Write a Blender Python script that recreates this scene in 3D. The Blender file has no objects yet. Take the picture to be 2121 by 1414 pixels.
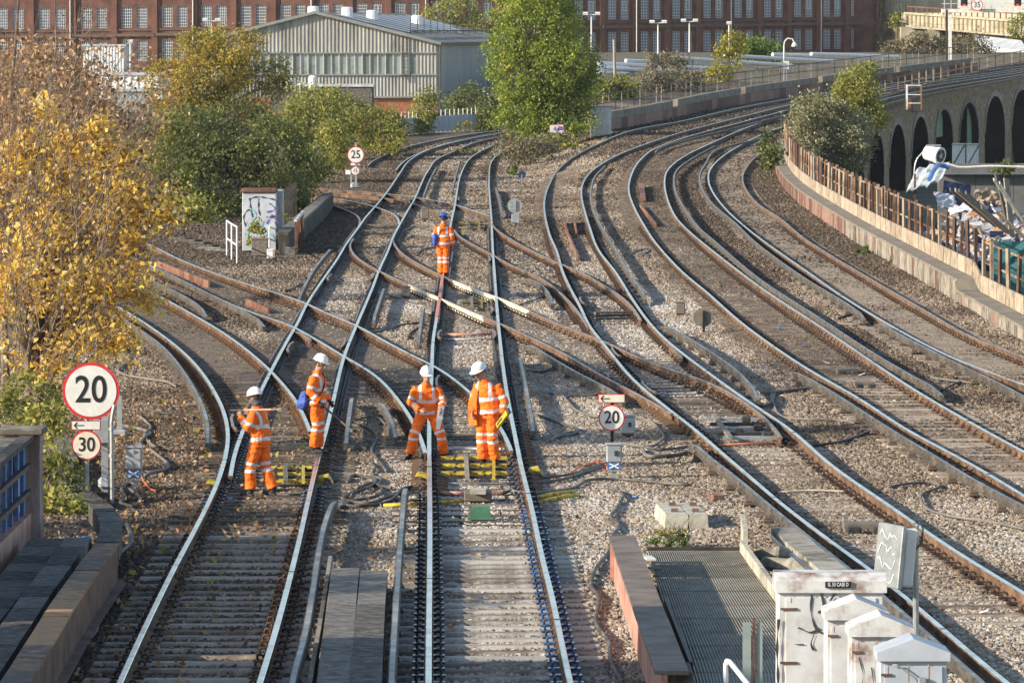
import bpy, bmesh, math, random
import numpy as np
from mathutils import Vector, Matrix

random.seed(7)
RNG = np.random.default_rng(11)
SC = bpy.context.scene
COL = SC.collection

# ------------------------------------------------------------------ camera, sky, sun, exposure
FPX, CX, CY = 11783.0, 1060.5, 707.0          # focal length and centre in photograph pixels
CAMH = 6.8
TILT = math.atan((CY - 85.0) / FPX)
cam_d = bpy.data.cameras.new("camera")
cam_d.sensor_width = 36.0
cam_d.lens = 36.0 * FPX / 2121.0
cam_d.clip_start = 1.0
cam_d.clip_end = 6000.0
cam = bpy.data.objects.new("camera", cam_d)
cam.location = (0, 0, CAMH)
cam.rotation_euler = (math.pi / 2 - TILT, 0, 0)
COL.objects.link(cam)
SC.camera = cam

SUN_EL = math.radians(21.0)
SUN_AZ = math.radians(24.0)                    # light travels towards +X, a little away from the camera
sun_to = Vector((-math.cos(SUN_AZ) * math.cos(SUN_EL), -math.sin(SUN_AZ) * math.cos(SUN_EL), math.sin(SUN_EL)))
world = bpy.data.worlds.new("World")
SC.world = world
world.use_nodes = True
wn = world.node_tree
bgn = wn.nodes["Background"]
sky = wn.nodes.new("ShaderNodeTexSky")
sky.sky_type = 'NISHITA'
sky.sun_disc = False
sky.sun_elevation = SUN_EL
sky.sun_rotation = math.atan2(sun_to.x, sun_to.y)
sky.air_density = 1.0
sky.dust_density = 0.6
sky.ozone_density = 1.0
wn.links.new(sky.outputs[0], bgn.inputs[0])
bgn.inputs[1].default_value = 0.145
sun_d = bpy.data.lights.new("sun", 'SUN')
sun_d.energy = 4.8
sun_d.angle = math.radians(0.53)
sun_d.color = (1.0, 0.885, 0.72)
sun = bpy.data.objects.new("sun", sun_d)
sun.rotation_euler = sun_to.to_track_quat('Z', 'Y').to_euler()
sun.location = (0, 0, 60)
COL.objects.link(sun)
SC.view_settings.view_transform = 'Standard'
SC.view_settings.look = 'None'
SC.view_settings.gamma = 1.0
SC.view_settings.exposure = 0.74
SC.view_settings.use_curve_mapping = False
SC.render.engine = 'CYCLES'
SC.cycles.max_bounces = 6
SC.cycles.diffuse_bounces = 3
SC.cycles.use_denoising = True

# ------------------------------------------------------------------ lie of the land
def sstep(a, b, x):
    t = min(1.0, max(0.0, (x - a) / (b - a)))
    return t * t * (3 - 2 * t)

def G(x, y):                                   # height of the rail heads; the tracks on the east side climb to the viaduct
    if y <= 190:
        return 0.0
    return 4.5 * ((min(y, 620) - 190) / 310.0) ** 1.6 * sstep(0.0, 6.5, x)

def ray(px, py):
    u, v = (px - CX) / FPX, (py - CY) / FPX
    return Vector((u, math.cos(TILT) - v * math.sin(TILT), -math.sin(TILT) - v * math.cos(TILT)))

def AT(px, py, Y):
    d = ray(px, py)
    return Vector((d.x * Y / d.y, Y, CAMH + d.z * Y / d.y))

def U(px, py, dz=0.0):                         # point of the ground (plus dz) seen at a photograph pixel
    d = ray(px, py)
    a, b = 15.0, 1500.0
    for _ in range(60):
        m = 0.5 * (a + b)
        t = m / d.y
        if CAMH + d.z * t > G(d.x * t, m) + dz:
            a = m
        else:
            b = m
    t = a / d.y
    return Vector((d.x * t, a, CAMH + d.z * t))

def S(Y):                                      # photograph pixels per metre at depth Y
    return FPX / Y

EDGE_PTS = []
def edge_x(y):                                 # right edge of the railway formation
    if y > 230:
        return 12.35 + 0.000415 * (y - 230) ** 2
    return 12.35

# ------------------------------------------------------------------ materials
MATS = {}
def nmat(name, cols, scale=4.0, rough=0.85, metal=0.0, bump=0.0, bscale=None, detail=6.0, pos=(0.35, 0.5, 0.65), coord='Object',
         rnd=0.0, stretch=None, spec=0.3, trans=0.0):
    """noise coloured procedural material"""
    if name in MATS:
        return MATS[name]
    m = bpy.data.materials.new(name)
    m.use_nodes = True
    nt = m.node_tree
    b = nt.nodes["Principled BSDF"]
    b.inputs["Roughness"].default_value = rough
    b.inputs["Metallic"].default_value = metal
    b.inputs["Specular IOR Level"].default_value = spec
    tc = nt.nodes.new("ShaderNodeTexCoord")
    src = tc.outputs[coord]
    if coord == 'Position':
        pass
    if stretch:
        mp = nt.nodes.new("ShaderNodeMapping")
        mp.inputs["Scale"].default_value = stretch
        nt.links.new(src, mp.inputs[0])
        src = mp.outputs[0]
    nz = nt.nodes.new("ShaderNodeTexNoise")
    nz.inputs["Scale"].default_value = scale
    nz.inputs["Detail"].default_value = detail
    nz.inputs["Roughness"].default_value = 0.65
    nt.links.new(src, nz.inputs["Vector"])
    cr = nt.nodes.new("ShaderNodeValToRGB")
    e = cr.color_ramp.elements
    n = len(cols)
    while len(e) < n:
        e.new(0.5)
    for i, c in enumerate(cols):
        e[i].position = pos[0] + (pos[-1] - pos[0]) * i / max(1, n - 1)
        e[i].color = (c[0], c[1], c[2], 1)
    fac = nz.outputs["Fac"]
    if rnd:
        oi = nt.nodes.new("ShaderNodeObjectInfo")
        ma = nt.nodes.new("ShaderNodeMath"); ma.operation = 'MULTIPLY_ADD'
        ma.inputs[1].default_value = rnd; ma.inputs[2].default_value = -rnd / 2
        nt.links.new(oi.outputs["Random"], ma.inputs[0])
        ad = nt.nodes.new("ShaderNodeMath"); ad.operation = 'ADD'
        nt.links.new(fac, ad.inputs[0]); nt.links.new(ma.outputs[0], ad.inputs[1])
        fac = ad.outputs[0]
    nt.links.new(fac, cr.inputs[0])
    nt.links.new(cr.outputs[0], b.inputs["Base Color"])
    if bump:
        n2 = nt.nodes.new("ShaderNodeTexNoise")
        n2.inputs["Scale"].default_value = bscale or scale * 4
        n2.inputs["Detail"].default_value = 4
        nt.links.new(src, n2.inputs["Vector"])
        bp = nt.nodes.new("ShaderNodeBump")
        bp.inputs["Strength"].default_value = bump
        bp.inputs["Distance"].default_value = 0.02
        nt.links.new(n2.outputs["Fac"], bp.inputs["Height"])
        nt.links.new(bp.outputs[0], b.inputs["Normal"])
    MATS[name] = m
    return m

def leafmat(name, cols, trans=0.35, rough=0.6, scale=0.7):
    """leaves: colour from a per-leaf value and a slow noise; some light comes through"""
    m = bpy.data.materials.new(name)
    m.use_nodes = True
    nt = m.node_tree
    b = nt.nodes["Principled BSDF"]
    b.inputs["Roughness"].default_value = rough
    b.inputs["Specular IOR Level"].default_value = 0.25
    at = nt.nodes.new("ShaderNodeAttribute"); at.attribute_name = "leaf"
    tc = nt.nodes.new("ShaderNodeTexCoord")
    nz = nt.nodes.new("ShaderNodeTexNoise"); nz.inputs["Scale"].default_value = scale; nz.inputs["Detail"].default_value = 2
    nt.links.new(tc.outputs["Object"], nz.inputs["Vector"])
    mx = nt.nodes.new("ShaderNodeMath"); mx.operation = 'MULTIPLY_ADD'; mx.inputs[1].default_value = 1.3; mx.inputs[2].default_value = -0.65
    nt.links.new(nz.outputs["Fac"], mx.inputs[0])
    ad = nt.nodes.new("ShaderNodeMath"); ad.operation = 'ADD'
    nt.links.new(mx.outputs[0], ad.inputs[0]); nt.links.new(at.outputs["Fac"], ad.inputs[1])
    cr = nt.nodes.new("ShaderNodeValToRGB")
    e = cr.color_ramp.elements
    while len(e) < len(cols):
        e.new(0.5)
    for i, c in enumerate(cols):
        e[i].position = i / (len(cols) - 1)
        e[i].color = (c[0], c[1], c[2], 1)
    nt.links.new(ad.outputs[0], cr.inputs[0])
    nt.links.new(cr.outputs[0], b.inputs["Base Color"])
    tr = nt.nodes.new("ShaderNodeBsdfTranslucent")
    nt.links.new(cr.outputs[0], tr.inputs[0])
    ms = nt.nodes.new("ShaderNodeMixShader"); ms.inputs[0].default_value = trans
    nt.links.new(b.outputs[0], ms.inputs[1]); nt.links.new(tr.outputs[0], ms.inputs[2])
    nt.links.new(ms.outputs[0], nt.nodes["Material Output"].inputs[0])
    MATS[name] = m
    return m

M = {}
M['rail_side'] = nmat('rail_rust', [(0.045, 0.03, 0.022), (0.12, 0.07, 0.04), (0.21, 0.115, 0.055)], 1.2, 0.8, 0.0, 0.3, 40)
M['rail_side_b'] = nmat('rail_rust_bright', [(0.06, 0.038, 0.025), (0.14, 0.083, 0.05), (0.23, 0.14, 0.085)], 2.2, 0.8, 0.0, 0.3, 40)
M['rail_top'] = nmat('rail_polished_head', [(0.36, 0.32, 0.28), (0.62, 0.59, 0.55), (0.74, 0.71, 0.67)], 1.6, 0.27, 0.95, spec=0.5)
M['rail_top_dull'] = nmat('rail_dull_head', [(0.13, 0.09, 0.065), (0.27, 0.22, 0.18), (0.36, 0.34, 0.32)], 2, 0.5, 0.4)
M['con_side'] = nmat('conductor_rail_side', [(0.04, 0.034, 0.028), (0.09, 0.075, 0.06), (0.16, 0.13, 0.10)], 2.5, 0.75, 0.1, 0.2, 30)
M['con_top'] = nmat('conductor_rail_top', [(0.09, 0.075, 0.06), (0.22, 0.195, 0.165), (0.42, 0.39, 0.35)], 1.5, 0.42, 0.6)
M['sleeper'] = nmat('sleeper_concrete', [(0.12, 0.10, 0.08), (0.26, 0.235, 0.20), (0.40, 0.37, 0.32)], 3, 0.9, 0, 0.3, 30, rnd=0.35)
M['timber'] = nmat('sleeper_timber', [(0.065, 0.05, 0.038), (0.145, 0.113, 0.086), (0.24, 0.195, 0.15)], 6, 0.9, 0, 0.4, 30, rnd=0.3, stretch=(0.3, 3, 3))
M['clip'] = nmat('clip_steel', [(0.02, 0.022, 0.03), (0.05, 0.055, 0.07)], 8, 0.35, 0.5, rnd=0.4, spec=0.6)
M['clip_blue'] = nmat('clip_blue_coat', [(0.025, 0.05, 0.11), (0.06, 0.12, 0.25)], 8, 0.3, 0.3, rnd=0.5, spec=0.6)
M['clip_rust'] = nmat('clip_rust', [(0.05, 0.03, 0.02), (0.13, 0.07, 0.04)], 8, 0.7, 0.2, rnd=0.5)
M['cable'] = nmat('cable_rubber', [(0.035, 0.033, 0.03), (0.09, 0.083, 0.075), (0.17, 0.155, 0.135)], 2.0, 0.6, 0, 0.1, rnd=0.2)
M['cable_grey'] = nmat('cable_grey', [(0.12, 0.105, 0.09), (0.22, 0.195, 0.165)], 2.0, 0.7, 0, 0.1)
M['orange_cable'] = nmat('cable_orange', [(0.75, 0.14, 0.03), (0.85, 0.20, 0.05)], 3, 0.5)
M['yellow'] = nmat('paint_yellow', [(0.10, 0.075, 0.03), (0.45, 0.33, 0.03), (0.72, 0.54, 0.03)], 9, 0.55, 0, 0.1, pos=(0.34, 0.5, 0.62))
M['green_box'] = nmat('paint_green', [(0.05, 0.14, 0.08), (0.09, 0.22, 0.13)], 4, 0.5)
M['grey_metal'] = nmat('paint_grey', [(0.25, 0.27, 0.29), (0.37, 0.39, 0.41)], 3, 0.5, 0.1, rnd=0.2)
M['galv'] = nmat('galvanised_steel', [(0.28, 0.29, 0.29), (0.42, 0.43, 0.43)], 6, 0.45, 0.5)
M['pale_paint'] = nmat('paint_pale', [(0.55, 0.54, 0.50), (0.72, 0.71, 0.67)], 3, 0.6)
M['dark_steel'] = nmat('dark_steel', [(0.03, 0.028, 0.026), (0.075, 0.065, 0.055)], 4, 0.6, 0.2, 0.15)
M['black'] = nmat('black_paint', [(0.012, 0.012, 0.013), (0.022, 0.022, 0.023)], 4, 0.6)
M['concrete'] = nmat('concrete_weathered', [(0.12, 0.105, 0.08), (0.26, 0.235, 0.19), (0.38, 0.35, 0.29)], 3, 0.9, 0, 0.3, 25, rnd=0.2)
M['slab'] = nmat('concrete_slab_dark', [(0.05, 0.044, 0.036), (0.115, 0.104, 0.088), (0.20, 0.185, 0.16)], 7, 0.9, 0, 0.5, 25, rnd=0.25)
M['concrete_pale'] = nmat('concrete_pale', [(0.26, 0.235, 0.18), (0.40, 0.37, 0.29), (0.50, 0.47, 0.39)], 4, 0.9, 0, 0.3, 25, rnd=0.15)
M['rust_plate'] = nmat('rusty_plate', [(0.09, 0.06, 0.045), (0.24, 0.13, 0.065), (0.42, 0.22, 0.09)], 5, 0.7, 0.1, 0.2, 20, rnd=0.4)
M['rust_dark'] = nmat('rusty_girder', [(0.06, 0.03, 0.022), (0.13, 0.065, 0.045), (0.18, 0.10, 0.07)], 3, 0.75, 0.1, 0.2, 20)
M['rust_post'] = nmat('rusty_post', [(0.08, 0.045, 0.03), (0.15, 0.075, 0.042), (0.22, 0.14, 0.09), (0.30, 0.24, 0.17)], 1.5, 0.8, 0.0, 0.3, 30, rnd=0.5)
M['white'] = nmat('paint_white', [(0.62, 0.62, 0.61), (0.78, 0.78, 0.77)], 3, 0.45)
M['sign_white'] = nmat('sign_white', [(0.60, 0.59, 0.55), (0.74, 0.73, 0.69)], 6, 0.4)
M['sign_cream'] = nmat('sign_cream', [(0.60, 0.54, 0.43), (0.70, 0.65, 0.54)], 8, 0.45)
M['sign_red'] = nmat('sign_red', [(0.50, 0.03, 0.035), (0.60, 0.045, 0.05)], 5, 0.4)
M['brick_red'] = nmat('brick_red', [(0.10, 0.058, 0.045), (0.19, 0.10, 0.075), (0.28, 0.17, 0.13)], 5, 0.9, 0, 0.3, 30, rnd=0.4)
M['brick_cream'] = nmat('brick_cream', [(0.10, 0.085, 0.07), (0.235, 0.20, 0.16), (0.35, 0.30, 0.245)], 3.0, 0.9, 0, 0.4, 30, rnd=0.22)
M['pink_paint'] = nmat('paint_pink_red', [(0.30, 0.15, 0.11), (0.46, 0.24, 0.185), (0.54, 0.31, 0.24)], 2.2, 0.7, 0, 0.2, 20)
M['wood_grey'] = nmat('wood_grey', [(0.10, 0.085, 0.068), (0.20, 0.175, 0.145), (0.29, 0.26, 0.22)], 4, 0.9, 0, 0.3, 30, rnd=0.4, stretch=(4, 0.5, 4))
M['bark'] = nmat('bark', [(0.06, 0.047, 0.035), (0.13, 0.105, 0.08), (0.20, 0.17, 0.14)], 6, 0.95, 0, 0.4, 20)
M['twig'] = nmat('twig_bark', [(0.07, 0.05, 0.04), (0.15, 0.11, 0.085), (0.27, 0.22, 0.18)], 2, 0.9)

# ------------------------------------------------------------------ mesh builder
class MB:
    def __init__(self):
        self.v = []; self.f = []; self.m = []
    def quad(self, a, b, c, d, mat=0):
        n = len(self.v); self.v += [tuple(a), tuple(b), tuple(c), tuple(d)]
        self.f.append((n, n + 1, n + 2, n + 3)); self.m.append(mat); return self
    def poly(self, pts, mat=0):
        n = len(self.v); self.v += [tuple(p) for p in pts]
        self.f.append(tuple(range(n, n + len(pts)))); self.m.append(mat); return self
    def box(self, c, s, rz=0.0, mat=0, rx=0.0, ry=0.0, bev=0.0):
        R = Matrix.Rotation(rz, 3, 'Z') @ Matrix.Rotation(ry, 3, 'Y') @ Matrix.Rotation(rx, 3, 'X')
        n = len(self.v); c = Vector(c)
        hx, hy, hz = s[0] / 2, s[1] / 2, s[2] / 2
        if bev > 0:
            b = min(bev, hx * .49, hy * .49, hz * .49)
            rings = [(-hz, b), (-hz + b, 0), (hz - b, 0), (hz, b)]
            k = 0
            for z, ins in rings:
                X, Y = hx - ins, hy - ins
                B = b if ins == 0 else b * .6
                for p in ((-X + B, -Y), (X - B, -Y), (X, -Y + B), (X, Y - B), (X - B, Y), (-X + B, Y), (-X, Y - B), (-X, -Y + B)):
                    self.v.append(tuple(c + R @ Vector((p[0], p[1], z))))
            for r in range(3):
                for i in range(8):
                    a = n + r * 8 + i; b2 = n + r * 8 + (i + 1) % 8
                    self.f.append((a, b2, b2 + 8, a + 8)); self.m.append(mat)
            self.f.append(tuple(n + 7 - i for i in range(8))); self.m.append(mat)
            self.f.append(tuple(n + 24 + i for i in range(8))); self.m.append(mat)
            return self
        for z in (-hz, hz):
            for x, y in ((-hx, -hy), (hx, -hy), (hx, hy), (-hx, hy)):
                self.v.append(tuple(c + R @ Vector((x, y, z))))
        for q in ((0, 3, 2, 1), (4, 5, 6, 7), (0, 1, 5, 4), (1, 2, 6, 5), (2, 3, 7, 6), (3, 0, 4, 7)):
            self.f.append(tuple(n + i for i in q)); self.m.append(mat)
        return self
    def beam(self, a, b, w, h, mat=0, roll=0.0):
        """box of section w x h from a to b"""
        a, b = Vector(a), Vector(b)
        d = b - a; L = d.length
        if L < 1e-6: return self
        d /= L
        up = Vector((0, 0, 1)) if abs(d.z) < 0.98 else Vector((0, 1, 0))
        s = d.cross(up).normalized(); u = s.cross(d)
        if roll:
            q = Matrix.Rotation(roll, 3, d); s = q @ s; u = q @ u
        n = len(self.v)
        for p in (a, b):
            for i, j in ((-1, -1), (1, -1), (1, 1), (-1, 1)):
                self.v.append(tuple(p + s * (i * w / 2) + u * (j * h / 2)))
        for q in ((0, 1, 2, 3), (7, 6, 5, 4), (0, 4, 5, 1), (1, 5, 6, 2), (2, 6, 7, 3), (3, 7, 4, 0)):
            self.f.append(tuple(n + i for i in q)); self.m.append(mat)
        return self
    def tube(self, pts, r, n=6, mat=0, caps=True):
        pts = [Vector(p) for p in pts]
        rs = r if isinstance(r, (list, tuple)) else [r] * len(pts)
        base = len(self.v)
        prev = None
        for i, p in enumerate(pts):
            d = (pts[min(i + 1, len(pts) - 1)] - pts[max(i - 1, 0)])
            if d.length < 1e-9: d = Vector((0, 0, 1))
            d.normalize()
            if prev is None:
                ref = Vector((0, 0, 1)) if abs(d.z) < 0.9 else Vector((1, 0, 0))
                s = d.cross(ref).normalized()
            else:
                s = (prev - d * prev.dot(d))
                s = s.normalized() if s.length > 1e-6 else d.orthogonal().normalized()
            prev = s
            u = d.cross(s)
            for k in range(n):
                a = 2 * math.pi * k / n
                self.v.append(tuple(p + (s * math.cos(a) + u * math.sin(a)) * rs[i]))
        for i in range(len(pts) - 1):
            for k in range(n):
                a = base + i * n + k; b = base + i * n + (k + 1) % n
                self.f.append((a, b, b + n, a + n)); self.m.append(mat)
        if caps:
            self.f.append(tuple(base + n - 1 - k for k in range(n))); self.m.append(mat)
            e = base + (len(pts) - 1) * n
            self.f.append(tuple(e + k for k in range(n))); self.m.append(mat)
        return self
    def prism(self, prof, origin, ux, uy, ext, mat=0):
        """extrude a 2D profile spanned by ux, uy along ext"""
        o = Vector(origin); ux = Vector(ux); uy = Vector(uy); ext = Vector(ext)
        n = len(self.v); k = len(prof)
        for q in (o, o + ext):
            for x, y in prof:
                self.v.append(tuple(q + ux * x + uy * y))
        self.f.append(tuple(n + k - 1 - i for i in range(k))); self.m.append(mat)
        self.f.append(tuple(n + k + i for i in range(k))); self.m.append(mat)
        for i in range(k):
            j = (i + 1) % k
            self.f.append((n + i, n + j, n + k + j, n + k + i)); self.m.append(mat)
        return self
    def disc(self, c, r, th, nrm, n=32, mat=0, mat_side=None):
        nrm = Vector(nrm).normalized(); s = nrm.orthogonal().normalized(); u = nrm.cross(s)
        self.prism([(r * math.cos(2 * math.pi * i / n), r * math.sin(2 * math.pi * i / n)) for i in range(n)], Vector(c) - nrm * th / 2, s, u, nrm * th, mat)
        return self
    def mesh(self, name, mats, off=(0, 0, 0), smooth=False):
        me = bpy.data.meshes.new(name)
        ox, oy, oz = off
        me.from_pydata([(x - ox, y - oy, z - oz) for x, y, z in self.v], [], self.f)
        for m in (mats if isinstance(mats, (list, tuple)) else [mats]):
            me.materials.append(m)
        me.polygons.foreach_set("material_index", self.m)
        if smooth:
            me.polygons.foreach_set("use_smooth", [True] * len(me.polygons))
        me.update()
        return me

def root_loc(o):
    while o.parent:
        o = o.parent
    return o.location

def tag(o, label=None, cat=None, group=None, kind=None):
    if label: o["label"] = label
    if cat: o["category"] = cat
    if group: o["group"] = group
    if kind: o["kind"] = kind
    return o

def thing(name, label, cat, loc=(0, 0, 0), group=None, kind=None):
    o = bpy.data.objects.new(name, None)
    o.empty_display_size = 0.2
    COL.objects.link(o); o.location = loc
    return tag(o, label, cat, group, kind)

def part(mb, name, mats, parent, smooth=False, kind=None, label=None):
    o = bpy.data.objects.new(name, mb.mesh(name, mats, root_loc(parent), smooth))
    COL.objects.link(o); o.parent = parent
    return tag(o, label, None, None, kind)

def solo(mb, name, mats, label, cat, loc, group=None, kind=None, smooth=False):
    o = bpy.data.objects.new(name, mb.mesh(name, mats, loc, smooth))
    o.location = loc
    COL.objects.link(o)
    return tag(o, label, cat, group, kind)

def piece(me, name, parent, loc, rz=0.0, rot=None, scale=None):
    o = bpy.data.objects.new(name, me)
    COL.objects.link(o); o.parent = parent
    o.location = Vector(loc) - root_loc(parent)
    o.rotation_euler = rot if rot else (0, 0, rz)
    if scale: o.scale = scale
    return o

def catmull(pts, step):
    """resample a polyline smoothly at about step metres"""
    P = [Vector(p) for p in pts]
    if len(P) < 3:
        n = max(1, int((P[1] - P[0]).length / step))
        return [P[0].lerp(P[1], i / n) for i in range(n + 1)]
    out = []
    for i in range(len(P) - 1):
        p0 = P[i - 1] if i else P[0] * 2 - P[1]
        p1, p2 = P[i], P[i + 1]
        p3 = P[i + 2] if i + 2 < len(P) else P[-1] * 2 - P[-2]
        d1 = max(1e-4, (p1 - p0).length ** .5); d2 = max(1e-4, (p2 - p1).length ** .5); d3 = max(1e-4, (p3 - p2).length ** .5)
        m1 = ((p1 - p0) / d1 - (p2 - p0) / (d1 + d2) + (p2 - p1) / d2) * d2
        m2 = ((p2 - p1) / d2 - (p3 - p1) / (d2 + d3) + (p3 - p2) / d3) * d2
        n = max(1, int(round((p2 - p1).length / step)))
        for k in range(n):
            t = k / n
            out.append(p1 * (2 * t ** 3 - 3 * t * t + 1) + m1 * (t ** 3 - 2 * t * t + t) + p2 * (-2 * t ** 3 + 3 * t * t) + m2 * (t ** 3 - t * t))
    out.append(P[-1])
    return out

def smooth_line(P, it=6):
    P = [p.copy() for p in P]
    for _ in range(it):
        Q = [p.copy() for p in P]
        for i in range(1, len(P) - 1):
            Q[i] = P[i] * 0.5 + (P[i - 1] + P[i + 1]) * 0.25
        P = Q
    return P

def text_mesh(txt, size, mat, name, parent, centre, right, up, extrude=0.004, weight=0.0, sx=1.0, sub=False, align='CENTER'):
    cu = bpy.data.curves.new("lettering_curve", 'FONT')
    cu.body = txt; cu.size = size; cu.align_x = align; cu.align_y = 'CENTER'
    cu.extrude = extrude; cu.offset = weight; cu.resolution_u = 4
    ob = bpy.data.objects.new("tmp_text", cu)
    COL.objects.link(ob)
    dg = bpy.context.evaluated_depsgraph_get()
    me = bpy.data.meshes.new_from_object(ob.evaluated_get(dg))
    COL.objects.unlink(ob); bpy.data.objects.remove(ob)
    me.materials.clear(); me.materials.append(mat)
    right = Vector(right).normalized(); up = Vector(up).normalized(); nrm = right.cross(up)
    off = Vector(centre) - root_loc(parent)
    for v in me.vertices:
        c = v.co
        v.co = off + right * (c.x * sx) + up * c.y + nrm * c.z
    o = bpy.data.objects.new(name, me)
    COL.objects.link(o); o.parent = parent
    return o
# ------------------------------------------------------------------ rails (traced along the ground of the photograph)
RAILS = {
 'A1': [(247,1414),(280,1339),(317,1262),(363,1169),(400,1102),(433,1039),(457,982),(468,942),(473,914),(472,881),(463,848),(447,814),(417,768),(383,731),(333,691),(273,651),(215,618)],
 'A2': [(643,893),(617,834),(583,791),(560,766),(517,728),(467,691),(400,651),(333,614),(260,578),(200,552)],
 'B2': [(537,1414),(560,1342),(583,1262),(600,1195),(617,1129),(633,1055),(650,982),(662,935),(674,896),(684,856),(694,812),(712,738),(739,671),(761,620),(771,596),(786,556),(803,520),(813,493),(827,466),(850,426),(859,411),(881,362),(887,353),(904,330),(940,313),(990,293),(1044,283),(1100,276)],
 'B1': [(477,985),(483,945),(506,883),(536,817),(562,765),(603,690),(615,671),(635,629),(680,562),(699,535),(718,503),(742,471),(755,452),(778,426),(801,398),(827,360),(847,333),(880,313),(940,293),(1040,274),(1100,267)],
 'C1': [(887,1414),(888,1300),(889,1242),(890,1109),(890,1025),(889,955),(889,878),(894,776),(897,701),(901,677),(909.5,624),(917,571),(925,515),(934,462),(938,443),(942,426),(947,393),(953,365),(974,327),(1007,307),(1040,295),(1100,281)],
 'C2': [(1182,1414),(1176.5,1397),(1150,1259),(1120,1142),(1100,1042),(1083,980),(1070,916),(1057,853),(1048,802),(1041,751),(1037,716),(1030,645),(1025,575),(1021,520),(1018,454),(1015,417),(1013,372),(1019,333),(1042,313),(1100,293)],
 'K1': [(1059,932),(1050,904),(1030,874),(1000,836),(967,804),(940,784),(907,758),(894,754),(847,731),(807,711),(750,678),(739,671),(707,661),(643,631),(627,624),(567,604),(500,584),(433,561),(367,534),(328,514),(270,490)],
 'K2': [(881,936),(874,908),(854,868),(834,838),(807,804),(774,771),(714,738),(660,704),(617,681),(610,673),(567,661),(500,638),(400,591),(310,548),(240,518)],
 'G1': [(732,494),(724,505),(727,518),(742,535),(778,557),(840,586),(888,607),(945,632),(1001,656),(1034,668),(1107,701),(1174,734),(1240,774),(1307,808),(1374,844),(1392,856)],
 'G2': [(813,497),(820,511),(840,530),(869,547),(912,569),(947,584),(1017,611),(1040,618),(1107,648),(1174,678),(1234,698),(1250,704),(1290,724),(1340,748),(1414,772),(1481,794),(1547,834),(1601,878),(1617,904)],
 'D1': [(941,476),(950,488),(990,511),(1014,523),(1057,548),(1107,568),(1140,588),(1174,618),(1200,648),(1219,676)],
 'D2': [(1019,464),(1027,474),(1074,504),(1107,521),(1157,544),(1207,564),(1240,584),(1274,604),(1307,631),(1327,662)],
 'H1': [(2150,1462),(2087,1414),(1997,1339),(1914,1265),(1857,1219),(1797,1172),(1747,1139),(1681,1089),(1614,1039),(1547,979),(1501,942),(1447,893),(1414,868),(1357,824),(1307,781),(1274,741),(1240,698),(1220,674),(1204,638),(1180,594),(1164,558),(1154,521),(1137,481),(1127,420),(1137,383),(1157,350),(1190,323),(1240,297),(1307,270),(1414,250),(1531,223),(1647,202),(1760,185),(1900,165),(2121,136)],
 'H2': [(2180,1262),(2121,1225),(2014,1162),(1947,1119),(1881,1072),(1814,1025),(1747,982),(1697,942),(1647,894),(1547,828),(1464,768),(1414,731),(1374,698),(1340,661),(1307,614),(1274,561),(1240,518),(1224,478),(1204,400),(1210,373),(1230,350),(1274,323),(1340,297),(1414,273),(1531,243),(1647,215),(1760,196),(1900,172),(2121,141)],
 'N1': [(2180,1060),(2121,1025),(2047,979),(1981,942),(1881,891),(1781,824),(1681,768),(1544,674),(1464,604),(1414,563),(1357,501),(1337,471),(1314,430),(1302,393),(1307,363),(1324,333),(1357,307),(1414,286),(1531,254),(1647,224),(1760,201),(1900,176),(2121,145)],
 'N2': [(2180,964),(2121,934),(1914,818),(1841,771),(1704,678),(1581,598),(1454,501),(1427,478),(1400,450),(1379,400),(1377,367),(1384,350),(1414,325),(1471,297),(1547,264),(1647,232),(1760,208),(1900,181),(2121,149)],
 'P1': [(2180,820),(2121,794),(2014,757),(1914,711),(1824,661),(1747,614),(1681,568),(1581,498),(1541,467),(1501,430),(1474,393),(1467,370),(1471,350),(1497,323),(1547,293),(1591,273),(1680,242),(1760,222),(1900,190),(2121,154)],
 'P2': [(2180,765),(2121,738),(2014,698),(1914,641),(1781,564),(1667,494),(1614,450),(1571,423),(1544,390),(1538,370),(1544,350),(1571,320),(1620,292),(1700,258),(1780,232),(1900,199),(2121,159)],
 'R1': [(1016,448),(1001,443),(972,433.6),(942,423),(887.5,413),(850,406.5),(801,400.6),(737,396),(680,391),(620,387)],
 'R2': [(934,460),(929,450),(906,439),(865,424),(850,420),(801,410),(737,403.5),(680,399),(620,395)],
 'F1': [(826,464),(825,452),(812,441),(774,427),(737,417.5),(680,409),(620,403)],
 'F2': [(742,471),(746,458),(744,449),(723,437),(689,425),(640,415)],
 'E1': [(762,342),(772,333),(807,317),(857,300),(940,283),(1040,269),(1100,262)],
 'E2': [(820,352),(832,338),(847,327),(894,307),(974,287),(1060,272)],
}
RAILW = {}
def track_line(px, step=1.0, it=14):
    W = [U(x, y) for x, y in px]
    return smooth_line(catmull(W, step), it)
for k, px in RAILS.items():
    RAILW[k] = track_line(px)

HEAD = [(-.027, 0), (.027, 0), (.035, -.007), (.034, -.040), (.010, -.053), (.009, -.132), (.070, -.149), (.070, -.159),
        (-.070, -.159), (-.070, -.149), (-.009, -.132), (-.010, -.053), (-.034, -.040), (-.035, -.007)]

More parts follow.
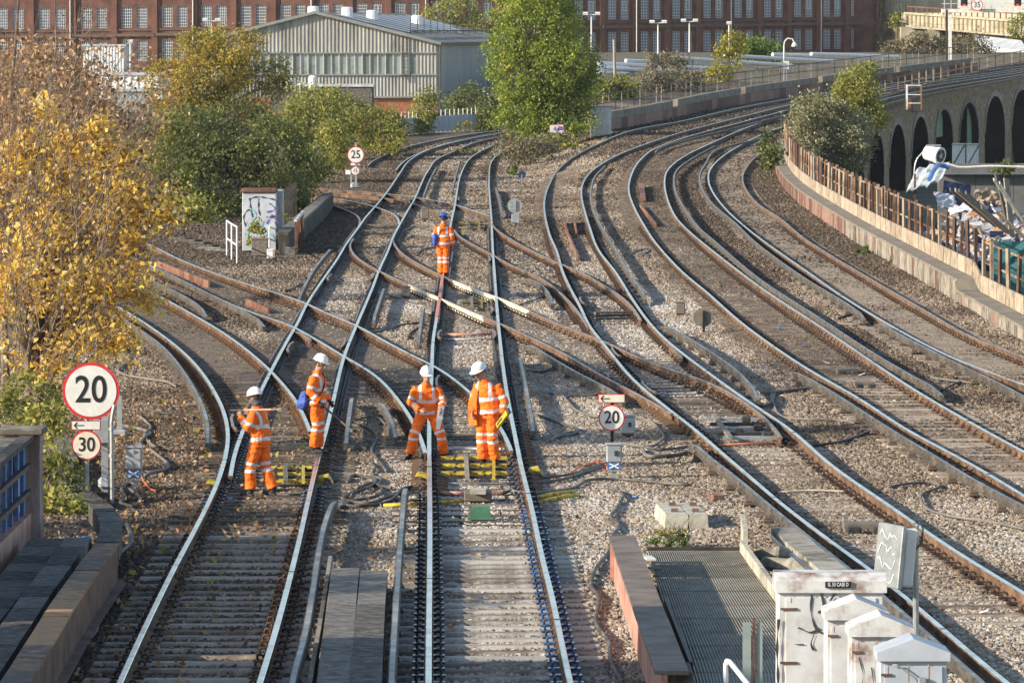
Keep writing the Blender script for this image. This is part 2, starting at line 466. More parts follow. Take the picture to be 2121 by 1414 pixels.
def sweep(mb, line, prof, topfaces, zoff=0.0):
    base = len(mb.v); n = len(prof)
    for i, p in enumerate(line):
        d = line[min(i + 1, len(line) - 1)] - line[max(i - 1, 0)]
        d.z = 0; d.normalize()
        s = Vector((d.y, -d.x, 0))
        for x, z in prof:
            mb.v.append((p.x + s.x * x, p.y + s.y * x, p.z + z + zoff))
    for i in range(len(line) - 1):
        for k in range(n):
            a = base + i * n + k; b = base + i * n + (k + 1) % n
            mb.f.append((a, b, b + n, a + n)); mb.m.append(1 if k in topfaces else 0)
    mb.f.append(tuple(base + n - 1 - k for k in range(n))); mb.m.append(0)
    e = base + (len(line) - 1) * n
    mb.f.append(tuple(e + k for k in range(n))); mb.m.append(0)

TRACKS = [
 ('near track curving off under the orange tree, worn grey sleepers', ['A1', 'A2']),
 ('long track running diagonally between two workers to the far bend', ['B1', 'B2']),
 ('straight middle track with rows of blue-black clips, passing the green box', ['C1', 'C2']),
 ('track from the orange tree crossing the diagonal track into the middle track', ['K1', 'K2']),
 ('crossover track slanting over the middle track, part painted pale', ['G1', 'G2']),
 ('short crossover beside the far worker joining the track by the poplar', ['D1', 'D2']),
 ('long curving track that passes closest to the white equipment cabinets', ['H1', 'H2']),
 ('curving track between the white-cabinet track and the one along the wall', ['N1', 'N2']),
 ('outermost rusty curving track beside the low wall and rusty fence', ['P1', 'P2']),
 ('far track coming out past the concrete parapet into the middle track', ['R1', 'R2']),
 ('far track curving in beside the parapet to join the diagonal track', ['F1', 'F2']),
 ('farthest track bending behind the poplar below the pale blue fence', ['E1', 'E2']),
]
POLISHED = {'A1', 'B1', 'B2', 'C1', 'C2', 'H1', 'H2', 'A2', 'E1', 'E2', 'N1', 'F1', 'R1', 'K1', 'K2', 'P1', 'N2'}
BRIGHT = {'N1', 'N2', 'P1', 'P2', 'G1', 'G2', 'D1', 'D2', 'H2', 'H1'}

def centre_line(a, b):
    A, Bn = RAILW[a], np.array([p[:] for p in RAILW[b]])
    out = []
    for p in A:
        d = np.hypot(Bn[:, 0] - p.x, Bn[:, 1] - p.y)
        j = int(d.argmin())
        if 1.1 < d[j] < 2.1:
            out.append((p + Vector(Bn[j])) * 0.5)
    return smooth_line(catmull(out[::3], 0.33), 8) if len(out) > 8 else []

def mk_sleeper(w, l, h, bev):
    mb = MB(); mb.box((0, 0, -h / 2), (l, w, h), bev=bev)
    return mb
M['sleeper_brown'] = nmat('sleeper_stained', [(0.12, 0.09, 0.066), (0.235, 0.185, 0.14), (0.34, 0.285, 0.225)], 3, 0.9, 0, 0.3, 30, rnd=0.35)
sleeper_me = mk_sleeper(0.27, 2.5, 0.2, 0.03).mesh('sleeper_concrete', M['sleeper'])
sleeper_b_me = mk_sleeper(0.27, 2.5, 0.2, 0.03).mesh('sleeper_stained', M['sleeper_brown'])
timber_me = mk_sleeper(0.25, 2.6, 0.15, 0.012).mesh('sleeper_timber', M['timber'])
def clip_mb(big=True):
    mb = MB()
    pts = []
    for i in range(8):
        a = math.radians(-60 + 250 * i / 7)
        pts.append((0.036 * math.cos(a), 0.03 * (i / 7 - 0.5), 0.026 + 0.036 * math.sin(a)))
    mb.tube(pts, 0.0145 if big else 0.016, 5 if big else 4)
    mb.box((0.01, 0, -0.012), (0.13, 0.15, 0.024))
    return mb
clip_me = clip_mb().mesh('clip', M['clip'], smooth=False)
clip_blue_me = clip_mb().mesh('clip_blue', M['clip_blue'], smooth=False)
clip_brown_me = clip_mb().mesh('clip_brown', M['clip_rust'], smooth=False)
clip_src = clip_mb(False)
clip_v = np.array(clip_src.v); clip_f = clip_src.f

TRACK_OBJ = {}
zi = 0
CLINES = {}
for label, rr in TRACKS:
    L0 = RAILW[rr[0]][0]
    t = thing('railway_track', label, 'track', (L0.x, L0.y, L0.z), 'railway tracks of the junction')
    for r in rr:
        TRACK_OBJ[r] = t
        mb = MB(); zi += 1
        sweep(mb, RAILW[r], HEAD, {0, 1, 13}, zoff=-0.0009 * (zi % 9))
        part(mb, 'rail', [M['rail_side_b' if r in BRIGHT else 'rail_side'], M['rail_top' if r in POLISHED else 'rail_top_dull']], t)
    # sleepers under the pair of rails
    cl = centre_line(*(rr if rr[0] != 'B1' else ['B2', 'B1']))
    if rr[0] == 'B1':   # the diagonal track runs on into the near track
        cl2 = centre_line('A1', 'B2')
        cl = [p for p in cl2 if p.y < 88] + [p for p in cl if p.y >= 88]
    if rr[0] == 'A1':
        cl = [p for p in cl if p.y >= 97]
    CLINES[rr[0]] = cl
    if len(cl) < 4: continue
    acc = 0.0; far = MB(); fclip = []
    hand_clips = rr[0] in ('B1', 'C1')
    for i in range(1, len(cl) - 1):
        seg = (cl[i] - cl[i - 1]).length
        acc += seg
        if acc < 0.655 or seg > 1.5: continue
        acc = 0.0
        p = cl[i]; d = (cl[i + 1] - cl[i - 1]); rz = math.atan2(d.y, d.x) - math.pi / 2
        conc = (rr[0] in ('C1', 'B1') and p.y < 82) or rr[0] in ('N1', 'P1', 'H1')
        z = p.z - 0.163 + random.uniform(-.006, .003) - {'H1': .018, 'N1': -.004, 'P1': -.004, 'A1': 0, 'B1': (0 if p.y < 130 else .01), 'C1': (0 if p.y < 82 else .022)}.get(rr[0], .004)
        if p.y < 118:
            piece((sleeper_me if rr[0] == 'C1' else sleeper_b_me) if conc else timber_me, 'sleeper', t, (p.x, p.y, z), rz)
        elif p.y < 330:
            far.box((p.x, p.y, z - 0.07), (2.5, 0.26, 0.14), rz)
        # fastenings
        s = Vector((math.cos(rz), math.sin(rz), 0))
        for side in (-1, 1):
            for io in (-1, 1):
                q = p + s * (side * 0.753 + io * 0.105)
                if hand_clips and p.y < 84:
                    me = clip_blue_me if (rr[0] == 'C1' and (side, io) in ((1, -1), (1, 1))) else (clip_me if rr[0] == 'C1' else clip_brown_me)
                    piece(me, 'clip', t, (q.x, q.y, p.z - 0.139), rz + (0 if io > 0 else math.pi))
                elif p.y < 210:
                    fclip.append((q.x, q.y, p.z - 0.139, rz + (0 if io > 0 else math.pi)))
    if far.f:
        part(far, 'far_sleepers', M['sleeper_brown'] if rr[0] in ('N1', 'P1', 'H1') else M['timber'], t, kind='stuff')
    if fclip:
        V = []; F = []; nv = len(clip_v)
        for x, y, z, a in fclip:
            ca, sa = math.cos(a), math.sin(a); b = len(V) * 1
            vv = np.stack([clip_v[:, 0] * ca - clip_v[:, 1] * sa + x, clip_v[:, 0] * sa + clip_v[:, 1] * ca + y, clip_v[:, 2] + z], 1)
            V.append(vv)
        mb = MB(); mb.v = [tuple(r) for r in np.concatenate(V)]
        for k in range(len(fclip)):
            mb.f += [tuple(i + k * nv for i in f) for f in clip_f]
        mb.m = [0] * len(mb.f)
        part(mb, 'clips', M['clip_rust'] if rr[0] not in ('C1', 'B1') else M['clip'], t, kind='stuff')

# painted stretches of rail web / head are thin skins of paint on the steel
def rail_paint(key, y0, y1, mat, parent):
    ln = [p for p in RAILW[key] if min(y0, y1) <= p.y <= max(y0, y1)]
    if len(ln) < 3: return
    pr = [(x * 1.10 + (0.003 if x > 0 else -0.003), z + (0.003 if z > -0.02 else -0.0)) for x, z in HEAD]
    mb = MB(); sweep(mb, ln, pr, set()); part(mb, 'paint', mat, parent)
M['paint_cream'] = nmat('paint_cream', [(0.36, 0.29, 0.19), (0.56, 0.50, 0.40), (0.66, 0.61, 0.52)], 3, 0.7)
M['paint_orange'] = nmat('paint_faded_red', [(0.42, 0.14, 0.08), (0.56, 0.21, 0.12), (0.48, 0.36, 0.30)], 2, 0.6)
def Yof(px, py): return U(px, py).y
def fishplates():
    me_ = MB()
    for sx in (-1, 1):
        me_.box((sx * .024, 0, -.09), (.026, .9, .07), bev=.008)
        for yb_ in (-.33, -.12, .12, .33): me_.tube([(sx * .03, yb_, -.09), (sx * .055, yb_, -.09)], .016, 6)
    me_.box((0, 0, -.002), (.074, .012, .008), mat=1)
    fp = me_.mesh('fishplate', [M['rail_side'], M['black']])
    for n_, k_ in enumerate(RAILW):
        ln = RAILW[k_]; acc_ = 6.0 + (n_ * 5) % 9
        for i_ in range(2, len(ln) - 2):
            acc_ += (ln[i_] - ln[i_ - 1]).length
            if acc_ > 18.3 and ln[i_].y < 220:
                acc_ = 0; d_ = ln[i_ + 1] - ln[i_ - 1]
                piece(fp, 'fishplate', TRACK_OBJ[k_], ln[i_], math.atan2(d_.y, d_.x) - math.pi / 2)
fishplates()
def check_rail(key, px, py, side, half=2.4):
    yc_ = U(px, py).y
    ln = [p for p in RAILW[key] if abs(p.y - yc_) < half]
    if len(ln) < 4: return
    out_ = []
    for i_, p in enumerate(ln):
        d_ = ln[min(i_ + 1, len(ln) - 1)] - ln[max(i_ - 1, 0)]; d_.z = 0; d_.normalize()
        e_ = abs(i_ / (len(ln) - 1) * 2 - 1); off_ = .105 + .05 * max(0, e_ - .6) / .4
        out_.append(p + Vector((d_.y, -d_.x, 0)) * side * off_ - Vector((0, 0, .004)))
    mb_ = MB(); sweep(mb_, out_, [(x * .8 if z > -.06 else x * .6, z) for x, z in HEAD], {0})
    part(mb_, 'check_rail', [M['rail_side_b'], M['rail_top_dull']], TRACK_OBJ[key])
for args in (('B1', 672, 572, 1), ('B1', 590, 715, 1), ('B2', 722, 706, -1), ('B2', 780, 572, -1), ('C1', 899, 690, 1), ('C1', 892, 790, 1), ('C2', 1034, 690, -1), ('C2', 1030, 640, -1), ('C2', 1022, 535, -1),
             ('H1', 1196, 622, 1), ('H1', 1262, 725, 1), ('H1', 1330, 800, 1), ('G1', 860, 595, -1), ('G2', 980, 597, -1), ('K2', 640, 694, -1), ('K1', 690, 655, 1), ('A1', 470, 870, 1), ('H2', 1415, 732, -1), ('B2', 858, 412, -1), ('C1', 945, 410, 1)):
    check_rail(*args)
rail_paint('G1', Yof(842, 587), Yof(1000, 656), M['paint_cream'], TRACK_OBJ['G1'])
rail_paint('G2', Yof(940, 581), Yof(1108, 648), M['paint_cream'], TRACK_OBJ['G2'])
rail_paint('C1', Yof(905, 659), Yof(917, 571), M['paint_orange'], TRACK_OBJ['C1'])

# ------------------------------------------------------------------ conductor rails
CON = [
 ('conductor rail on the middle track, ending by the yellow stretcher bars', [(810,1414),(820,1259),(830,1109),(840,999)], 0.07),
 ('conductor rail beside the diagonal track, below the worker with the bag', [(600,1420),(633,1309),(650,1209),(670,1092),(694,1025)], 0.07),
 ('curving conductor rail between the orange tree and the near bend', [(230,645),(283,678),(333,714),(367,751),(400,801),(420,841),(430,878),(430,906)], 0.05),
 ('conductor rail running up to the grey box by the concrete parapet', [(687,512),(650,558),(620,614)], 0.07),
 ('short conductor rail piece near the small cream box', [(797,591),(774,661)], 0.07),
 ('short conductor rail piece left of the red-painted rail', [(877,631),(867,704)], 0.07),
 ('conductor rail piece right of the worker with the yellow level', [(1075,731),(1087,788),(1104,881)], 0.07),
 ('conductor rail piece right behind the worker carrying the blue bag', [(730,814),(717,906)], 0.07),
 ('bent conductor rail piece left of the worker reading papers', [(784,824),(807,861),(819,894)], 0.07),
 ('bent conductor rail piece beside the cable coils right of the middle track', [(1074,571),(1114,584),(1137,608),(1144,624)], 0.07),
 ('long conductor rail pointing at the blank arrow sign', [(1087,706),(1174,759),(1254,801),(1292,820)], 0.06),
 ('conductor rail under the orange tree beside the near bend', [(270,566),(333,589),(400,624),(427,648)], 0.07),
 ('conductor rail beside the red guard boards on the left', [(300,546),(340,562),(433,608),(500,641),(547,668)], 0.05),
 ('conductor rail of the poplar-side track ending in a rusty tip', [(1257,340),(1234,363),(1224,393),(1227,427),(1247,471),(1274,514),(1300,561),(1337,612)], 0.09),
 ('conductor rail starting by the grey post and dark disc', [(1370,668),(1414,692),(1481,734),(1531,771),(1571,818)], 0.09),
 ('long shiny conductor rail crossing from mid picture to the right edge', [(1627,761),(1681,786),(1747,826),(1847,890),(1941,946),(2014,991),(2121,1047),(2180,1080)], 0.09),
 ('long curving conductor rail ending at the black cable tail', [(1484,300),(1430,330),(1402,352),(1396,380),(1407,413),(1447,471),(1474,494),(1574,578),(1697,658),(1814,734),(1914,791),(1951,808)], 0.09),
 ('mottled conductor rail on the outer curve, upper length', [(1591,283),(1491,307),(1461,340),(1449,363),(1454,390),(1474,420),(1524,463),(1564,501),(1664,574),(1747,624),(1791,654)], 0.09),
 ('conductor rail on the outer curve, lower length to the right edge', [(1814,663),(1881,701),(1981,751),(2064,790),(2121,820),(2180,850)], 0.09),
 ('conductor rail passing behind the white cabinets', [(1430,908),(1464,942),(1514,979),(1581,1035),(1647,1089),(1760,1178),(1880,1276),(1964,1350),(2031,1409),(2080,1450)], 0.09),
 ('far conductor rail piece between the two bending tracks', [(905,345),(890,373),(877,407)], 0.07),
 ('far conductor rail piece beside the weedy track end', [(954,330),(945,360),(937,393)], 0.07),
 ('pair of short rails standing right of the middle track', [(1027,387),(1034,415),(1040,443)], 0.05),
 ('far conductor rail along the bank behind the poplar', [(1357,312),(1380,300),(1430,287),(1531,262),(1640,234)], 0.09),
]
CONP = [(-.030, .0), (.030, 0), (.036, -.008), (.036, -.055), (.018, -.07), (.018, -.10), (.040, -.112), (.040, -.125), (-.040, -.125), (-.040, -.112), (-.018, -.10), (-.018, -.07), (-.036, -.055), (-.036, -.008)]
ins = MB(); ins.box((0, 0, -0.07), (0.13, 0.13, 0.05), bev=0.02); ins.box((0, 0, -0.115), (0.17, 0.17, 0.05), bev=0.02); ins.box((0, 0, -0.025), (0.10, 0.10, 0.05))
M['insulator'] = nmat('insulator', [(0.08, 0.055, 0.04), (0.17, 0.13, 0.10)], 5, 0.5)
ins_me = ins.mesh('insulator', M['insulator'])
for lab, px, top in CON:
    W = [U(x, y, top) for x, y in px]
    ln = smooth_line(catmull(W, 0.7), 8)
    n = len(ln)
    # ramped ends
    acc = 0
    for i in range(n):
        e = min((ln[i] - ln[0]).length, (ln[i] - ln[-1]).length)
        if e < 1.8 and len(ln) > 4: ln[i] = ln[i] - Vector((0, 0, 0.09 * (1 - e / 1.8)))
    t = thing('conductor_rail', lab, 'rail', (ln[0].x, ln[0].y, ln[0].z - 0.2), 'conductor rails')
    mb = MB(); sweep(mb, ln, [(x * (1.0 if abs(z) < 1e-6 else 1.25), z) for x, z in CONP], {0})
    part(mb, 'bar', [M['con_side'], M['con_top']], t)
    acc = 1.2
    for i in range(1, n - 1):
        acc += (ln[i] - ln[i - 1]).length
        if acc > 2.6 and ln[i].y < 200:
            acc = 0
            g = G(ln[i].x, ln[i].y)
            piece(ins_me, 'insulator', t, (ln[i].x, ln[i].y, ln[i].z - 0.125))

# red guard boards beside the left-hand rails
def board_run(px, lab, w, h, mat, zt, seg=1.4, name='guard_board'):
    W = catmull([U(x, y, zt) for x, y in px], seg)
    t = thing(name, lab, 'board', (W[0].x, W[0].y, W[0].z - h))
    for a, b in zip(W[:-1], W[1:]):
        mb = MB(); d = (b - a).normalized() * 0.02
        mb.beam(a + d - Vector((0, 0, h / 2)), b - d - Vector((0, 0, h / 2)), w, h)
        part(mb, 'board', mat, t)
    return t
M['guard_red'] = nmat('guard_board_red', [(0.10, 0.05, 0.034), (0.19, 0.085, 0.052), (0.27, 0.135, 0.085)], 3, 0.7, 0, 0.2, 20, rnd=0.3)
board_run([(327,540),(383,562),(433,582)], 'long red-brown guard board beside the rail near the orange tree', 0.05, 0.22, M['guard_red'], 0.03)
board_run([(510,618),(557,638)], 'short red guard board lying between the left-hand rails', 0.05, 0.18, M['guard_red'], -0.02)
board_run([(1169,453),(1176,480),(1199,531)], 'thin red guard board standing in the poplar-side track', 0.06, 0.14, M['guard_red'], 0.0, 4)
board_run([(1189,453),(1194,478)], 'second thin red guard board beside the longer one', 0.06, 0.14, M['guard_red'], 0.0, 4)
board_run([(1329,380),(1332,410)], 'rust-red plate standing between the curving tracks', 0.22, 0.12, M['guard_red'], 0.02, 6)
board_run([(1326,423),(1360,463)], 'thin rusty board lying between the curving tracks', 0.06, 0.14, M['guard_red'], -0.02, 9)

# ------------------------------------------------------------------ ground and ballast
def lerp_tab(tab, y):
    if y <= tab[0][0]: return tab[0][1]
    for (a, va), (b, vb) in zip(tab[:-1], tab[1:]):
        if y <= b: return va + (vb - va) * (y - a) / (b - a)
    return tab[-1][1]
LEFT_TAB = [(40, -9.5), (110, -10.5), (160, -13), (430, -15), (470, 18), (640, 54)]
def ground_z(x, y):
    e = edge_x(min(y, 640))
    z = -0.42 + G(x, y) if x < e - 1.7 else -4.6
    if y > 560: z = z + (2.2 - z) * sstep(560, 640, y)
    if x < -14 and y > 120: z = min(z, -0.5)
    return z
xs = sorted(set([round(v, 3) for v in list(np.arange(-40, 80, 1.0)) + list(np.arange(-400, -40, 30)) + list(np.arange(80, 520, 30))]))
ys = [-100, -50, 0, 25] + list(np.arange(40, 650, 4.0)) + list(np.arange(650, 1500, 60)) + [1800, 2500, 3500]
mb = MB()
for y in ys:
    for x in xs:
        mb.v.append((x if y < 1500 else x * 4, y, ground_z(x, y)))
nx = len(xs)
for j in range(len(ys) - 1):
    for i in range(nx - 1):
        a = j * nx + i
        mb.f.append((a, a + 1, a + nx + 1, a + nx)); mb.m.append(0)
M['earth'] = nmat('earth', [(0.07, 0.055, 0.035), (0.13, 0.105, 0.07), (0.12, 0.13, 0.055)], 0.35, 0.95, 0, 0.5, 6)
solo(mb, 'ground', M['earth'], None, None, (0, 0, 0), kind='structure')

allr = np.array([[p.x, p.y] for k in RAILW for p in RAILW[k][::2]])
NXB = 92
yb = list(np.arange(46, 130, 0.7)) + list(np.arange(130, 470, 2.0))
V = []
for y in yb:
    l, r = lerp_tab(LEFT_TAB, y), edge_x(y) + 0.15
    for i in range(NXB):
        V.append((l + (r - l) * i / (NXB - 1), y))
V = np.array(V)
from mathutils import noise as mnoise
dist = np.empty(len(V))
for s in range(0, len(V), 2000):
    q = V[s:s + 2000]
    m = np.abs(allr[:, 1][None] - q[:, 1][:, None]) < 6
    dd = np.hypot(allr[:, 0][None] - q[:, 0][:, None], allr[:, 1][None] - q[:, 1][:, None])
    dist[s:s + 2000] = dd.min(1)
Z = np.empty(len(V)); tone = np.empty(len(V)); dens = np.empty(len(V)); size = np.empty(len(V))
for i, (x, y) in enumerate(V):
    n1 = mnoise.noise(Vector((x * .55, y * .22, 0.3))); n2 = mnoise.noise(Vector((x * .16, y * .05, 4.1))); n3 = mnoise.noise(Vector((x * 2.1, y * 1.1, 7)))
    Z[i] = G(x, y) - 0.220 + 0.022 * n1 + 0.015 * n3 - (0.10 * sstep(2.0, 4.0, dist[i]))
    t = 0.27 + 0.34 * n2 + 0.34 * n1
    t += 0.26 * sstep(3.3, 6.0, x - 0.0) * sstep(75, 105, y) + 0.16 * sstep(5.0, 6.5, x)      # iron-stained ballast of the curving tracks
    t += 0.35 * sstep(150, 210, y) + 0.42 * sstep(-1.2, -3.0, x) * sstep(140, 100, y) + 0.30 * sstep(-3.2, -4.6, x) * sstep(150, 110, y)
    t += 0.30 * (1 - sstep(0.2, 0.62, dist[i])) + 0.28 * sstep(.9, 1.5, dist[i]) * max(0, n1 + .25) * sstep(3, 5, x) + 0.45 * sstep(-4.5, -6.5, x) * sstep(120, 150, y)  # dust by the rails, deepened for rail shadow; brown far-left ground toned for shade
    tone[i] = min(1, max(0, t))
    dens[i] = lerp_tab([(90, 1.0), (130, .5), (180, .26), (260, .12), (340, .04), (400, 0.0)], y)
    if dist[i] > 5.5: dens[i] *= 0.3
    size[i] = lerp_tab([(80, 1.0), (130, 1.25), (200, 1.7), (340, 2.3)], y)
me = bpy.data.meshes.new('ballast')
F = []
for j in range(len(yb) - 1):
    for i in range(NXB - 1):
        a = j * NXB + i
        F.append((a, a + 1, a + NXB + 1, a + NXB))
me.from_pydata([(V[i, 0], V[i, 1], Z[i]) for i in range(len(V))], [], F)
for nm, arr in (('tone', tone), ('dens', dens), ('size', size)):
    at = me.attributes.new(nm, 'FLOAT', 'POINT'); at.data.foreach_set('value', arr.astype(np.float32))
ballast = bpy.data.objects.new('ballast', me); COL.objects.link(ballast)
tag(ballast, 'loose stone ballast packed around all the tracks', 'ballast', kind='stuff')

STONE_COLS = [(0.47, 0.435, 0.39), (0.36, 0.315, 0.265), (0.27, 0.215, 0.16), (0.175, 0.13, 0.092), (0.07, 0.054, 0.041)]
def stone_mat(name, inst):
    m = bpy.data.materials.new(name); m.use_nodes = True
    nt = m.node_tree; b = nt.nodes["Principled BSDF"]
    b.inputs["Roughness"].default_value = 0.9; b.inputs["Specular IOR Level"].default_value = 0.2
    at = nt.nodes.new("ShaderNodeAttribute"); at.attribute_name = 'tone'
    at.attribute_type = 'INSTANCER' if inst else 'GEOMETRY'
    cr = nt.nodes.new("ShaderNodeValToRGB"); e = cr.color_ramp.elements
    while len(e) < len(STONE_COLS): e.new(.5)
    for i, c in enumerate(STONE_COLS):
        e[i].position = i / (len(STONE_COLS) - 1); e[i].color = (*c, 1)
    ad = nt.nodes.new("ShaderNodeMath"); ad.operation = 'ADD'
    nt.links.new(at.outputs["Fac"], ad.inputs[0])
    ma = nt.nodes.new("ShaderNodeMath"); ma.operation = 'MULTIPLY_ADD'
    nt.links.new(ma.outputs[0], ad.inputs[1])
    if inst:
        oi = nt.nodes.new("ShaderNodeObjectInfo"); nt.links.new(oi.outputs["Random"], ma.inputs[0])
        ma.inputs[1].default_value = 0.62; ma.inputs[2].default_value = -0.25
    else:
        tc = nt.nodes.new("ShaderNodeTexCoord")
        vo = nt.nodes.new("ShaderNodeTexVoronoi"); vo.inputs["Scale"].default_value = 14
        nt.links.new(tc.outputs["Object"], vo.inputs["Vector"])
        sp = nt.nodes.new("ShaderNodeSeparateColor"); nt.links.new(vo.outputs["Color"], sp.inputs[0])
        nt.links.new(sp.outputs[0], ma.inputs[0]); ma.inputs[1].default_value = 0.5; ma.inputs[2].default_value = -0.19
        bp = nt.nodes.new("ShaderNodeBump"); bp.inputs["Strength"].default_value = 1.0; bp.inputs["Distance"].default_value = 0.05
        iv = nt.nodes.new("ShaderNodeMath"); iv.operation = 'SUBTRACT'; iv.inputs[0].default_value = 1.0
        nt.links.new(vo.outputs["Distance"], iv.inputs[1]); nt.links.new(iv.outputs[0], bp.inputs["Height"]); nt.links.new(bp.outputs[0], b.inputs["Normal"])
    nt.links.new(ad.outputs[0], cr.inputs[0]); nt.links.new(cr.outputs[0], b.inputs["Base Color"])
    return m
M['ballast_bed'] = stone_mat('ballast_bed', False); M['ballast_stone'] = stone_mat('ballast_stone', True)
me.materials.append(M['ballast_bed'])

def stones_group(density, smin, smax):
    ng = bpy.data.node_groups.new('scatter_stones', 'GeometryNodeTree')
    ng.interface.new_socket('Geometry', in_out='INPUT', socket_type='NodeSocketGeometry')
    ng.interface.new_socket('Geometry', in_out='OUTPUT', socket_type='NodeSocketGeometry')
    N = ng.nodes.new; L = ng.links.new
    gi, go = N('NodeGroupInput'), N('NodeGroupOutput')
    ds = N('GeometryNodeDistributePointsOnFaces'); ds.distribute_method = 'RANDOM'; ds.inputs['Seed'].default_value = 3
    na = N('GeometryNodeInputNamedAttribute'); na.data_type = 'FLOAT'; na.inputs[0].default_value = 'dens'
    mu = N('ShaderNodeMath'); mu.operation = 'MULTIPLY'; mu.inputs[1].default_value = density
    L(na.outputs[0], mu.inputs[0]); L(mu.outputs[0], ds.inputs['Density'])
    L(gi.outputs[0], ds.inputs['Mesh'])
    ico = N('GeometryNodeMeshIcoSphere'); ico.inputs['Radius'].default_value = 0.5; ico.inputs['Subdivisions'].default_value = 1
    sp = N('GeometryNodeSetPosition'); L(ico.outputs[0], sp.inputs[0])
    rv = N('FunctionNodeRandomValue'); rv.data_type = 'FLOAT_VECTOR'
    rv.inputs[0].default_value = (-.17, -.17, -.17); rv.inputs[1].default_value = (.17, .17, .17)
    L(rv.outputs[0], sp.inputs['Offset'])
    sm = N('GeometryNodeSetMaterial'); sm.inputs['Material'].default_value = M['ballast_stone']; L(sp.outputs[0], sm.inputs[0])
    ip = N('GeometryNodeInstanceOnPoints'); L(ds.outputs['Points'], ip.inputs['Points']); L(sm.outputs[0], ip.inputs['Instance'])
    rr = N('FunctionNodeRandomValue'); rr.data_type = 'FLOAT_VECTOR'; rr.inputs[1].default_value = (6.28, 6.28, 6.28); rr.inputs['Seed'].default_value = 5
    L(rr.outputs[0], ip.inputs['Rotation'])
    rs = N('FunctionNodeRandomValue'); rs.data_type = 'FLOAT_VECTOR'; rs.inputs[0].default_value = (smin,) * 3; rs.inputs[1].default_value = (smax,) * 3; rs.inputs['Seed'].default_value = 9
    n2 = N('GeometryNodeInputNamedAttribute'); n2.data_type = 'FLOAT'; n2.inputs[0].default_value = 'size'
    vm = N('ShaderNodeVectorMath'); vm.operation = 'SCALE'; L(rs.outputs[0], vm.inputs[0]); L(n2.outputs[0], vm.inputs['Scale'])
    L(vm.outputs[0], ip.inputs['Scale'])
    jn = N('GeometryNodeJoinGeometry'); L(gi.outputs[0], jn.inputs[0]); L(ip.outputs[0], jn.inputs[0])
    L(jn.outputs[0], go.inputs[0])
    return ng
# ------------------------------------------------------------------ plants
def leaf_mesh(name, P, size, mat, up=0.25, seed=1, squash=0.62):
    """rhombic leaves at points P (n,3)"""
    r = np.random.default_rng(seed)
    n = len(P)
    a = r.normal(size=(n, 3)); a /= np.linalg.norm(a, axis=1)[:, None]
    b = r.normal(size=(n, 3)); b[:, 2] *= 0.6
    b -= a * (a * b).sum(1)[:, None]; b /= np.linalg.norm(b, axis=1)[:, None]
    nrm = np.cross(a, b)
    s = size * r.uniform(0.65, 1.35, n)[:, None]
    V = np.empty((n, 4, 3))
    V[:, 0] = P - a * s * 0.5
    V[:, 1] = P + b * s * squash * 0.5 + nrm * s * 0.14
    V[:, 2] = P + a * s * 0.55
    V[:, 3] = P - b * s * squash * 0.5 + nrm * s * 0.14
    me = bpy.data.meshes.new(name)
    me.vertices.add(n * 4); me.vertices.foreach_set("co", V.reshape(-1).astype(np.float32))
    me.loops.add(n * 4); me.loops.foreach_set("vertex_index", np.arange(n * 4, dtype=np.int32))
    me.polygons.add(n); me.polygons.foreach_set("loop_start", np.arange(0, n * 4, 4, dtype=np.int32))
    me.polygons.foreach_set("loop_total", np.full(n, 4, dtype=np.int32))
    me.update(calc_edges=True)
    at = me.attributes.new("leaf", 'FLOAT', 'FACE'); at.data.foreach_set("value", r.uniform(0, 1, n).astype(np.float32))
    me.materials.append(mat)
    return me

def blob_points(blobs, nclump, per, cr, seed, shell=0.55):
    r = np.random.default_rng(seed)
    vol = np.array([b[1][0] * b[1][1] * b[1][2] for b in blobs]) ** 0.75
    C = []
    for k, (c, rad) in enumerate(blobs):
        m = max(3, int(nclump * vol[k] / vol.sum()))
        d = r.normal(size=(m, 3)); d /= np.linalg.norm(d, axis=1)[:, None]
        q = r.uniform(0, 1, m) ** (1 / 3) * (1 - shell) + shell * (1 - r.uniform(0, 0.35, m) ** 1.5)
        C.append(np.array(c) + d * np.minimum(q, 1.06)[:, None] * np.array(rad))
    C = np.concatenate(C)
    n = len(C)
    rep = np.repeat(np.arange(n), r.poisson(per, n))
    P = C[rep] + r.normal(size=(len(rep), 3)) * cr * r.uniform(0.5, 1.3, n)[rep][:, None] * np.array((1, 1, 0.85))
    return C, P

def trunk_parts(mb, base, top, r0, C, nl, seed, twig=0.012):
    """tapered trunk, limbs that reach into the crown and twigs to the leaf clumps"""
    rnd = random.Random(seed)
    base, top = Vector(base), Vector(top)
    pts = [base.lerp(top, i / 6) + Vector((rnd.uniform(-1, 1), rnd.uniform(-1, 1), 0)) * (0.04 * (top - base).length * (i > 0) * 0.5) for i in range(7)]
    mb.tube(pts, [r0 * (1 - 0.8 * i / 6) for i in range(7)], 8)
    C = [Vector(c) for c in C]
    limbs = []
    for k in range(nl):
        tgt = rnd.choice(C)
        j = rnd.randint(1, 5)
        st = pts[j]
        mid = st.lerp(tgt, 0.5) + Vector((rnd.uniform(-.3, .3), rnd.uniform(-.3, .3), rnd.uniform(0, .5)))
        q = catmull([st, mid, tgt], max(0.3, (tgt - st).length / 6))
        rr = r0 * (1 - 0.8 * j / 6) * 0.55
        mb.tube(q, [max(twig, rr * (1 - i / len(q))) for i in range(len(q))], 5)
        limbs += q
    for c in C[::2]:
        if not limbs: break
        near = min(rnd.sample(limbs, min(14, len(limbs))), key=lambda p: (p - c).length)
        m = near.lerp(c, 0.55) + Vector((0, 0, 0.12))
        mb.tube([near, m, c], [twig * 1.2, twig, twig * 0.5], 3, caps=False)

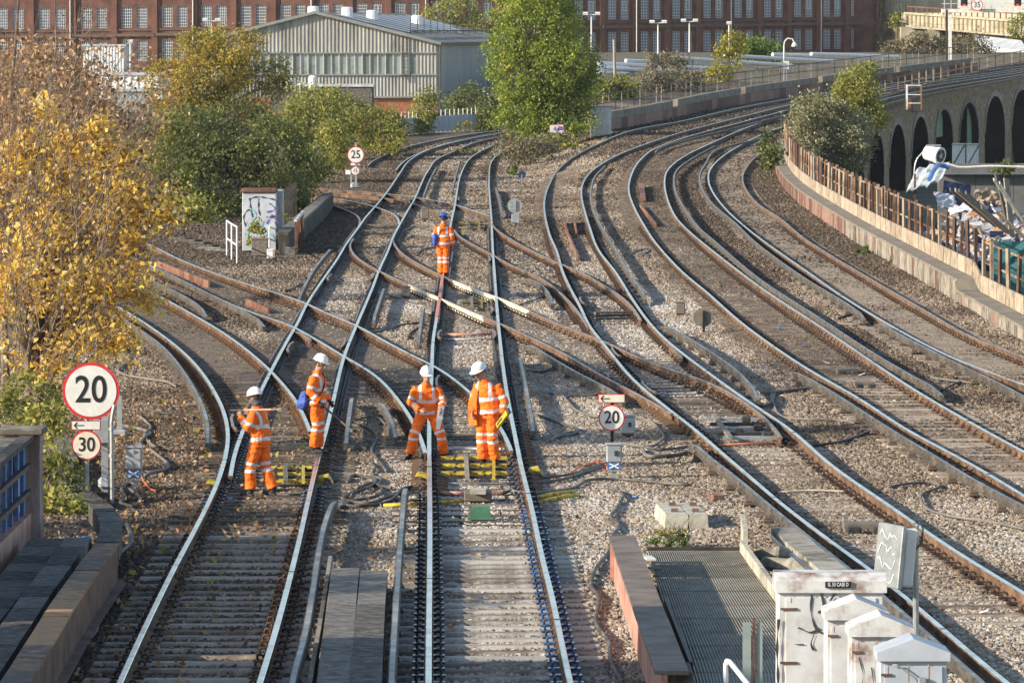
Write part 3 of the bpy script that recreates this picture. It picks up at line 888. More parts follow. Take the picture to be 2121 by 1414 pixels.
def plant(name, label, cat, base, blobs, nclump, per, cr, size, mat, r0=0.12, top=None, nl=14, seed=1, group=None, twig=0.012, shell=0.55, bark='bark', extra=None):
    t = thing(name, label, cat, base, group)
    rj = random.Random(seed * 7 + 1); sat = []
    for (bc, br_) in blobs:                                     # smaller masses break up the outline
        for _ in range(4):
            d_ = Vector((rj.gauss(0, 1), rj.gauss(0, .7), rj.gauss(.25, .9))).normalized(); f_ = rj.uniform(.22, .42)
            sat.append(((bc[0] + d_.x * br_[0] * .95, bc[1] + d_.y * br_[1] * .95, bc[2] + d_.z * br_[2] * .95), (br_[0] * f_, br_[1] * f_, br_[2] * f_ * 1.1)))
    C, P = blob_points([(c_, (r_[0] * .92, r_[1] * .92, r_[2] * .92)) for c_, r_ in blobs] + sat, nclump, per, cr, seed, shell)
    if extra is not None: P = np.concatenate([P, extra])
    mb = MB()
    if top is None:
        top = Vector(blobs[0][0]) + Vector((0, 0, blobs[0][1][2] * 0.4))
    trunk_parts(mb, base, top, r0, C, nl, seed, twig)
    part(mb, 'trunk' if cat == 'tree' else 'stem', M[bark], t)
    me = leaf_mesh('crown', P - np.array(t.location), size, mat, seed=seed)
    o = bpy.data.objects.new('crown' if cat == 'tree' else 'foliage', me); COL.objects.link(o); o.parent = t
    return t

L_gold = leafmat('leaf_gold', [(0.32, 0.18, 0.075), (0.58, 0.36, 0.13), (0.80, 0.54, 0.07), (0.86, 0.66, 0.14), (0.82, 0.68, 0.40)], 0.5, scale=0.9)
L_brown = leafmat('leaf_brown', [(0.14, 0.085, 0.05), (0.32, 0.18, 0.085), (0.46, 0.28, 0.14), (0.56, 0.39, 0.22)], 0.35, scale=0.6)
L_olive = leafmat('leaf_olive', [(0.15, 0.16, 0.04), (0.30, 0.27, 0.05), (0.48, 0.37, 0.06), (0.52, 0.31, 0.07)], 0.45, scale=0.35)
L_dark = leafmat('leaf_dark', [(0.06, 0.08, 0.03), (0.15, 0.175, 0.055), (0.29, 0.29, 0.10)], 0.4, scale=0.3)
L_mid = leafmat('leaf_mid', [(0.11, 0.14, 0.04), (0.23, 0.25, 0.06), (0.37, 0.35, 0.085), (0.46, 0.42, 0.11)], 0.45, scale=0.4)
L_poplar = leafmat('leaf_poplar', [(0.10, 0.16, 0.03), (0.22, 0.30, 0.05), (0.34, 0.40, 0.07), (0.50, 0.48, 0.08)], 0.45, scale=0.35)
L_dry = leafmat('leaf_dry', [(0.10, 0.085, 0.05), (0.20, 0.17, 0.09), (0.32, 0.29, 0.18)], 0.3, scale=0.5)
L_lime = leafmat('leaf_lime', [(0.13, 0.16, 0.02), (0.32, 0.29, 0.03), (0.52, 0.42, 0.04)], 0.35, scale=0.6)
L_green = leafmat('leaf_green', [(0.06, 0.11, 0.02), (0.13, 0.20, 0.035), (0.20, 0.27, 0.06)], 0.3, scale=0.5)
L_silver = leafmat('leaf_silver', [(0.10, 0.105, 0.05), (0.26, 0.25, 0.12), (0.46, 0.43, 0.27)], 0.35, scale=0.35)

def B(px, py, Y, rx, rz, ry=None):              # a rounded mass seen at a pixel, radii in pixels
    s = S(Y); c = AT(px, py, Y)
    return (tuple(c), (rx / s, (ry / s if ry else (rx + rz) / 2 / s), rz / s))

def gbase(px, Y, z=None):
    x = AT(px, 85, Y).x
    return (x, Y, ground_z(x, Y) if z is None else z)

# orange maple close by on the left
Y1 = 96.0
C_b = gbase(35, Y1)
plant('maple_tree', 'golden-leaved maple hanging over the big round 20 sign', 'tree', C_b,
      [B(140, 560, Y1, 120, 130, 120), B(60, 640, Y1 + .6, 110, 150, 110), B(230, 430, Y1 + .3, 75, 100, 80), B(225, 640, Y1 - .4, 55, 60, 60), B(60, 400, Y1 + 1, 110, 100, 100), B(170, 720, Y1 - .6, 55, 45, 50), B(300, 480, Y1, 50, 55, 50), B(320, 410, Y1 + .2, 40, 32, 40), B(285, 560, Y1 - .2, 40, 38, 40), B(255, 700, Y1 - .5, 24, 30, 30), B(200, 340, Y1 + .4, 50, 45, 40), B(340, 455, Y1, 24, 20, 20), B(262, 330, Y1 + .5, 30, 40, 30), B(110, 790, Y1 - .6, 70, 35, 40), B(300, 620, Y1, 18, 26, 20), B(130, 310, Y1 + .6, 30, 30, 35), B(45, 300, Y1 + .8, 30, 30, 40), B(205, 275, Y1 + .6, 14, 22, 25), B(95, 240, Y1 + .9, 12, 18, 30)],
      500, 17, 0.15, 0.105, L_gold, 0.09, AT(95, 500, Y1), 40, 5, twig=0.007, shell=0.35, bark='twig')
mt_ = [o for o in bpy.data.objects if o.name.startswith('maple_tree')][0]
mb = MB(); rnd = random.Random(12)
for k in range(170):                                            # bare shoots showing among the leaves
    x0, y0 = rnd.uniform(-30, 230), rnd.uniform(430, 760); ln_ = rnd.uniform(60, 230); an_ = rnd.uniform(-.15, .9)
    Yd = Y1 - rnd.uniform(.2, 1.3)
    if k % 3 == 0: y0 -= 210; ln_ *= 1.3
    q_ = [AT(x0 + math.sin(an_) * ln_ * f + rnd.uniform(-3, 3), y0 - math.cos(an_) * ln_ * f, Yd + .3 * f) for f in np.linspace(0, 1, 5)]
    mb.tube(q_, [.0075, .0065, .0055, .0045, .003], 4, caps=False)
part(mb, 'shoots', M['twig'], mt_)
# bare leading shoots and brown leaves above it
t = thing('brown_tree', 'twiggy brown half-bare tree rising behind the golden maple', 'tree', gbase(10, 112))
mb = MB(); rnd = random.Random(3); P = []
for k in range(400):
    x0 = rnd.uniform(-90, 215); y0 = rnd.uniform(420, 640)
    ln = rnd.uniform(160, 470) * (1 - max(0, x0 - 60) / 360)
    lean = rnd.uniform(-0.1, 0.42) + max(0, x0) / 800
    Yd = 112 + rnd.uniform(-5, 5)
    pts = [AT(x0 + lean * ln * q + rnd.uniform(-7, 7) + 22 * q * q, max(-40, y0 - ln * q), Yd + rnd.uniform(-.2, .2) + q) for q in np.linspace(0, 1, 7)]
    r = rnd.choice([0.006, 0.008, 0.011, 0.02])
    mb.tube(pts, [max(.0035, r * (1 - .8 * i / 6)) for i in range(7)], 4, caps=False)
    for i in range(1, 6):
        for b in range(2):
            d = Vector((rnd.uniform(-.5, .8), rnd.uniform(-.4, .4), rnd.uniform(.1, .7)))
            e = pts[i] + d * rnd.uniform(.4, 1.0)
            mb.tube([pts[i], pts[i].lerp(e, .5) + Vector((0, 0, .05)), e], [.0055, .004, .0028], 3, caps=False)
            wgt = 1.0 if y0 - ln * i / 6 > 120 else 0.35
            for q in range(rnd.randint(0, int(11 * wgt))):
                f = rnd.random()
                P.append(pts[i].lerp(e, f) + Vector((rnd.gauss(0, .11), rnd.gauss(0, .11), rnd.gauss(0, .1))))
b0 = Vector(gbase(10, 112))
mb.tube([b0, AT(5, 560, 112), AT(12, 300, 112), AT(35, 60, 112), AT(42, -60, 112)], [.10, .06, .045, .03, .015], 7)
mb.tube(catmull([b0, AT(45, 620, 111), AT(80, 430, 111), AT(98, 250, 111.5), AT(116, 90, 112), AT(110, -50, 112)], .4), .012, 6)
part(mb, 'trunk', M['twig'], t)
me = leaf_mesh('crown', np.array([p[:] for p in P]) - np.array(t.location), 0.105, L_brown, seed=8)
o = bpy.data.objects.new('crown', me); COL.objects.link(o); o.parent = t
plant('ochre_tree', 'dense brown-green tree behind the bare twigs at the left edge', 'tree', gbase(90, 150),
      [B(80, 190, 150, 130, 110), B(150, 260, 150, 80, 100), B(40, 330, 151, 130, 120)], 330, 20, 0.25, 0.15, L_brown, 0.15, AT(80, 200, 150), 16, 9)

plant('cherry_tree', 'yellow-olive spreading tree in front of the cream shed', 'tree', gbase(425, 330),
      [B(430, 150, 330, 95, 65, 90), B(520, 190, 331, 90, 50), B(350, 180, 330, 60, 55), B(470, 100, 331, 75, 45), B(400, 225, 329, 75, 45), B(560, 160, 332, 45, 40), B(410, 110, 330, 60, 40)],
      620, 30, 0.30, 0.165, L_olive, 0.22, AT(430, 150, 330), 22, 12)
plant('evergreen_shrub', 'large dark green shrub behind the graffitied white cabinet', 'bush', gbase(460, 232),
      [B(470, 370, 232, 110, 105, 60), B(390, 320, 233, 70, 110, 60), B(560, 330, 233, 75, 100, 60), B(430, 440, 229, 100, 60, 40), B(600, 410, 231, 50, 75, 40), B(500, 260, 236, 90, 60, 50)],
      1300, 30, 0.24, 0.125, L_dark, 0.10, None, 20, 21, shell=0.7)
plant('hazel_shrub', 'tangled olive shrub filling the gap left of the graffitied cabinet', 'bush', gbase(360, 225),
      [B(350, 400, 225, 45, 80, 40), B(395, 445, 222, 60, 45, 30), B(335, 300, 228, 40, 60, 40), B(415, 270, 240, 60, 40)],
      420, 26, 0.24, 0.13, L_mid, 0.06, None, 12, 22, shell=0.6)
plant('elder_shrub', 'dark leafy shrub arching over the iron palings', 'bush', gbase(620, 240),
      [B(625, 360, 240, 40, 55, 30), B(600, 440, 230, 35, 45, 25), B(655, 345, 246, 25, 35, 25)],
      300, 26, 0.22, 0.13, L_dark, 0.06, None, 10, 24, shell=0.6)
plant('privet_shrub', 'pale green shrub mass above the diagonal track left of the 25 sign', 'bush', gbase(640, 282),
      [B(640, 270, 282, 75, 75, 60), B(690, 310, 280, 40, 50, 40), B(600, 300, 283, 50, 60, 40), B(660, 215, 286, 60, 35)],
      640, 28, 0.27, 0.14, L_mid, 0.08, None, 14, 23, shell=0.6)
plant('laurel_shrub', 'rounded green shrub right beside the 25 speed sign', 'bush', gbase(770, 345),
      [B(760, 265, 345, 60, 50, 40), B(805, 285, 344, 35, 35, 30), B(715, 245, 347, 60, 50, 40), B(680, 225, 349, 45, 40)],
      520, 26, 0.28, 0.16, L_mid, 0.08, None, 10, 25, shell=0.6)
plant('ivy_shrub', 'shaded dark shrub against the end wall of the shed', 'bush', gbase(975, 462),
      [B(975, 225, 462, 50, 50), B(1010, 245, 460, 35, 40)], 200, 22, 0.35, 0.26, L_dark, 0.08, None, 8, 27)
plant('buddleia', 'small yellow-green shrub growing through the pale blue fence', 'bush', gbase(885, 436),
      [B(880, 225, 436, 32, 30), B(875, 255, 435, 22, 22)], 110, 20, 0.25, 0.22, L_mid, 0.05, None, 8, 29)
plant('poplar_tree', 'tall bright green poplar between the two groups of tracks', 'tree', gbase(1125, 338),
      [B(1120, 60, 338, 95, 90, 80), B(1105, 150, 338, 108, 80, 90), B(1150, 190, 339, 85, 75, 80), B(1100, 230, 337, 70, 60, 60), B(1125, 270, 337, 85, 42, 60), B(1120, -20, 338, 85, 70), B(1195, 130, 340, 45, 80), B(1040, 110, 338, 35, 60), B(1190, 230, 340, 40, 50), B(1115, 300, 336, 60, 22)],
      1900, 30, 0.27, 0.155, L_poplar, 0.28, AT(1120, 60, 338), 26, 31, shell=0.62)
plant('bramble', 'dry brown bramble tangle at the foot of the poplar', 'bush', gbase(1085, 318),
      [B(1085, 318, 318, 48, 24), B(1060, 300, 320, 30, 22), B(1120, 305, 322, 35, 20)], 150, 20, 0.25, 0.15, L_dry, 0.03, None, 30, 33, twig=0.015, bark='twig')
plant('hedge_shrub', 'low mixed shrub between the poplar and the white pipes', 'bush', gbase(1275, 420, 0.6),
      [B(1270, 195, 420, 35, 32), B(1300, 190, 421, 25, 28), B(1245, 205, 419, 22, 40)], 170, 20, 0.3, 0.22, L_mid, 0.05, None, 8, 35)
plant('wild_hedge', 'weedy hedge behind the railing right of the wooden pole', 'bush', gbase(1380, 440, 1.0),
      [B(1350, 170, 440, 40, 26), B(1410, 165, 441, 45, 30), B(1380, 130, 445, 50, 18)], 200, 20, 0.3, 0.22, L_dry, 0.05, None, 8, 37)
plant('birch_tree', 'small golden-yellow birch behind the curved railing', 'tree', gbase(1497, 468, 1.0),
      [B(1500, 135, 468, 32, 48), B(1485, 165, 467, 22, 28), B(1515, 95, 469, 24, 28)], 130, 22, 0.25, 0.2, L_lime, 0.06, AT(1497, 70, 468), 14, 39, bark='twig', twig=0.02)
plant('willow_bush', 'bright green rounded bush below the factory windows', 'bush', gbase(1580, 525, 3.0),
      [B(1575, 98, 525, 36, 22), B(1600, 110, 524, 22, 18), B(1550, 112, 524, 20, 15)], 130, 22, 0.32, 0.24, L_green, 0.05, None, 6, 41)
plant('verge_shrub', 'olive scrub behind the upper railing near the gantry post', 'bush', gbase(1900, 560, 3.0),
      [B(1900, 100, 560, 50, 28), B(1960, 105, 560, 45, 28), B(2010, 100, 560, 40, 25), B(1860, 108, 560, 30, 20)], 240, 22, 0.36, 0.26, L_dry, 0.05, None, 8, 43)
plant('viaduct_bush', 'leafy green bush growing by the concrete bridge end', 'bush', gbase(2105, 600, 4.0),
      [B(2110, 60, 600, 25, 35), B(1860, 40, 640, 16, 18)], 90, 22, 0.36, 0.26, L_mid, 0.05, None, 6, 45)
plant('garden_tree', 'wispy tree seen over the shed roof', 'tree', gbase(925, 590, 1.0),
      [B(915, 35, 590, 40, 28), B(965, 30, 592, 30, 38), B(980, 70, 590, 25, 30)], 160, 18, 0.4, 0.28, L_mid, 0.1, None, 10, 47)
plant('sycamore_tree', 'yellow-green tree growing up beside the viaduct parapet', 'tree', gbase(1775, 338, -4.6),
      [B(1775, 185, 338, 45, 52, 45), B(1790, 235, 338, 38, 50, 40), B(1755, 225, 338, 40, 40, 40)], 520, 26, 0.25, 0.15, L_mid, 0.14, AT(1775, 190, 338), 14, 51)
plant('sallow_tree', 'broad silvery-green tree leaning over the rusty fence', 'tree', gbase(1715, 305, -4.6),
      [B(1710, 260, 305, 75, 55, 50), B(1665, 275, 303, 45, 60, 40), B(1730, 320, 304, 75, 55, 50), B(1680, 225, 308, 40, 25), B(1660, 320, 302, 40, 45, 40), B(1770, 290, 306, 40, 50)], 950, 28, 0.24, 0.14, L_silver, 0.16, AT(1710, 260, 305), 20, 53, shell=0.65)
plant('wall_ivy', 'dark green ivy at the end of the low wall', 'bush', gbase(1598, 268, 0.4),
      [B(1597, 330, 268, 14, 26, 14), B(1590, 300, 275, 12, 18, 12)], 60, 18, 0.2, 0.17, L_dark, 0.04, None, 5, 55)
# undergrowth at the near left: wall creeper and small weeds
plant('bindweed', 'pale-leaved creeper growing beside the brick pier at the left edge', 'bush', gbase(110, 86, -0.35),
      [B(115, 990, 86, 65, 60, 40), B(85, 900, 88, 50, 60, 40), B(120, 1060, 84, 55, 35, 40), B(60, 830, 92, 70, 50)], 170, 15, 0.12, 0.10, L_mid, 0.02, None, 16, 57, twig=0.006)
def weeds(label, px, py, w, h, n, mat, seed, size=0.05, flowers=None, name='weed_clump', dz=-.2):
    c = U(px, py, dz); s = S(c.y)
    return plant(name, label, 'plant', tuple(c), [((c.x, c.y, c.z + h / s / 2), (w / s / 2, w / s / 3, h / s / 2))], max(8, n // 12), 12, 0.035, size, mat, 0.008, None, 8, seed, twig=0.004)
t = weeds('yellow-flowering weed clump in front of the concrete blocks', 1388, 1135, 92, 38, 420, L_green, 61, 0.045)
fl = []
c = U(1388, 1135, -.2)
for k in range(46):
    fl.append((c.x + random.gauss(0, .17), c.y + random.gauss(0, .1), c.z + .21 + random.gauss(0, .03)))
M['petal'] = nmat('petal_yellow', [(0.75, 0.55, 0.01), (0.85, 0.68, 0.02)], 5, 0.6)
mb = MB()
for p in fl:
    for a in range(6):
        mb.poly([p, (p[0] + .022 * math.cos(a * 1.05), p[1] + .012 * math.sin(a * 1.05), p[2] + .012), (p[0] + .022 * math.cos(a * 1.05 + .7), p[1] + .012 * math.sin(a * 1.05 + .7), p[2] + .012)])
o = part(mb, 'flowers', M['petal'], t, kind='stuff')
weeds('leafy weeds overgrowing the graffitied white cabinet', 532, 527, 50, 70, 700, L_lime, 63, 0.09)
weeds('dark leafy weeds right of the graffitied cabinet', 590, 500, 40, 60, 300, L_mid, 64, 0.10)
weeds('green weeds on the bank near the poplar foot', 1062, 365, 28, 22, 160, L_green, 65, 0.12)
weeds('tuft of weeds against the low cream wall', 1790, 530, 34, 22, 120, L_green, 66, 0.09)
weeds('small weed tuft beside the low cream wall end', 1850, 548, 24, 12, 80, L_green, 67, 0.08)
weeds('weeds growing at the pale blue fence foot', 845, 278, 60, 22, 200, L_mid, 68, 0.2)
weeds('tall pale weeds in front of the pale blue fence', 970, 278, 50, 26, 200, L_lime, 69, 0.2)
weeds('low grass on the bank right of the poplar', 1195, 310, 70, 14, 220, L_lime, 70, 0.2)
weeds('weeds between the bending far tracks', 975, 318, 70, 10, 200, L_mid, 71, 0.16)
weeds('grassy weeds along the far track left of the sign', 790, 308, 60, 16, 160, L_green, 72, 0.2)

# ------------------------------------------------------------------ the brick factory
M['factory_brick'] = nmat('factory_brick', [(0.095, 0.048, 0.038), (0.15, 0.072, 0.054), (0.20, 0.10, 0.075)], 0.8, 0.9, 0, 0.3, 8, rnd=0.1)
M['factory_pier'] = nmat('factory_pier', [(0.13, 0.062, 0.046), (0.19, 0.09, 0.063)], 0.8, 0.9, 0, 0.3, 8, rnd=0.2)
M['factory_stone'] = nmat('factory_band', [(0.11, 0.075, 0.06), (0.17, 0.12, 0.095)], 1, 0.9)
M['muntin'] = nmat('window_bar_white', [(0.55, 0.56, 0.57), (0.68, 0.69, 0.70)], 3, 0.5)
def glassmat(name, col, rough=0.12):
    m = nmat(name, [tuple(c * .7 for c in col), col, tuple(min(1, c * 1.5) for c in col)], 0.6, rough, 0.0, rnd=0.6, spec=0.6)
    return m
M['glass'] = glassmat('window_glass', (0.07, 0.10, 0.15))
pairs_px = [-67, 21, 108, 195, 278, 362, 443, 525, 607, 685, 765, 844, 919, 995, 1069, 1141, 1212, 1281, 1348, 1413, 1477, 1541, 1602, 1664, 1724, 1781]
YF = 620.0
bays = []
for i, px in enumerate(pairs_px):
    k = i - 2
    Yk = YF + (0 if k < 8 else 26.0 * ((k - 8) / 15.0) ** 1.6)
    bays.append((AT(px, 85, Yk).x, Yk, 1.5 * max(0, (px - 108)) / 1673.0))
fac = thing('brick_factory', 'long red-brown brick factory with white multi-pane windows along the skyline', 'building', (bays[0][0], YF, 2.0))
def win_frame(w, h, cols, rows, bar):
    mb = MB()
    mb.beam((-w / 2, 0, 0), (-w / 2, 0, h), bar * 1.8, .08); mb.beam((w / 2, 0, 0), (w / 2, 0, h), bar * 1.8, .08)
    mb.beam((-w / 2, 0, 0), (w / 2, 0, 0), .08, bar * 1.8); mb.beam((-w / 2, 0, h), (w / 2, 0, h), .08, bar * 1.8)
    for i in range(1, cols):
        mb.beam((-w / 2 + w * i / cols, -.002, 0), (-w / 2 + w * i / cols, -.002, h), bar, .05)
    for j in range(1, rows):
        mb.beam((-w / 2, .002, h * j / rows), (w / 2, .002, h * j / rows), .05, bar)
    return mb
wf_me = win_frame(1.16, 2.25, 5, 7, 0.045).mesh('window', M['muntin'])
mbp = MB(); mbp.quad((-.58, .05, 0), (.58, .05, 0), (.58, .05, 2.25), (-.58, .05, 2.25))
wp_me = mbp.mesh('pane', M['glass'])
mbo = MB(); mbo.beam((-.22, -.05, .9), (-.22, -.05, 2.0), .06, .06); mbo.beam((.22, -.05, .9), (.22, -.05, 2.0), .06, .06); mbo.beam((-.22, -.05, .9), (.22, -.05, .9), .06, .06); mbo.beam((-.22, -.05, 2.0), (.22, -.05, 2.0), .06, .06)
wo_me = mbo.mesh('opening_light', M['muntin'])
rows_z = [4.45, 8.1, 11.9]
wall = MB(); pier = MB(); band = MB()
for i, (bx, by, bz) in enumerate(bays):
    a = bays[max(0, i - 1)]; b = bays[min(len(bays) - 1, i + 1)]
    ang = math.atan2(b[1] - a[1], b[0] - a[0])
    c, s_ = math.cos(ang), math.sin(ang)
    nb = bays[i + 1] if i + 1 < len(bays) else (2 * bx - bays[i - 1][0], 2 * by - bays[i - 1][1], bz)
    W = math.hypot(nb[0] - bx, nb[1] - by)
    dx, dy = (nb[0] - bx) / W, (nb[1] - by) / W
    ang = math.atan2(dy, dx)
    mid = W / 2
    def PT(u, v, z): return (bx + dx * u - dy * v, by + dy * u + dx * v, z + bz)
    def bxl(mbx, u0, u1, z0, z1, v0, v1):
        mbx.box(PT((u0 + u1) / 2, (v0 + v1) / 2, (z0 + z1) / 2), (u1 - u0, v1 - v0, z1 - z0), ang)
    wc = min(0.19 * W, 0.87); hw = 0.58
    hw = min(hw, wc * .68)
    # solid wall: piers between the openings, and spandrels above and below them
    for u0, u1 in ((-wc + hw, wc - hw), (wc + hw, W - wc - hw)):
        bxl(wall, u0, u1, 0.0, 16.0, 0, .5)
    for z0, z1 in ((0, rows_z[0]), (rows_z[0] + 2.25, rows_z[1]), (rows_z[1] + 2.25, rows_z[2]), (rows_z[2] + 2.25, 16.0)):
        for u in (-wc, wc):
            bxl(wall, u - hw, u + hw, z0, z1, 0.004, .5)
    pier = MB(); band = MB()
    bxl(pier, mid - .32, mid + .32, 0, 7.1, -.28, 0.1); bxl(pier, mid - .3, mid + .3, 7.45, 16, -.24, 0.1); part(pier, 'pilaster', M['factory_pier'], fac)
    bxl(band, -W / 2 + .004, W / 2 - .004, 7.12, 7.42, -.32, 0.1); bxl(band, -W / 2 + .004, W / 2 - .004, 3.7, 3.9, -.12, .1); bxl(band, -W / 2 + .004, W / 2 - .004, 7.75, 7.9, -.12, .1); part(band, 'stone_band', M['factory_stone'], fac)
    if i % 3 == 2:
        dp = MB(); dp.tube([(bx + 2.0, by - .35, 1 + bz), (bx + 2.0, by - .35, 15.5 + bz)], .07, 6); part(dp, 'downpipe', M['galv'], fac)
    for rz_, z0 in enumerate(rows_z[:2] if i < 27 else rows_z):
        for u in (-wc, wc):
            w_ = piece(wf_me, 'window', fac, PT(u, .16, z0), ang, scale=(hw / .58, 1, 1))
            p_ = bpy.data.objects.new('pane', wp_me); COL.objects.link(p_); p_.parent = w_
            if rz_ == 1 and (u > 0) and i > 9:
                q_ = bpy.data.objects.new('opening_light', wo_me); COL.objects.link(q_); q_.parent = w_
part(wall, 'wall', M['factory_brick'], fac)
# end block behind the facade closes the building
mb = MB(); e = bays[-1]
mb.quad((e[0] + 1.8, e[1] + .3, 0), (e[0] + 4, e[1] + 40, 0), (e[0] + 4, e[1] + 40, 17), (e[0] + 1.8, e[1] + .3, 17))
mb.quad((bays[0][0], YF + .6, 0), (bays[8][0], YF + .6, 0), (bays[8][0], YF + .6, 16.5), (bays[0][0], YF + .6, 16.5))
mb.quad((bays[8][0], YF + .6, 0), (e[0] + 1.8, e[1] + .6, 0), (e[0] + 1.8, e[1] + .6, 16.5), (bays[8][0], YF + .6, 16.5))
mb.quad((bays[0][0], YF + .6, 16), (e[0] + 1.8, e[1] + .6, 16), (e[0] + 4, e[1] + 40, 16), (bays[0][0], YF + 40, 16))
part(mb, 'rear_block', M['factory_brick'], fac)

# ------------------------------------------------------------------ cream corrugated shed
M['corr_cream'] = nmat('corrugated_cream', [(0.13, 0.12, 0.10), (0.30, 0.29, 0.26), (0.43, 0.42, 0.385)], 1.1, 0.85, 0, stretch=(1, 1, .18), pos=(.25, .48, .7))
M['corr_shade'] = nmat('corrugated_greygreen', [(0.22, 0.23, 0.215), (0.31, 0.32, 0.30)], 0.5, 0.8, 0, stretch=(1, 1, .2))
M['roof_grey'] = nmat('shed_roof', [(0.12, 0.105, 0.08), (0.21, 0.195, 0.155), (0.29, 0.275, 0.235)], 0.4, 0.85)
M['roof_light'] = nmat('rooflight', [(0.36, 0.36, 0.35), (0.55, 0.56, 0.56)], 1, 0.5)
M['shed_glass'] = glassmat('shed_glazing', (0.22, 0.25, 0.23), 0.25)
F0 = AT(907, 88, 500)                                   # right front eave corner
fd = Vector((-0.985, -0.10, 0)); fd.normalize()        # along the gable to the left
bd = Vector((0.18, 1.0, 0)); bd.normalize()            # back along the ridge
def SP(u, v, z): return Vector((F0.x, F0.y, 0)) + fd * u + bd * v + Vector((0, 0, z))
Wg = 21.4; zE = F0.z; zR = 9.27; ur = 10.75
def roof_z(u): return zE + (zR - zE) * (u / ur if u < ur else (Wg - u) / (Wg - ur))
shed = thing('corrugated_shed', 'cream corrugated industrial shed with a glazed band and low gable', 'building', tuple(SP(0, 0, -0.5)))
def corrugated(z0, z1f, u0, u1, pitch, depth, mat, nm, pt):
    mb = MB(); n = int((u1 - u0) / pitch * 2); prev = None
    for i in range(n + 1):
        u = u0 + (u1 - u0) * i / n; d = -depth if i % 2 else 0.0
        a, b = pt(u, d, z0), pt(u, d, z1f(u))
        if prev: mb.quad(prev[0], a, b, prev[1])
        prev = (a, b)
    part(mb, nm, mat, shed)
zg1, zg0, zb = 6.8 - 25 / 23.57, 6.8 - 70 / 23.57, 6.8 - 116 / 23.57
corrugated(zg1, roof_z, 0, Wg, .33, .055, M['corr_cream'], 'upper_cladding', SP)
corrugated(zb, lambda u: zg0, 0, Wg, .30, .055, M['corr_cream'], 'lower_cladding', SP)
corrugated(zg0, lambda u: zg1, 0, 1.9, .30, .055, M['corr_cream'], 'corner_cladding', SP)
for i in range(28):
    u = 1.9 + i * .68 + .03; mb = MB(); mb.quad(SP(u, .05, zg0), SP(u + .62, .05 + random.uniform(-.01, .02), zg0), SP(u + .62, .05, zg1), SP(u, .05 + random.uniform(-.01, .02), zg1)); part(mb, 'glass_pane', M['shed_glass'], shed)
for i in range(28):
    u = 1.9 + i * .68
    mb = MB(); mb.beam(SP(u, -.03, zg0), SP(u, -.03, zg1), .05, .06); part(mb, 'glazing_bar', M['pale_paint'], shed)
mb = MB(); mb.beam(SP(0, -.12, zg1), SP(Wg, -.12, zg1), .1, .1); mb.beam(SP(0, -.12, zg0), SP(Wg, -.12, zg0), .1, .12); mb.beam(SP(-.1, -.15, zb), SP(9, -.15, zb), .35, .14); part(mb, 'flashing', M['corr_shade'], shed)
mb = MB(); mb.quad(SP(-.02, -.02, -.6), SP(Wg, -.02, -.6), SP(Wg, -.02, zb), SP(-.02, -.02, zb)); part(mb, 'brick_base', nmat('shed_brick', [(0.30, 0.11, 0.06), (0.42, 0.17, 0.09)], 1.5, .9), shed)
mb = MB()
for q in range(8):
    v0, v1 = q * 5, q * 5 + 4.96
    for z0, z1 in ((.8, 3.6), (3.65, zE)):
        mb.quad(SP(0, v0, z0), SP(0, v1, z0), SP(0, v1, z1), SP(0, v0, z1))
mb.quad(SP(.05, 0, -.6), SP(.05, 40, -.6), SP(.05, 40, zE), SP(.05, 0, zE))
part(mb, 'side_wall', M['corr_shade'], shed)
mb = MB()
mb.quad(SP(-.35, -.3, zE - .05), SP(-.35, 40, zE + .1), SP(ur, 40, zR + .1), SP(ur, -.3, zR + .05))
mb.quad(SP(ur, -.3, zR + .05), SP(ur, 40, zR + .1), SP(Wg + .3, 40, zE + .1), SP(Wg + .3, -.3, zE - .05))
part(mb, 'roof', M['roof_grey'], shed)
mb = MB(); mb.beam(SP(-.35, -.3, zE - .12), SP(-.35, 40, zE), .2, .22); part(mb, 'gutter', M['dark_steel'], shed)
mb = MB(); mb.beam(SP(-.35, -.36, zE - .12), SP(ur, -.36, zR + .02), .12, .25); mb.beam(SP(ur, -.36, zR + .02), SP(Wg, -.36, zE - .1), .12, .25); part(mb, 'verge_board', M['corr_shade'], shed)
for q in range(9):
    v0 = 3 + q * 4
    mb = MB()
    a, b = 3.2, 9.8
    mb.quad(SP(a, v0, roof_z(a) + .12), SP(a, v0 + 2.4, roof_z(a) + .13), SP(b, v0 + 2.4, roof_z(b) + .13), SP(b, v0, roof_z(b) + .12))
    part(mb, 'rooflight', M['roof_light'], shed)
for q in range(12):
    mb = MB(); u = 2.6; v = 1 + q * 3.1
    mb.beam(SP(u, v, roof_z(u)), SP(u, v, roof_z(u) + 1.4), .06, .06); part(mb, 'guard_post', M['dark_steel'], shed)
mb = MB(); mb.beam(SP(2.6, 1, roof_z(2.6) + .35), SP(2.6, 36, roof_z(2.6) + .45), .09, .14); part(mb, 'guard_rail', M['dark_steel'], shed)
for u, v in ((9.2, 6), (8.2, 12), (12.0, 5), (6.5, 24)):
    mb = MB(); p = SP(u, v, roof_z(u)); mb.tube([p, p + Vector((0, 0, .85)), p + Vector((0, 0, .9))], [.55, .5, .3], 14); part(mb, 'roof_vent', M['white'], shed)
mb = MB()
for k in (0, 1):
    a0 = SP(2.6 + k * .45, -.25, zb + 1.5); a1 = SP(2.6 + k * .45, -.25, roof_z(2.8) + .2); mb.beam(a0, a1, .05, .05)
for j in range(14):
    z = zb + 1.6 + j * .32; mb.beam(SP(2.6, -.25, z), SP(3.05, -.25, z), .03, .03)
part(mb, 'ladder', M['dark_steel'], shed)
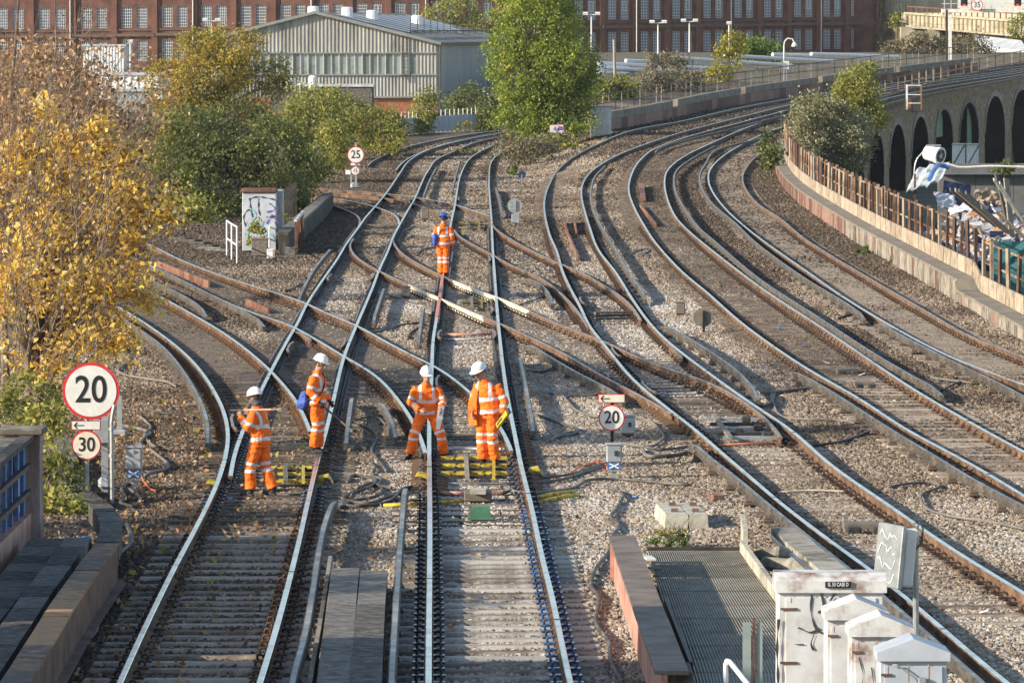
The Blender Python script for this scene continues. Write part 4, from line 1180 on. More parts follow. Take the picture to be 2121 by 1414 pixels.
mb = MB(); mb.tube([SP(-.25, -.2, zE - .2), SP(-.25, -.2, -.4)], .08, 6); part(mb, 'downpipe', M['dark_steel'], shed)

# small pale buildings left of the shed
def slab_building(lab, px0, px1, pyt, pyb, Y, depth, mat, ribs=0):
    a, b = AT(px0, pyt, Y), AT(px1, pyt, Y); zb_ = AT(px0, pyb, Y).z
    t = thing('outbuilding', lab, 'building', (a.x, Y, zb_))
    mb = MB(); mb.box(((a.x + b.x) / 2, Y + depth / 2, (a.z + zb_) / 2), (b.x - a.x, depth, a.z - zb_)); part(mb, 'wall', mat, t)
    mb = MB(); mb.box(((a.x + b.x) / 2, Y + depth / 2, a.z + .09), (b.x - a.x + .3, depth + .3, .18)); part(mb, 'roof', M['roof_light'], t)
    if ribs:
        mb = MB()
        for i in range(ribs):
            x = a.x + (b.x - a.x) * (i + .5) / ribs; mb.beam((x, Y - .03, zb_), (x, Y - .03, a.z - .02), .12, .06)
        part(mb, 'cladding_ribs', M['white'], t)
    return t
slab_building('white ribbed outbuilding in front of the brick factory', 172, 258, 96, 160, 575, 12, M['white'], 14)
slab_building('low white-roofed outbuilding behind the twiggy tree', 205, 335, 156, 205, 470, 14, M['white'], 9)
slab_building('squat grey plant-room box under the yellow-olive tree', 232, 308, 190, 232, 452, 6, M['grey_metal'])
slab_building('cluttered flat-roofed annex beside the shed foot', 560, 770, 180, 230, 470, 8, M['slab'])
for i, (px, py, w, h) in enumerate(((598, 165, 26, 18), (622, 172, 16, 22), (648, 160, 18, 26))):
    a = AT(px, py, 462); s = S(462)
    mb = MB(); mb.tube([a, a - Vector((0, 0, h / s))], w / s / 2, 12); mb.tube([a + Vector((0, 0, .12)), a], [w / s * .25, w / s * .56], 12)
    solo(mb, 'roof_fan', M['white'], ['wide white roof fan on the annex, first of three', 'narrow white roof fan in the middle on the annex', 'tall white roof fan on the annex next to the shed'][i], 'fan', tuple(a - Vector((0, 0, h / s))))

# pale blue panel fence by the far tracks
t = thing('panel_fence', 'pale blue metal panel fence with white posts below the shed', 'fence', tuple(U(820, 278, -.3)))
fp = [U(815, 282, -.3), U(880, 276, -.3), U(985, 268, -.3)]
fl_ = catmull(fp, 1.6)
M['panel_blue'] = nmat('panel_blue', [(0.30, 0.37, 0.39), (0.42, 0.49, 0.51)], 1.2, .6, rnd=.25)
for a, b in zip(fl_[:-1], fl_[1:]):
    mb = MB(); mb.beam(a + Vector((0, 0, .65)), b + Vector((0, 0, .65)), .04, 1.2, 0); part(mb, 'panel', M['panel_blue'], t)
for a in fl_:
    mb = MB(); mb.beam(a, a + Vector((0, 0, 1.75)), .07, .07); part(mb, 'post', M['pale_paint'], t)
# ------------------------------------------------------------------ boundary wall and rusty fence on the right
def edge_pts(y0, y1, step, off=0.0):
    out = []; y = y0
    while y < y1:
        out.append(Vector((edge_x(y) + off, y, G(edge_x(y) - 1, y)))); y += step
    return out
M['coping'] = nmat('wall_coping', [(0.13, 0.115, 0.09), (0.20, 0.175, 0.14), (0.25, 0.225, 0.185)], 1.2, .9, 0, .3, 15)
M['board_cream'] = nmat('fence_board_cream', [(0.20, 0.15, 0.105), (0.35, 0.28, 0.205), (0.43, 0.36, 0.275)], 3.5, .8, 0, .1, rnd=.15)
bw = thing('boundary_wall', 'low cream and red block wall along the outer rusty track', 'wall', (12.0, 120, -.3))
y = 112.0; k = 0
block_meshes = {}
while y < 300:
    L = 0.95 + .1 * ((k * 7) % 3)
    a = Vector((edge_x(y) - .42, y + .02, 0)); b = Vector((edge_x(y + L) - .42, y + L - .02, 0))
    g = G(edge_x(y) - 1, y)
    step = 0.0 if y > 152 else -0.28
    mb = MB(); h = .64 + step
    mb.beam(a + Vector((.09, 0, g - .26 + h / 2)), b + Vector((.09, 0, g - .26 + h / 2)), .18, h)
    part(mb, 'block', M['brick_cream'] if (y < 203 and k % 9) else M['brick_red'], bw)
    y += L; k += 1
for y0, y1, top in ((112, 152, .12), (152, 300, .40)):
    mb = MB(); pr = None
    for p in edge_pts(y0, y1 + 1.9, 2.0):
        q = [p + Vector((-.46, 0, top - .02)), p + Vector((-.46, 0, top + .05)), p + Vector((.35, 0, top + .05)), p + Vector((.35, 0, -5))]
        if pr:
            for i in range(3): mb.quad(pr[i], q[i], q[i + 1], pr[i + 1])
        else:
            mb.poly([q[0] - Vector((0, 0, .3)), q[3] + Vector((0, 0, 4)), q[2], q[1]])
        pr = q
    part(mb, 'coping', M['coping'], bw)
fe = thing('rusty_fence', 'rusty post-and-rail fence with cream boards on the low wall', 'fence', (12.6, 115, .1))
FP = []
y = 112.0
while y < 298:
    x = edge_x(y) + .12; top = .12 if y < 152 else .40
    FP.append(Vector((x, y, G(x - 1, y) + top + .05))); y += 2.55
post_me = MB().box((0, 0, .72), (.085, .085, 1.44)).mesh('post', M['rust_post'])
for i, p in enumerate(FP):
    piece(post_me, 'post', fe, p + Vector((0, .0, -.05)), scale=(1, 1, 1 + .05 * math.sin(i * 2.3)), rot=(random.uniform(-.02, .02), random.uniform(-.035, .035), random.uniform(0, 1)))
for i, (a, b) in enumerate(zip(FP[:-1], FP[1:])):
    d = (b - a) * .04
    if i % 14 != 13 or True:
        mb = MB(); mb.beam(a + d + Vector((-.07, 0, .24)), b - d + Vector((-.07, 0, .24)), .05, .44); part(mb, 'board', M['board_cream'], fe)
    for h in (.78, 1.32):
        if i in (17, 18) and h > 1: continue
        mb = MB(); mb.beam(a + Vector((.05, 0, h)), b + Vector((.05, 0, h)), .035, .05); part(mb, 'rail', M['rust_post'], fe)
    if i % 5 == 2:   # timber infill boards lean behind the rails higher up the curve
        pass
    if 28 < i < 66:
        for f in (.5,):
            mb = MB(); q = a.lerp(b, f); mb.beam(q + Vector((.09, 0, .3)), q + Vector((.09 + random.uniform(-.03, .03), 0, 1.45)), .11, .03); part(mb, 'pale', M['rust_post'], fe)

# ------------------------------------------------------------------ viaduct with arches
M['viaduct_brick'] = nmat('viaduct_brick', [(0.07, 0.05, 0.03), (0.23, 0.165, 0.10), (0.40, 0.295, 0.18)], 2.8, .9, 0, .4, 12)
M['viaduct_dark'] = nmat('viaduct_parapet', [(0.045, 0.040, 0.026), (0.09, 0.08, 0.052), (0.17, 0.145, 0.095)], 1.0, .95, 0, .3, 10)
M['void'] = nmat('arch_soffit', [(0.010, 0.009, 0.008), (0.02, 0.018, 0.015)], 1, .95)  # soot black, darkened so the colour carries the arches' deep shade
via = thing('brick_viaduct', 'brick railway viaduct with a row of round arches at the right edge', 'bridge', (edge_x(360), 360, -4.6))
def vpt(s_y, z, d=0.0):          # point on the face at depth y, pushed back by d
    x = edge_x(s_y) + .36; dx = 0.00083 * (s_y - 230); n = math.hypot(1, dx)
    return Vector((x - d / n, s_y + d * dx / n, z))
arch_c = []
y = 343.0
while y < 545:
    arch_c.append(y); y += 17.0
AW = 6.4                        # half width along the wall
mbf = MB(); mbv = MB(); ring = MB()
for ci, yc in enumerate(arch_c):
    top = G(edge_x(yc) - 1, yc) - .15
    ring = MB()
    spring = top - 5.4; crown = top - 2.25
    def archz(u): return spring + (crown - spring) * math.sqrt(max(0, 1 - (u / AW) ** 2))
    N = 14
    us = [-AW + 2 * AW * i / N for i in range(N + 1)]
    tz = lambda yy: G(edge_x(yy) - 1, yy) - .75
    for i in range(N):
        y0, y1 = yc + us[i], yc + us[i + 1]
        mbf.quad(vpt(y0, archz(us[i])), vpt(y1, archz(us[i + 1])), vpt(y1, tz(y1)), vpt(y0, tz(y0)))
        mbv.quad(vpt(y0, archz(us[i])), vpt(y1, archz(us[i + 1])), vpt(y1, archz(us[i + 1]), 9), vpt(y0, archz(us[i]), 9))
        r0, r1 = archz(us[i]), archz(us[i + 1])
        w0 = .42
        k0 = (1 + .5 / AW); 
        def ro(u, z): return (u * k0, spring + (z - spring) * (1 + .5 / (crown - spring)))
        a, b = ro(us[i], r0), ro(us[i + 1], r1)
        ring.quad(vpt(y0, r0, -.06), vpt(y1, r1, -.06), vpt(yc + b[0], b[1], -.06), vpt(yc + a[0], a[1], -.06))
    part(ring, 'arch_ring', M['brick_cream'], via)
    for sgn in (-1, 1):
        y0, y1 = sorted((yc + sgn * AW, yc + sgn * 8.5))
        mbf.quad(vpt(y0, -6), vpt(y1, -6), vpt(y1, tz(y1)), vpt(y0, tz(y0)))
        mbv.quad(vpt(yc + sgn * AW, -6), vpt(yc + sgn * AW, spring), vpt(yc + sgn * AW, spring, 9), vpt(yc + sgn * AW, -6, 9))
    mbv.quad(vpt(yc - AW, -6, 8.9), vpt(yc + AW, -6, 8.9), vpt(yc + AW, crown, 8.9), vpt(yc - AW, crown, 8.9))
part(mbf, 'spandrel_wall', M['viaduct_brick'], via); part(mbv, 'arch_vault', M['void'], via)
# courses of brick on the face
mb = MB()
for yc in arch_c:
    for k in range(0, 9):
        y0 = yc - 8.4; y1 = yc + 8.4
        z0 = G(edge_x(y0) - 1, y0) - 1.0 - k * .16; z1 = G(edge_x(y1) - 1, y1) - 1.0 - k * .16
        mb.beam(vpt(y0, z0, -.01), vpt(y1, z1, -.01), .03, .07)
part(mb, 'brick_courses', M['viaduct_brick'], via, kind='stuff')
y = 322.0; k = 0
while y < 560:
    y1 = y + 3.1
    t0, t1 = G(edge_x(y) - 1, y), G(edge_x(y1) - 1, y1)
    mb = MB(); mb.beam(vpt(y + .02, t0 - .42, -.05), vpt(y1 - .02, t1 - .42, -.05), .3, .9); part(mb, 'parapet_block', M['viaduct_dark'], via)
    y = y1; k += 1
mb = MB(); pr = None
for yy in np.arange(322, 561, 3.1):
    p = vpt(yy, G(edge_x(yy) - 1, yy) - .9, -.12)
    if pr: mb.beam(pr, p, .25, .14)
    pr = p
part(mb, 'string_course', M['viaduct_dark'], via)
mb = MB()
for yy in np.arange(322.5, 334, 4): mb.quad(vpt(yy, -6), vpt(yy + 4, -6), vpt(yy + 4, G(edge_x(yy + 4) - 1, yy + 4) - .4), vpt(yy, G(edge_x(yy) - 1, yy) - .4))
part(mb, 'abutment', M['viaduct_brick'], via)
vr = thing('viaduct_railing', 'rusty iron railing along the top of the brick viaduct', 'railing', (edge_x(360), 360, 2))
VP = [vpt(yy, G(edge_x(yy) - 1, yy), 0) for yy in np.arange(335, 560, 5.2)]
for a in VP:
    mb = MB(); mb.beam(a, a + Vector((0, 0, 1.15)), .11, .11); part(mb, 'post', M['rust_post'], vr)
mb = MB()
for h, nm in ((.12, 'bottom_rail'), (.6, 'middle_rail'), (1.1, 'top_rail')):
    mb = MB()
    for a, b in zip(VP[:-1], VP[1:]): mb.beam(a + Vector((0, 0, h)), b + Vector((0, 0, h)), .04, .06)
    part(mb, nm, M['rust_post'], vr)
# doors and hoardings in the arches
M['door_green'] = nmat('door_green', [(0.09, 0.15, 0.085), (0.14, 0.21, 0.12)], 2, .7)
def arch_infill(i, mat, lab, u0, u1, z0, z1, name):
    yc = arch_c[i]; top = G(edge_x(yc) - 1, yc) - .15
    spring = top - 5.4; crown = top - 2.25
    pts = [vpt(yc + u0, z0, .5)]
    n = 10
    pts.append(vpt(yc + u1, z0, .5))
    for j in range(n + 1):
        u = u1 + (u0 - u1) * j / n
        pts.append(vpt(yc + u, min(z1, spring + (crown - spring) * math.sqrt(max(0, 1 - (u / AW) ** 2))), .5))
    mb = MB(); mb.poly(pts); mb.poly([p + Vector((-.1, .02, 0)) for p in reversed(pts)])
    return solo(mb, name, mat, lab, 'door', tuple(pts[0]))
arch_infill(7, M['door_green'], 'green boarded infill filling one viaduct arch', -5.6, 3.4, -1.0, 9, 'arch_door')
arch_infill(8, M['door_green'], 'green half door swung open in the next viaduct arch', 2.8, 5.8, -4.5, 9, 'arch_door')
a = AT(1972, 350, 430); b = AT(2027, 350, 436)
t = thing('yard_gate', 'pale boarded double gate with diagonal braces below the viaduct', 'gate', tuple(a))
for i in range(14):
    q0 = a.lerp(b, i / 14); q1 = a.lerp(b, (i + .9) / 14)
    mb = MB(); mb.quad(q0, q1, q1 + Vector((0, 0, 1.95)), q0 + Vector((0, 0, 1.95))); mb.quad(q1 + Vector((0, .05, 0)), q0 + Vector((0, .05, 0)), q0 + Vector((0, .05, 1.95)), q1 + Vector((0, .05, 1.95))); part(mb, 'board', M['pale_paint'], t)
for (u0, z0, u1, z1) in ((0, .2, .45, 1.8), (.55, .2, 1, 1.8), (0, .1, 1, .1), (0, 1.85, 1, 1.85), (.5, 0, .5, 1.9)):
    p, q = a.lerp(b, u0) + Vector((0, -.08, z0)), a.lerp(b, u1) + Vector((0, -.08, z1))
    mb = MB(); mb.beam(p, q, .14, .05); part(mb, 'brace', M['wood_grey'], t)

# painted maintenance cage on the viaduct side
c = AT(1893, 205, 400); s = S(400)
t = thing('work_cage', 'small red and white steel cage hung on the viaduct parapet', 'cage', tuple(c - Vector((0, 0, .9))))
for x in (-.5, .5):
    for yv in (-.3, .3):
        mb = MB(); p = c + Vector((x, yv, -.9)); mb.beam(p, p + Vector((0, 0, 1.9)), .09, .09); part(mb, 'post', M['pale_paint'] if x < 0 else M['guard_red'], t)
for h in (-.3, .3, .95):
    mb = MB(); mb.beam(c + Vector((-.5, -.3, h)), c + Vector((.5, -.3, h)), .06, .06); part(mb, 'rail', M['pale_paint'], t)
mb = MB(); mb.box(c + Vector((0, 0, -.85)), (1.25, .9, .22)); part(mb, 'platform', M['dark_steel'], t)
mb = MB(); mb.box(c + Vector((-.35, .1, -.35)), (.5, .4, .7)); part(mb, 'red_panel', M['guard_red'], t)

# ------------------------------------------------------------------ wall and railing on the inside of the curving tracks
hl = [p for p in RAILW['H1'] if p.y > 285]
rr_ = thing('curved_parapet', 'curved red-brick parapet with brown coping beside the climbing tracks', 'wall', tuple(hl[0]))
off = []
for i in range(0, len(hl) - 1, 3):
    d = hl[min(i + 3, len(hl) - 1)] - hl[i]; d.z = 0
    if d.length < .1: continue
    d.normalize(); n = Vector((-d.y, d.x, 0))
    q = hl[i] + n * 2.4
    off.append(Vector((q.x, q.y, G(hl[i].x + 3, q.y))))
off = smooth_line(catmull(off[::4], 2.4), 8)
off = [p for p in off if p.y < 560]
i0 = next(i for i, p in enumerate(off) if p.y > 345)
wallp = off[i0:]
for k, (a, b) in enumerate(zip(wallp[:-1], wallp[1:])):
    d = (b - a) * .008
    mb = MB(); mb.beam(a + d + Vector((0, 0, .1)), b - d + Vector((0, 0, .1)), .35, .75); part(mb, 'brick_panel', M['brick_red'], rr_)
    if k % 13 != 12:
        mb = MB(); mb.beam(a + d + Vector((0, 0, .72)), b - d + Vector((0, 0, .72)), .42, .46); part(mb, 'coping', M['coping'], rr_)
r2 = thing('curved_railing', 'dark handrail with pale posts on top of the curved parapet', 'railing', tuple(wallp[0]))
for k, a in enumerate(wallp):
    mb = MB(); p = a + Vector((-.22, .05, .3)); mb.beam(p, p + Vector((0, 0, 1.75)), .055, .055); part(mb, 'post', M['wood_grey'] if k % 3 else M['dark_steel'], r2)
for h, nm in ((1.45, 'middle_rail'), (2.0, 'top_rail')):
    mb = MB()
    for a, b in zip(wallp[:-1], wallp[1:]):
        mb.beam(a + Vector((-.26, .05, h)), b + Vector((-.26, .05, h)), .05, .06)
    part(mb, nm, M['dark_steel'], r2)

# white cabin and sloping steps at the end of that wall
def crate(name, lab, cat, px0, px1, pyt, pyb, depth, mat, roof=None, group=None, Y=None, zb=None, roofh=.06):
    base = U((px0 + px1) / 2, pyb, -.2 if zb is None else zb) if Y is None else AT((px0 + px1) / 2, pyb, Y)
    Yd = base.y; a = AT(px0, pyt, Yd); b = AT(px1, pyt, Yd)
    t = thing(name, lab, cat, (base.x, Yd, base.z), group)
    w = b.x - a.x; h = a.z - base.z
    mb = MB(); mb.box((base.x, Yd + depth / 2, base.z + h / 2), (w, depth, h), bev=.012); part(mb, 'body', mat, t)
    mb = MB(); mb.box((base.x, Yd + depth / 2, base.z + h + roofh / 2), (w * 1.06, depth * 1.08, roofh), bev=.015); part(mb, 'lid', roof or mat, t)
    return t, base, w, h
t, base, w, h = crate('relay_hut', 'white relay cabin standing right of the poplar', 'hut', 1224, 1266, 222, 282, 1.6, M['white'], M['grey_metal'])
mb = MB(); mb.box(base + Vector((.1, -.012, h * .45)), (w * .55, .02, h * .8)); part(mb, 'door', M['pale_paint'], t)

# posts, lamps and sign boards of the middle distance
def lamp_post(lab, px, pyt, pyb, Y, style=0, r=.09, mat='pale_paint'):
    a, b = AT(px, pyt, Y), AT(px, pyb, Y)
    t = thing('lamp_post', lab, 'lamp post', tuple(b), 'lamp posts behind the tracks')
    mb = MB(); mb.tube([b - Vector((0, 0, 2)), b, a], [r * 1.1, r, r * .75], 8); part(mb, 'pole', M[mat], t)
    if style == 0:
        mb = MB(); mb.beam(a + Vector((-.75, 0, .1)), a + Vector((.75, 0, .1)), .1, .08); part(mb, 'cross_arm', M[mat], t)
        for x in (-.6, .6):
            mb = MB(); mb.box(a + Vector((x, -.1, .22)), (.5, .4, .2), rx=.3); part(mb, 'lamp_head', M['pale_paint'], t)
    elif style == 1:
        mb = MB(); mb.tube([a, a + Vector((.05, 0, .35)), a + Vector((.3, 0, .6)), a + Vector((.7, 0, .55)), a + Vector((.85, 0, .2))], .06, 6); part(mb, 'swan_neck', M[mat], t)
        mb = MB(); mb.tube([a + Vector((.85, 0, .3)), a + Vector((.85, 0, 0)), a + Vector((.85, 0, -.1))], [.1, .26, .2], 10); part(mb, 'lamp_head', M['pale_paint'], t)
        mb = MB(); mb.box(a + Vector((.15, 0, -1.6)), (.5, .3, .7)); part(mb, 'control_box', M['pale_paint'], t)
    else:
        mb = MB(); mb.box(a + Vector((0, -.1, .1)), (.5, .35, .22), rx=.3); part(mb, 'lamp_head', M['pale_paint'], t)
    return t
lamp_post('twin-headed white lamp post beside the poplar top', 1225, 33, 125, 560)
lamp_post('twin-headed lamp post right of the wooden pole', 1363, 50, 125, 560)
lamp_post('twin-headed lamp post left of the golden birch', 1428, 47, 130, 570)
lamp_post('single-headed lamp post behind the golden birch', 1510, 50, 120, 570, 2)
lamp_post('swan-neck lamp post standing by the curved railing', 1624, 95, 180, 470, 1)
lamp_post('floodlight post in front of the factory, left of the yellow-olive tree', 270, 88, 160, 540, 2)
lamp_post('thin lamp post between the yellow-olive tree and the shed', 438, 46, 110, 540, 0, .06)
a, b = AT(1272, 82, 450), AT(1274, 200, 450)
mb = MB(); mb.tube([b, a], [.13, .11], 8); solo(mb, 'wooden_pole', M['wood_grey'], 'bare weathered wooden pole beside the white pipes', 'pole', tuple(b))

# long white pipes of the market roof
pip = thing('pipe_canopy', 'rows of long white pipes on posts behind the curved railing', 'canopy', tuple(AT(1240, 180, 500)))
for (x0, y0, x1, y1) in ((1238,131,1500,143),(1238,141,1460,151),(1238,150,1330,156),(1296,126,1560,136),(1345,122,1600,134),(1400,120,1640,136),(1500,115,1730,128),(1600,113,1830,122),(1680,112,1860,118),(1240,139,1300,139)):
    mb = MB(); mb.tube([AT(x0, y0, 492 + (y0 - 120) * -.4), AT(x1, y1, 505)], .16, 8); part(mb, 'pipe', M['white'], pip)
for x in (1262, 1330, 1397, 1452, 1568, 1617, 1675, 1746):
    mb = MB(); p = AT(x, 140, 500); mb.beam(p - Vector((0, 0, 2.6)), p, .16, .16); part(mb, 'post', M['wood_grey'], pip)

# ------------------------------------------------------------------ concrete bridge, gantry and signal at top right
M['bridge_conc'] = nmat('bridge_concrete', [(0.24, 0.20, 0.14), (0.36, 0.31, 0.22), (0.44, 0.39, 0.30)], .6, .9)
br = thing('girder_bridge', 'concrete girder bridge with vertical ribs at the top right', 'bridge', tuple(AT(1880, 100, 640)))
A0, A1, B0, B1 = AT(1876, 30, 640), AT(2121, 47, 610), AT(1876, 54, 640), AT(2121, 76, 610)
mb = MB(); mb.quad(B0, B1, A1, A0); mb.quad(A0, A1, A1 + Vector((0, 6, 0)), A0 + Vector((0, 6, 0))); mb.quad(B1, B0, B0 + Vector((0, 6, 0)), B1 + Vector((0, 6, 0))); part(mb, 'girder', M['bridge_conc'], br)
for i in range(27):
    f = (i + .3) / 27; mb = MB(); mb.beam(B0.lerp(B1, f) + Vector((0, -.2, 0)), A0.lerp(A1, f) + Vector((0, -.2, 0)), .14, .35); part(mb, 'rib', M['bridge_conc'], br)
mb = MB(); mb.beam(A0 + Vector((0, -.3, .15)), A1 + Vector((0, -.3, .15)), .5, .2); mb.beam(B0 + Vector((0, -.2, 0)), B1 + Vector((0, -.2, 0)), .6, .2); part(mb, 'flanges', M['bridge_conc'], br)
for px in (1878, 1935, 1992):
    p = AT(px, 56 + (px - 1876) * .09, 632); mb = MB(); mb.box(p - Vector((0, -1, 2.2)), (1.25, 2.0, 4.4)); part(mb, 'pier', M['bridge_conc'], br)
for i in range(22):
    f = i / 21; p = A0.lerp(A1, f) + Vector((0, .3, .2)); mb = MB(); mb.beam(p, p + Vector((0, 0, .75)), .14, .1); part(mb, 'parapet_post', M['guard_red'], br)
mb = MB(); mb.beam(A0 + Vector((0, .35, .9)), A1 + Vector((0, .35, .9)), .08, .12); part(mb, 'parapet_rail', M['guard_red'], br)
mb = MB(); mb.quad(B0 + Vector((-3, 5.8, -4)), B1 + Vector((3, 5.8, -4)), B1 + Vector((3, 5.8, 0)), B0 + Vector((-3, 5.8, 0))); part(mb, 'shadowed_rear_wall', M['viaduct_dark'], br)
mb = MB(); p0, p1 = AT(1835, 0, 650), AT(1990, 0, 650); mb.box(((p0.x + p1.x) / 2, 652, 12), (p1.x - p0.x, 2, 4)); part(mb, 'upper_wall', M['bridge_conc'], br)
mb = MB(); p = AT(1837, 62, 652); mb.box(p + Vector((0.2, 1, -1)), (2.9, 2, 9)); part(mb, 'brick_abutment', M['viaduct_brick'], br)
for i in range(10):
    p = AT(1818 + i * 6.5, 40, 640); mb = MB(); mb.beam(p, p + Vector((0, 0, 2.0)), .07, .07); part(mb, 'iron_paling', M['dark_steel'], br)
mb = MB(); q0, q1 = AT(2020, 78, 600), AT(2121, 92, 590); mb.quad(q0 - Vector((0, 4, 1.0)), q1 - Vector((0, 4, 0.6)), q1 + Vector((0, 3, .4)), q0 + Vector((0, 3, .3))); mb.quad(q0 - Vector((0, 4, 1.0)), q0 - Vector((0, 4, 3)), q1 - Vector((0, 4, 3)), q1 - Vector((0, 4, .6)))
solo(mb, 'low_roof', M['roof_light'], 'pale sloping roof below the concrete girder bridge', 'roof', tuple(q0 - Vector((0, 4, 3))))

YG = 505.0
ga = thing('signal_gantry', 'white steel signal gantry with red-lit signals at the top right', 'gantry', tuple(AT(1968, 142, YG)))
mb = MB(); mb.beam(AT(1968, 142, YG), AT(1968, 24, YG), .28, .28); part(mb, 'upright', M['pale_paint'], ga)
mb = MB(); mb.beam(AT(1961, 146, YG - 3), AT(1961, 20, YG - 3), .2, .2); part(mb, 'dark_upright', M['dark_steel'], ga)
mb = MB(); mb.box(AT(1961, 138, YG - 3.3), (.3, .2, .45)); part(mb, 'base_box', M['white'], ga)
mb = MB(); mb.beam(AT(1950, 23, YG), AT(2180, 22, YG), .6, .32); part(mb, 'beam', M['pale_paint'], ga)
for px in list(range(1956, 2180, 14)):
    mb = MB(); mb.beam(AT(px, 19, YG - .3), AT(px, -8, YG - .3), .05, .05); part(mb, 'handrail_post', M['pale_paint'], ga)
mb = MB(); mb.beam(AT(1950, 8, YG - .3), AT(2180, 7, YG - .3), .05, .05); mb.beam(AT(1950, -5, YG - .3), AT(2180, -6, YG - .3), .05, .05); part(mb, 'handrail', M['pale_paint'], ga)
mb = MB(); mb.quad(AT(1985, 18, YG + 1), AT(2121, 17, YG + 1), AT(2121, -12, YG + 1), AT(1985, -12, YG + 1)); part(mb, 'mesh_panel', M['pale_paint'], ga)
M['lamp_red'] = bpy.data.materials.new('signal_red'); M['lamp_red'].use_nodes = True
_b = M['lamp_red'].node_tree.nodes['Principled BSDF']; _b.inputs['Base Color'].default_value = (.5, .01, .02, 1); _b.inputs['Emission Color'].default_value = (1, .02, .03, 1); _b.inputs['Emission Strength'].default_value = 1.6
for px in (1997, 2108):
    p = AT(px, 4, YG - .6); t = thing('railway_signal', 'black signal head on the gantry left of the 35 sign' if px < 2050 else 'black signal head on the gantry near the right corner', 'signal', tuple(p), 'signals on the gantry')
    mb = MB(); mb.box(p + Vector((0, 0, .25)), (.62, .25, 1.25), bev=.06); part(mb, 'housing', M['black'], t)
    for h in (.65, .3, -.05):
        mb = MB(); mb.tube([p + Vector((0, -.12, h)), p + Vector((0, -.42, h - .02))], [.15, .17], 10); part(mb, 'hood', M['black'], t)
    mb = MB(); mb.disc(p + Vector((0, -.14, -.28)), .11, .03, (0, -1, 0), 14); part(mb, 'red_lens', M['lamp_red'], t)
# ------------------------------------------------------------------ speed signs
def speed_disc(t, c, r, txt, face, nrm=(0, -1, 0), tsize=None, w=0.0, name='sign_disc', rim=.90, sx=.86):
    c = Vector(c)
    mb = MB(); mb.disc(c, r, .03, nrm, 40); part(mb, 'red_rim', M['sign_red'], t)
    mb = MB(); mb.disc(c + Vector(nrm) * .012, r * rim, .02, nrm, 40); part(mb, 'white_face', face, t)
    text_mesh(txt, tsize or r * 1.34, M['black'], 'numerals', t, c + Vector(nrm) * .026 + Vector((0, 0, r * .02)), (1, 0, 0), (0, 0, 1), .003, w or r * .012, sx)
def arrow_plate(t, c, w, h, face, blank=False):
    c = Vector(c)
    mb = MB(); mb.box(c, (w, .02, h), bev=.004); part(mb, 'plate_border', M['sign_red'], t)
    mb = MB(); mb.box(c + Vector((0, -.010, 0)), (w * .94, .012, h * .84)); part(mb, 'plate', face, t)
    y = -.019; x0 = -w * .40; aw = h * .34; L = w * .33
    mb = MB()
    mb.beam(c + Vector((x0 + .01, y, 0)), c + Vector((x0 + L, y, 0)), .004, h * .11)
    for sg in (-1, 1):
        mb.beam(c + Vector((x0, y - .001, 0)), c + Vector((x0 + aw * .9, y - .001, sg * aw)), .004, h * .11)
    part(mb, 'arrow', M['black'], t)

p = U(180, 1042, -.2); s = S(p.y)
t = thing('speed_sign', 'big round red-rimmed 20 over arrow plate and round 30 sign', 'sign', tuple(p))
def sgn(px, py): return AT(px, py, p.y)
speed_disc(t, sgn(189, 809) + Vector((0, -.06, 0)), 59 / s, '20', M['sign_white'])
arrow_plate(t, sgn(179, 880) + Vector((0, -.06, 0)), 61 / s, 19 / s, M['sign_white'])
speed_disc(t, sgn(180, 921) + Vector((0, -.06, 0)), 31 / s, '30', M['sign_cream'])
mb = MB(); mb.tube([p - Vector((0, 0, .2)), sgn(180, 800)], .035, 10); part(mb, 'post', M['grey_metal'], t)
q = AT(217, 1005, p.y + 1.2); t = thing('steel_stanchion', 'grey steel stanchion with cable box behind the big 20 sign', 'post', tuple(q))
mb = MB(); mb.beam(q - Vector((0, 0, .1)), AT(217, 862, q.y), .10, .10); part(mb, 'post', M['grey_metal'], t)
mb = MB(); mb.box(q + Vector((0, 0, .04)), (.2, .2, .2), bev=.05); part(mb, 'foot', M['grey_metal'], t)
mb = MB(); mb.box(AT(210, 893, q.y - .1), (.24, .12, .36), bev=.01); part(mb, 'cable_box', M['grey_metal'], t)
q = AT(232, 1028, p.y - 0.3); t = thing('conduit_pole', 'thin galvanised conduit pole right of the 30 sign', 'pole', tuple(q))
mb = MB(); mb.tube([q - Vector((0, 0, .1)), AT(231, 875, q.y), AT(233, 858, q.y), AT(237, 838, q.y)], .03, 8); part(mb, 'pole', M['galv'], t)
for py in (885, 940): 
    mb = MB(); mb.tube([AT(231, py, q.y), AT(231, py + 6, q.y)], .045, 8); part(mb, 'collar', M['galv'], t)
q = AT(248, 895, 101); t = thing('grey_post', 'slim grey post standing beyond the big 20 sign', 'post', tuple(q)); mb = MB(); mb.beam(q, AT(247, 820, 101), .09, .09); part(mb, 'post', M['grey_metal'], t); mb = MB(); mb.box(q, (.25, .25, .1), bev=.03); part(mb, 'foot', M['grey_metal'], t)

# small 20 sign on the right
p = U(1268, 965, -.2); s = S(p.y)
t = thing('speed_sign', 'small round 20 sign under a weathered arrow plate', 'sign', tuple(p))
speed_disc(t, AT(1267, 865, p.y), 27.5 / s, '20', M['sign_white'])
arrow_plate(t, AT(1267, 825, p.y), 56 / s, 18 / s, M['sign_cream'])
mb = MB(); mb.beam(p, AT(1268, 830, p.y + .04) + Vector((0, .03, 0)), .05, .05); part(mb, 'post', M['black'], t)
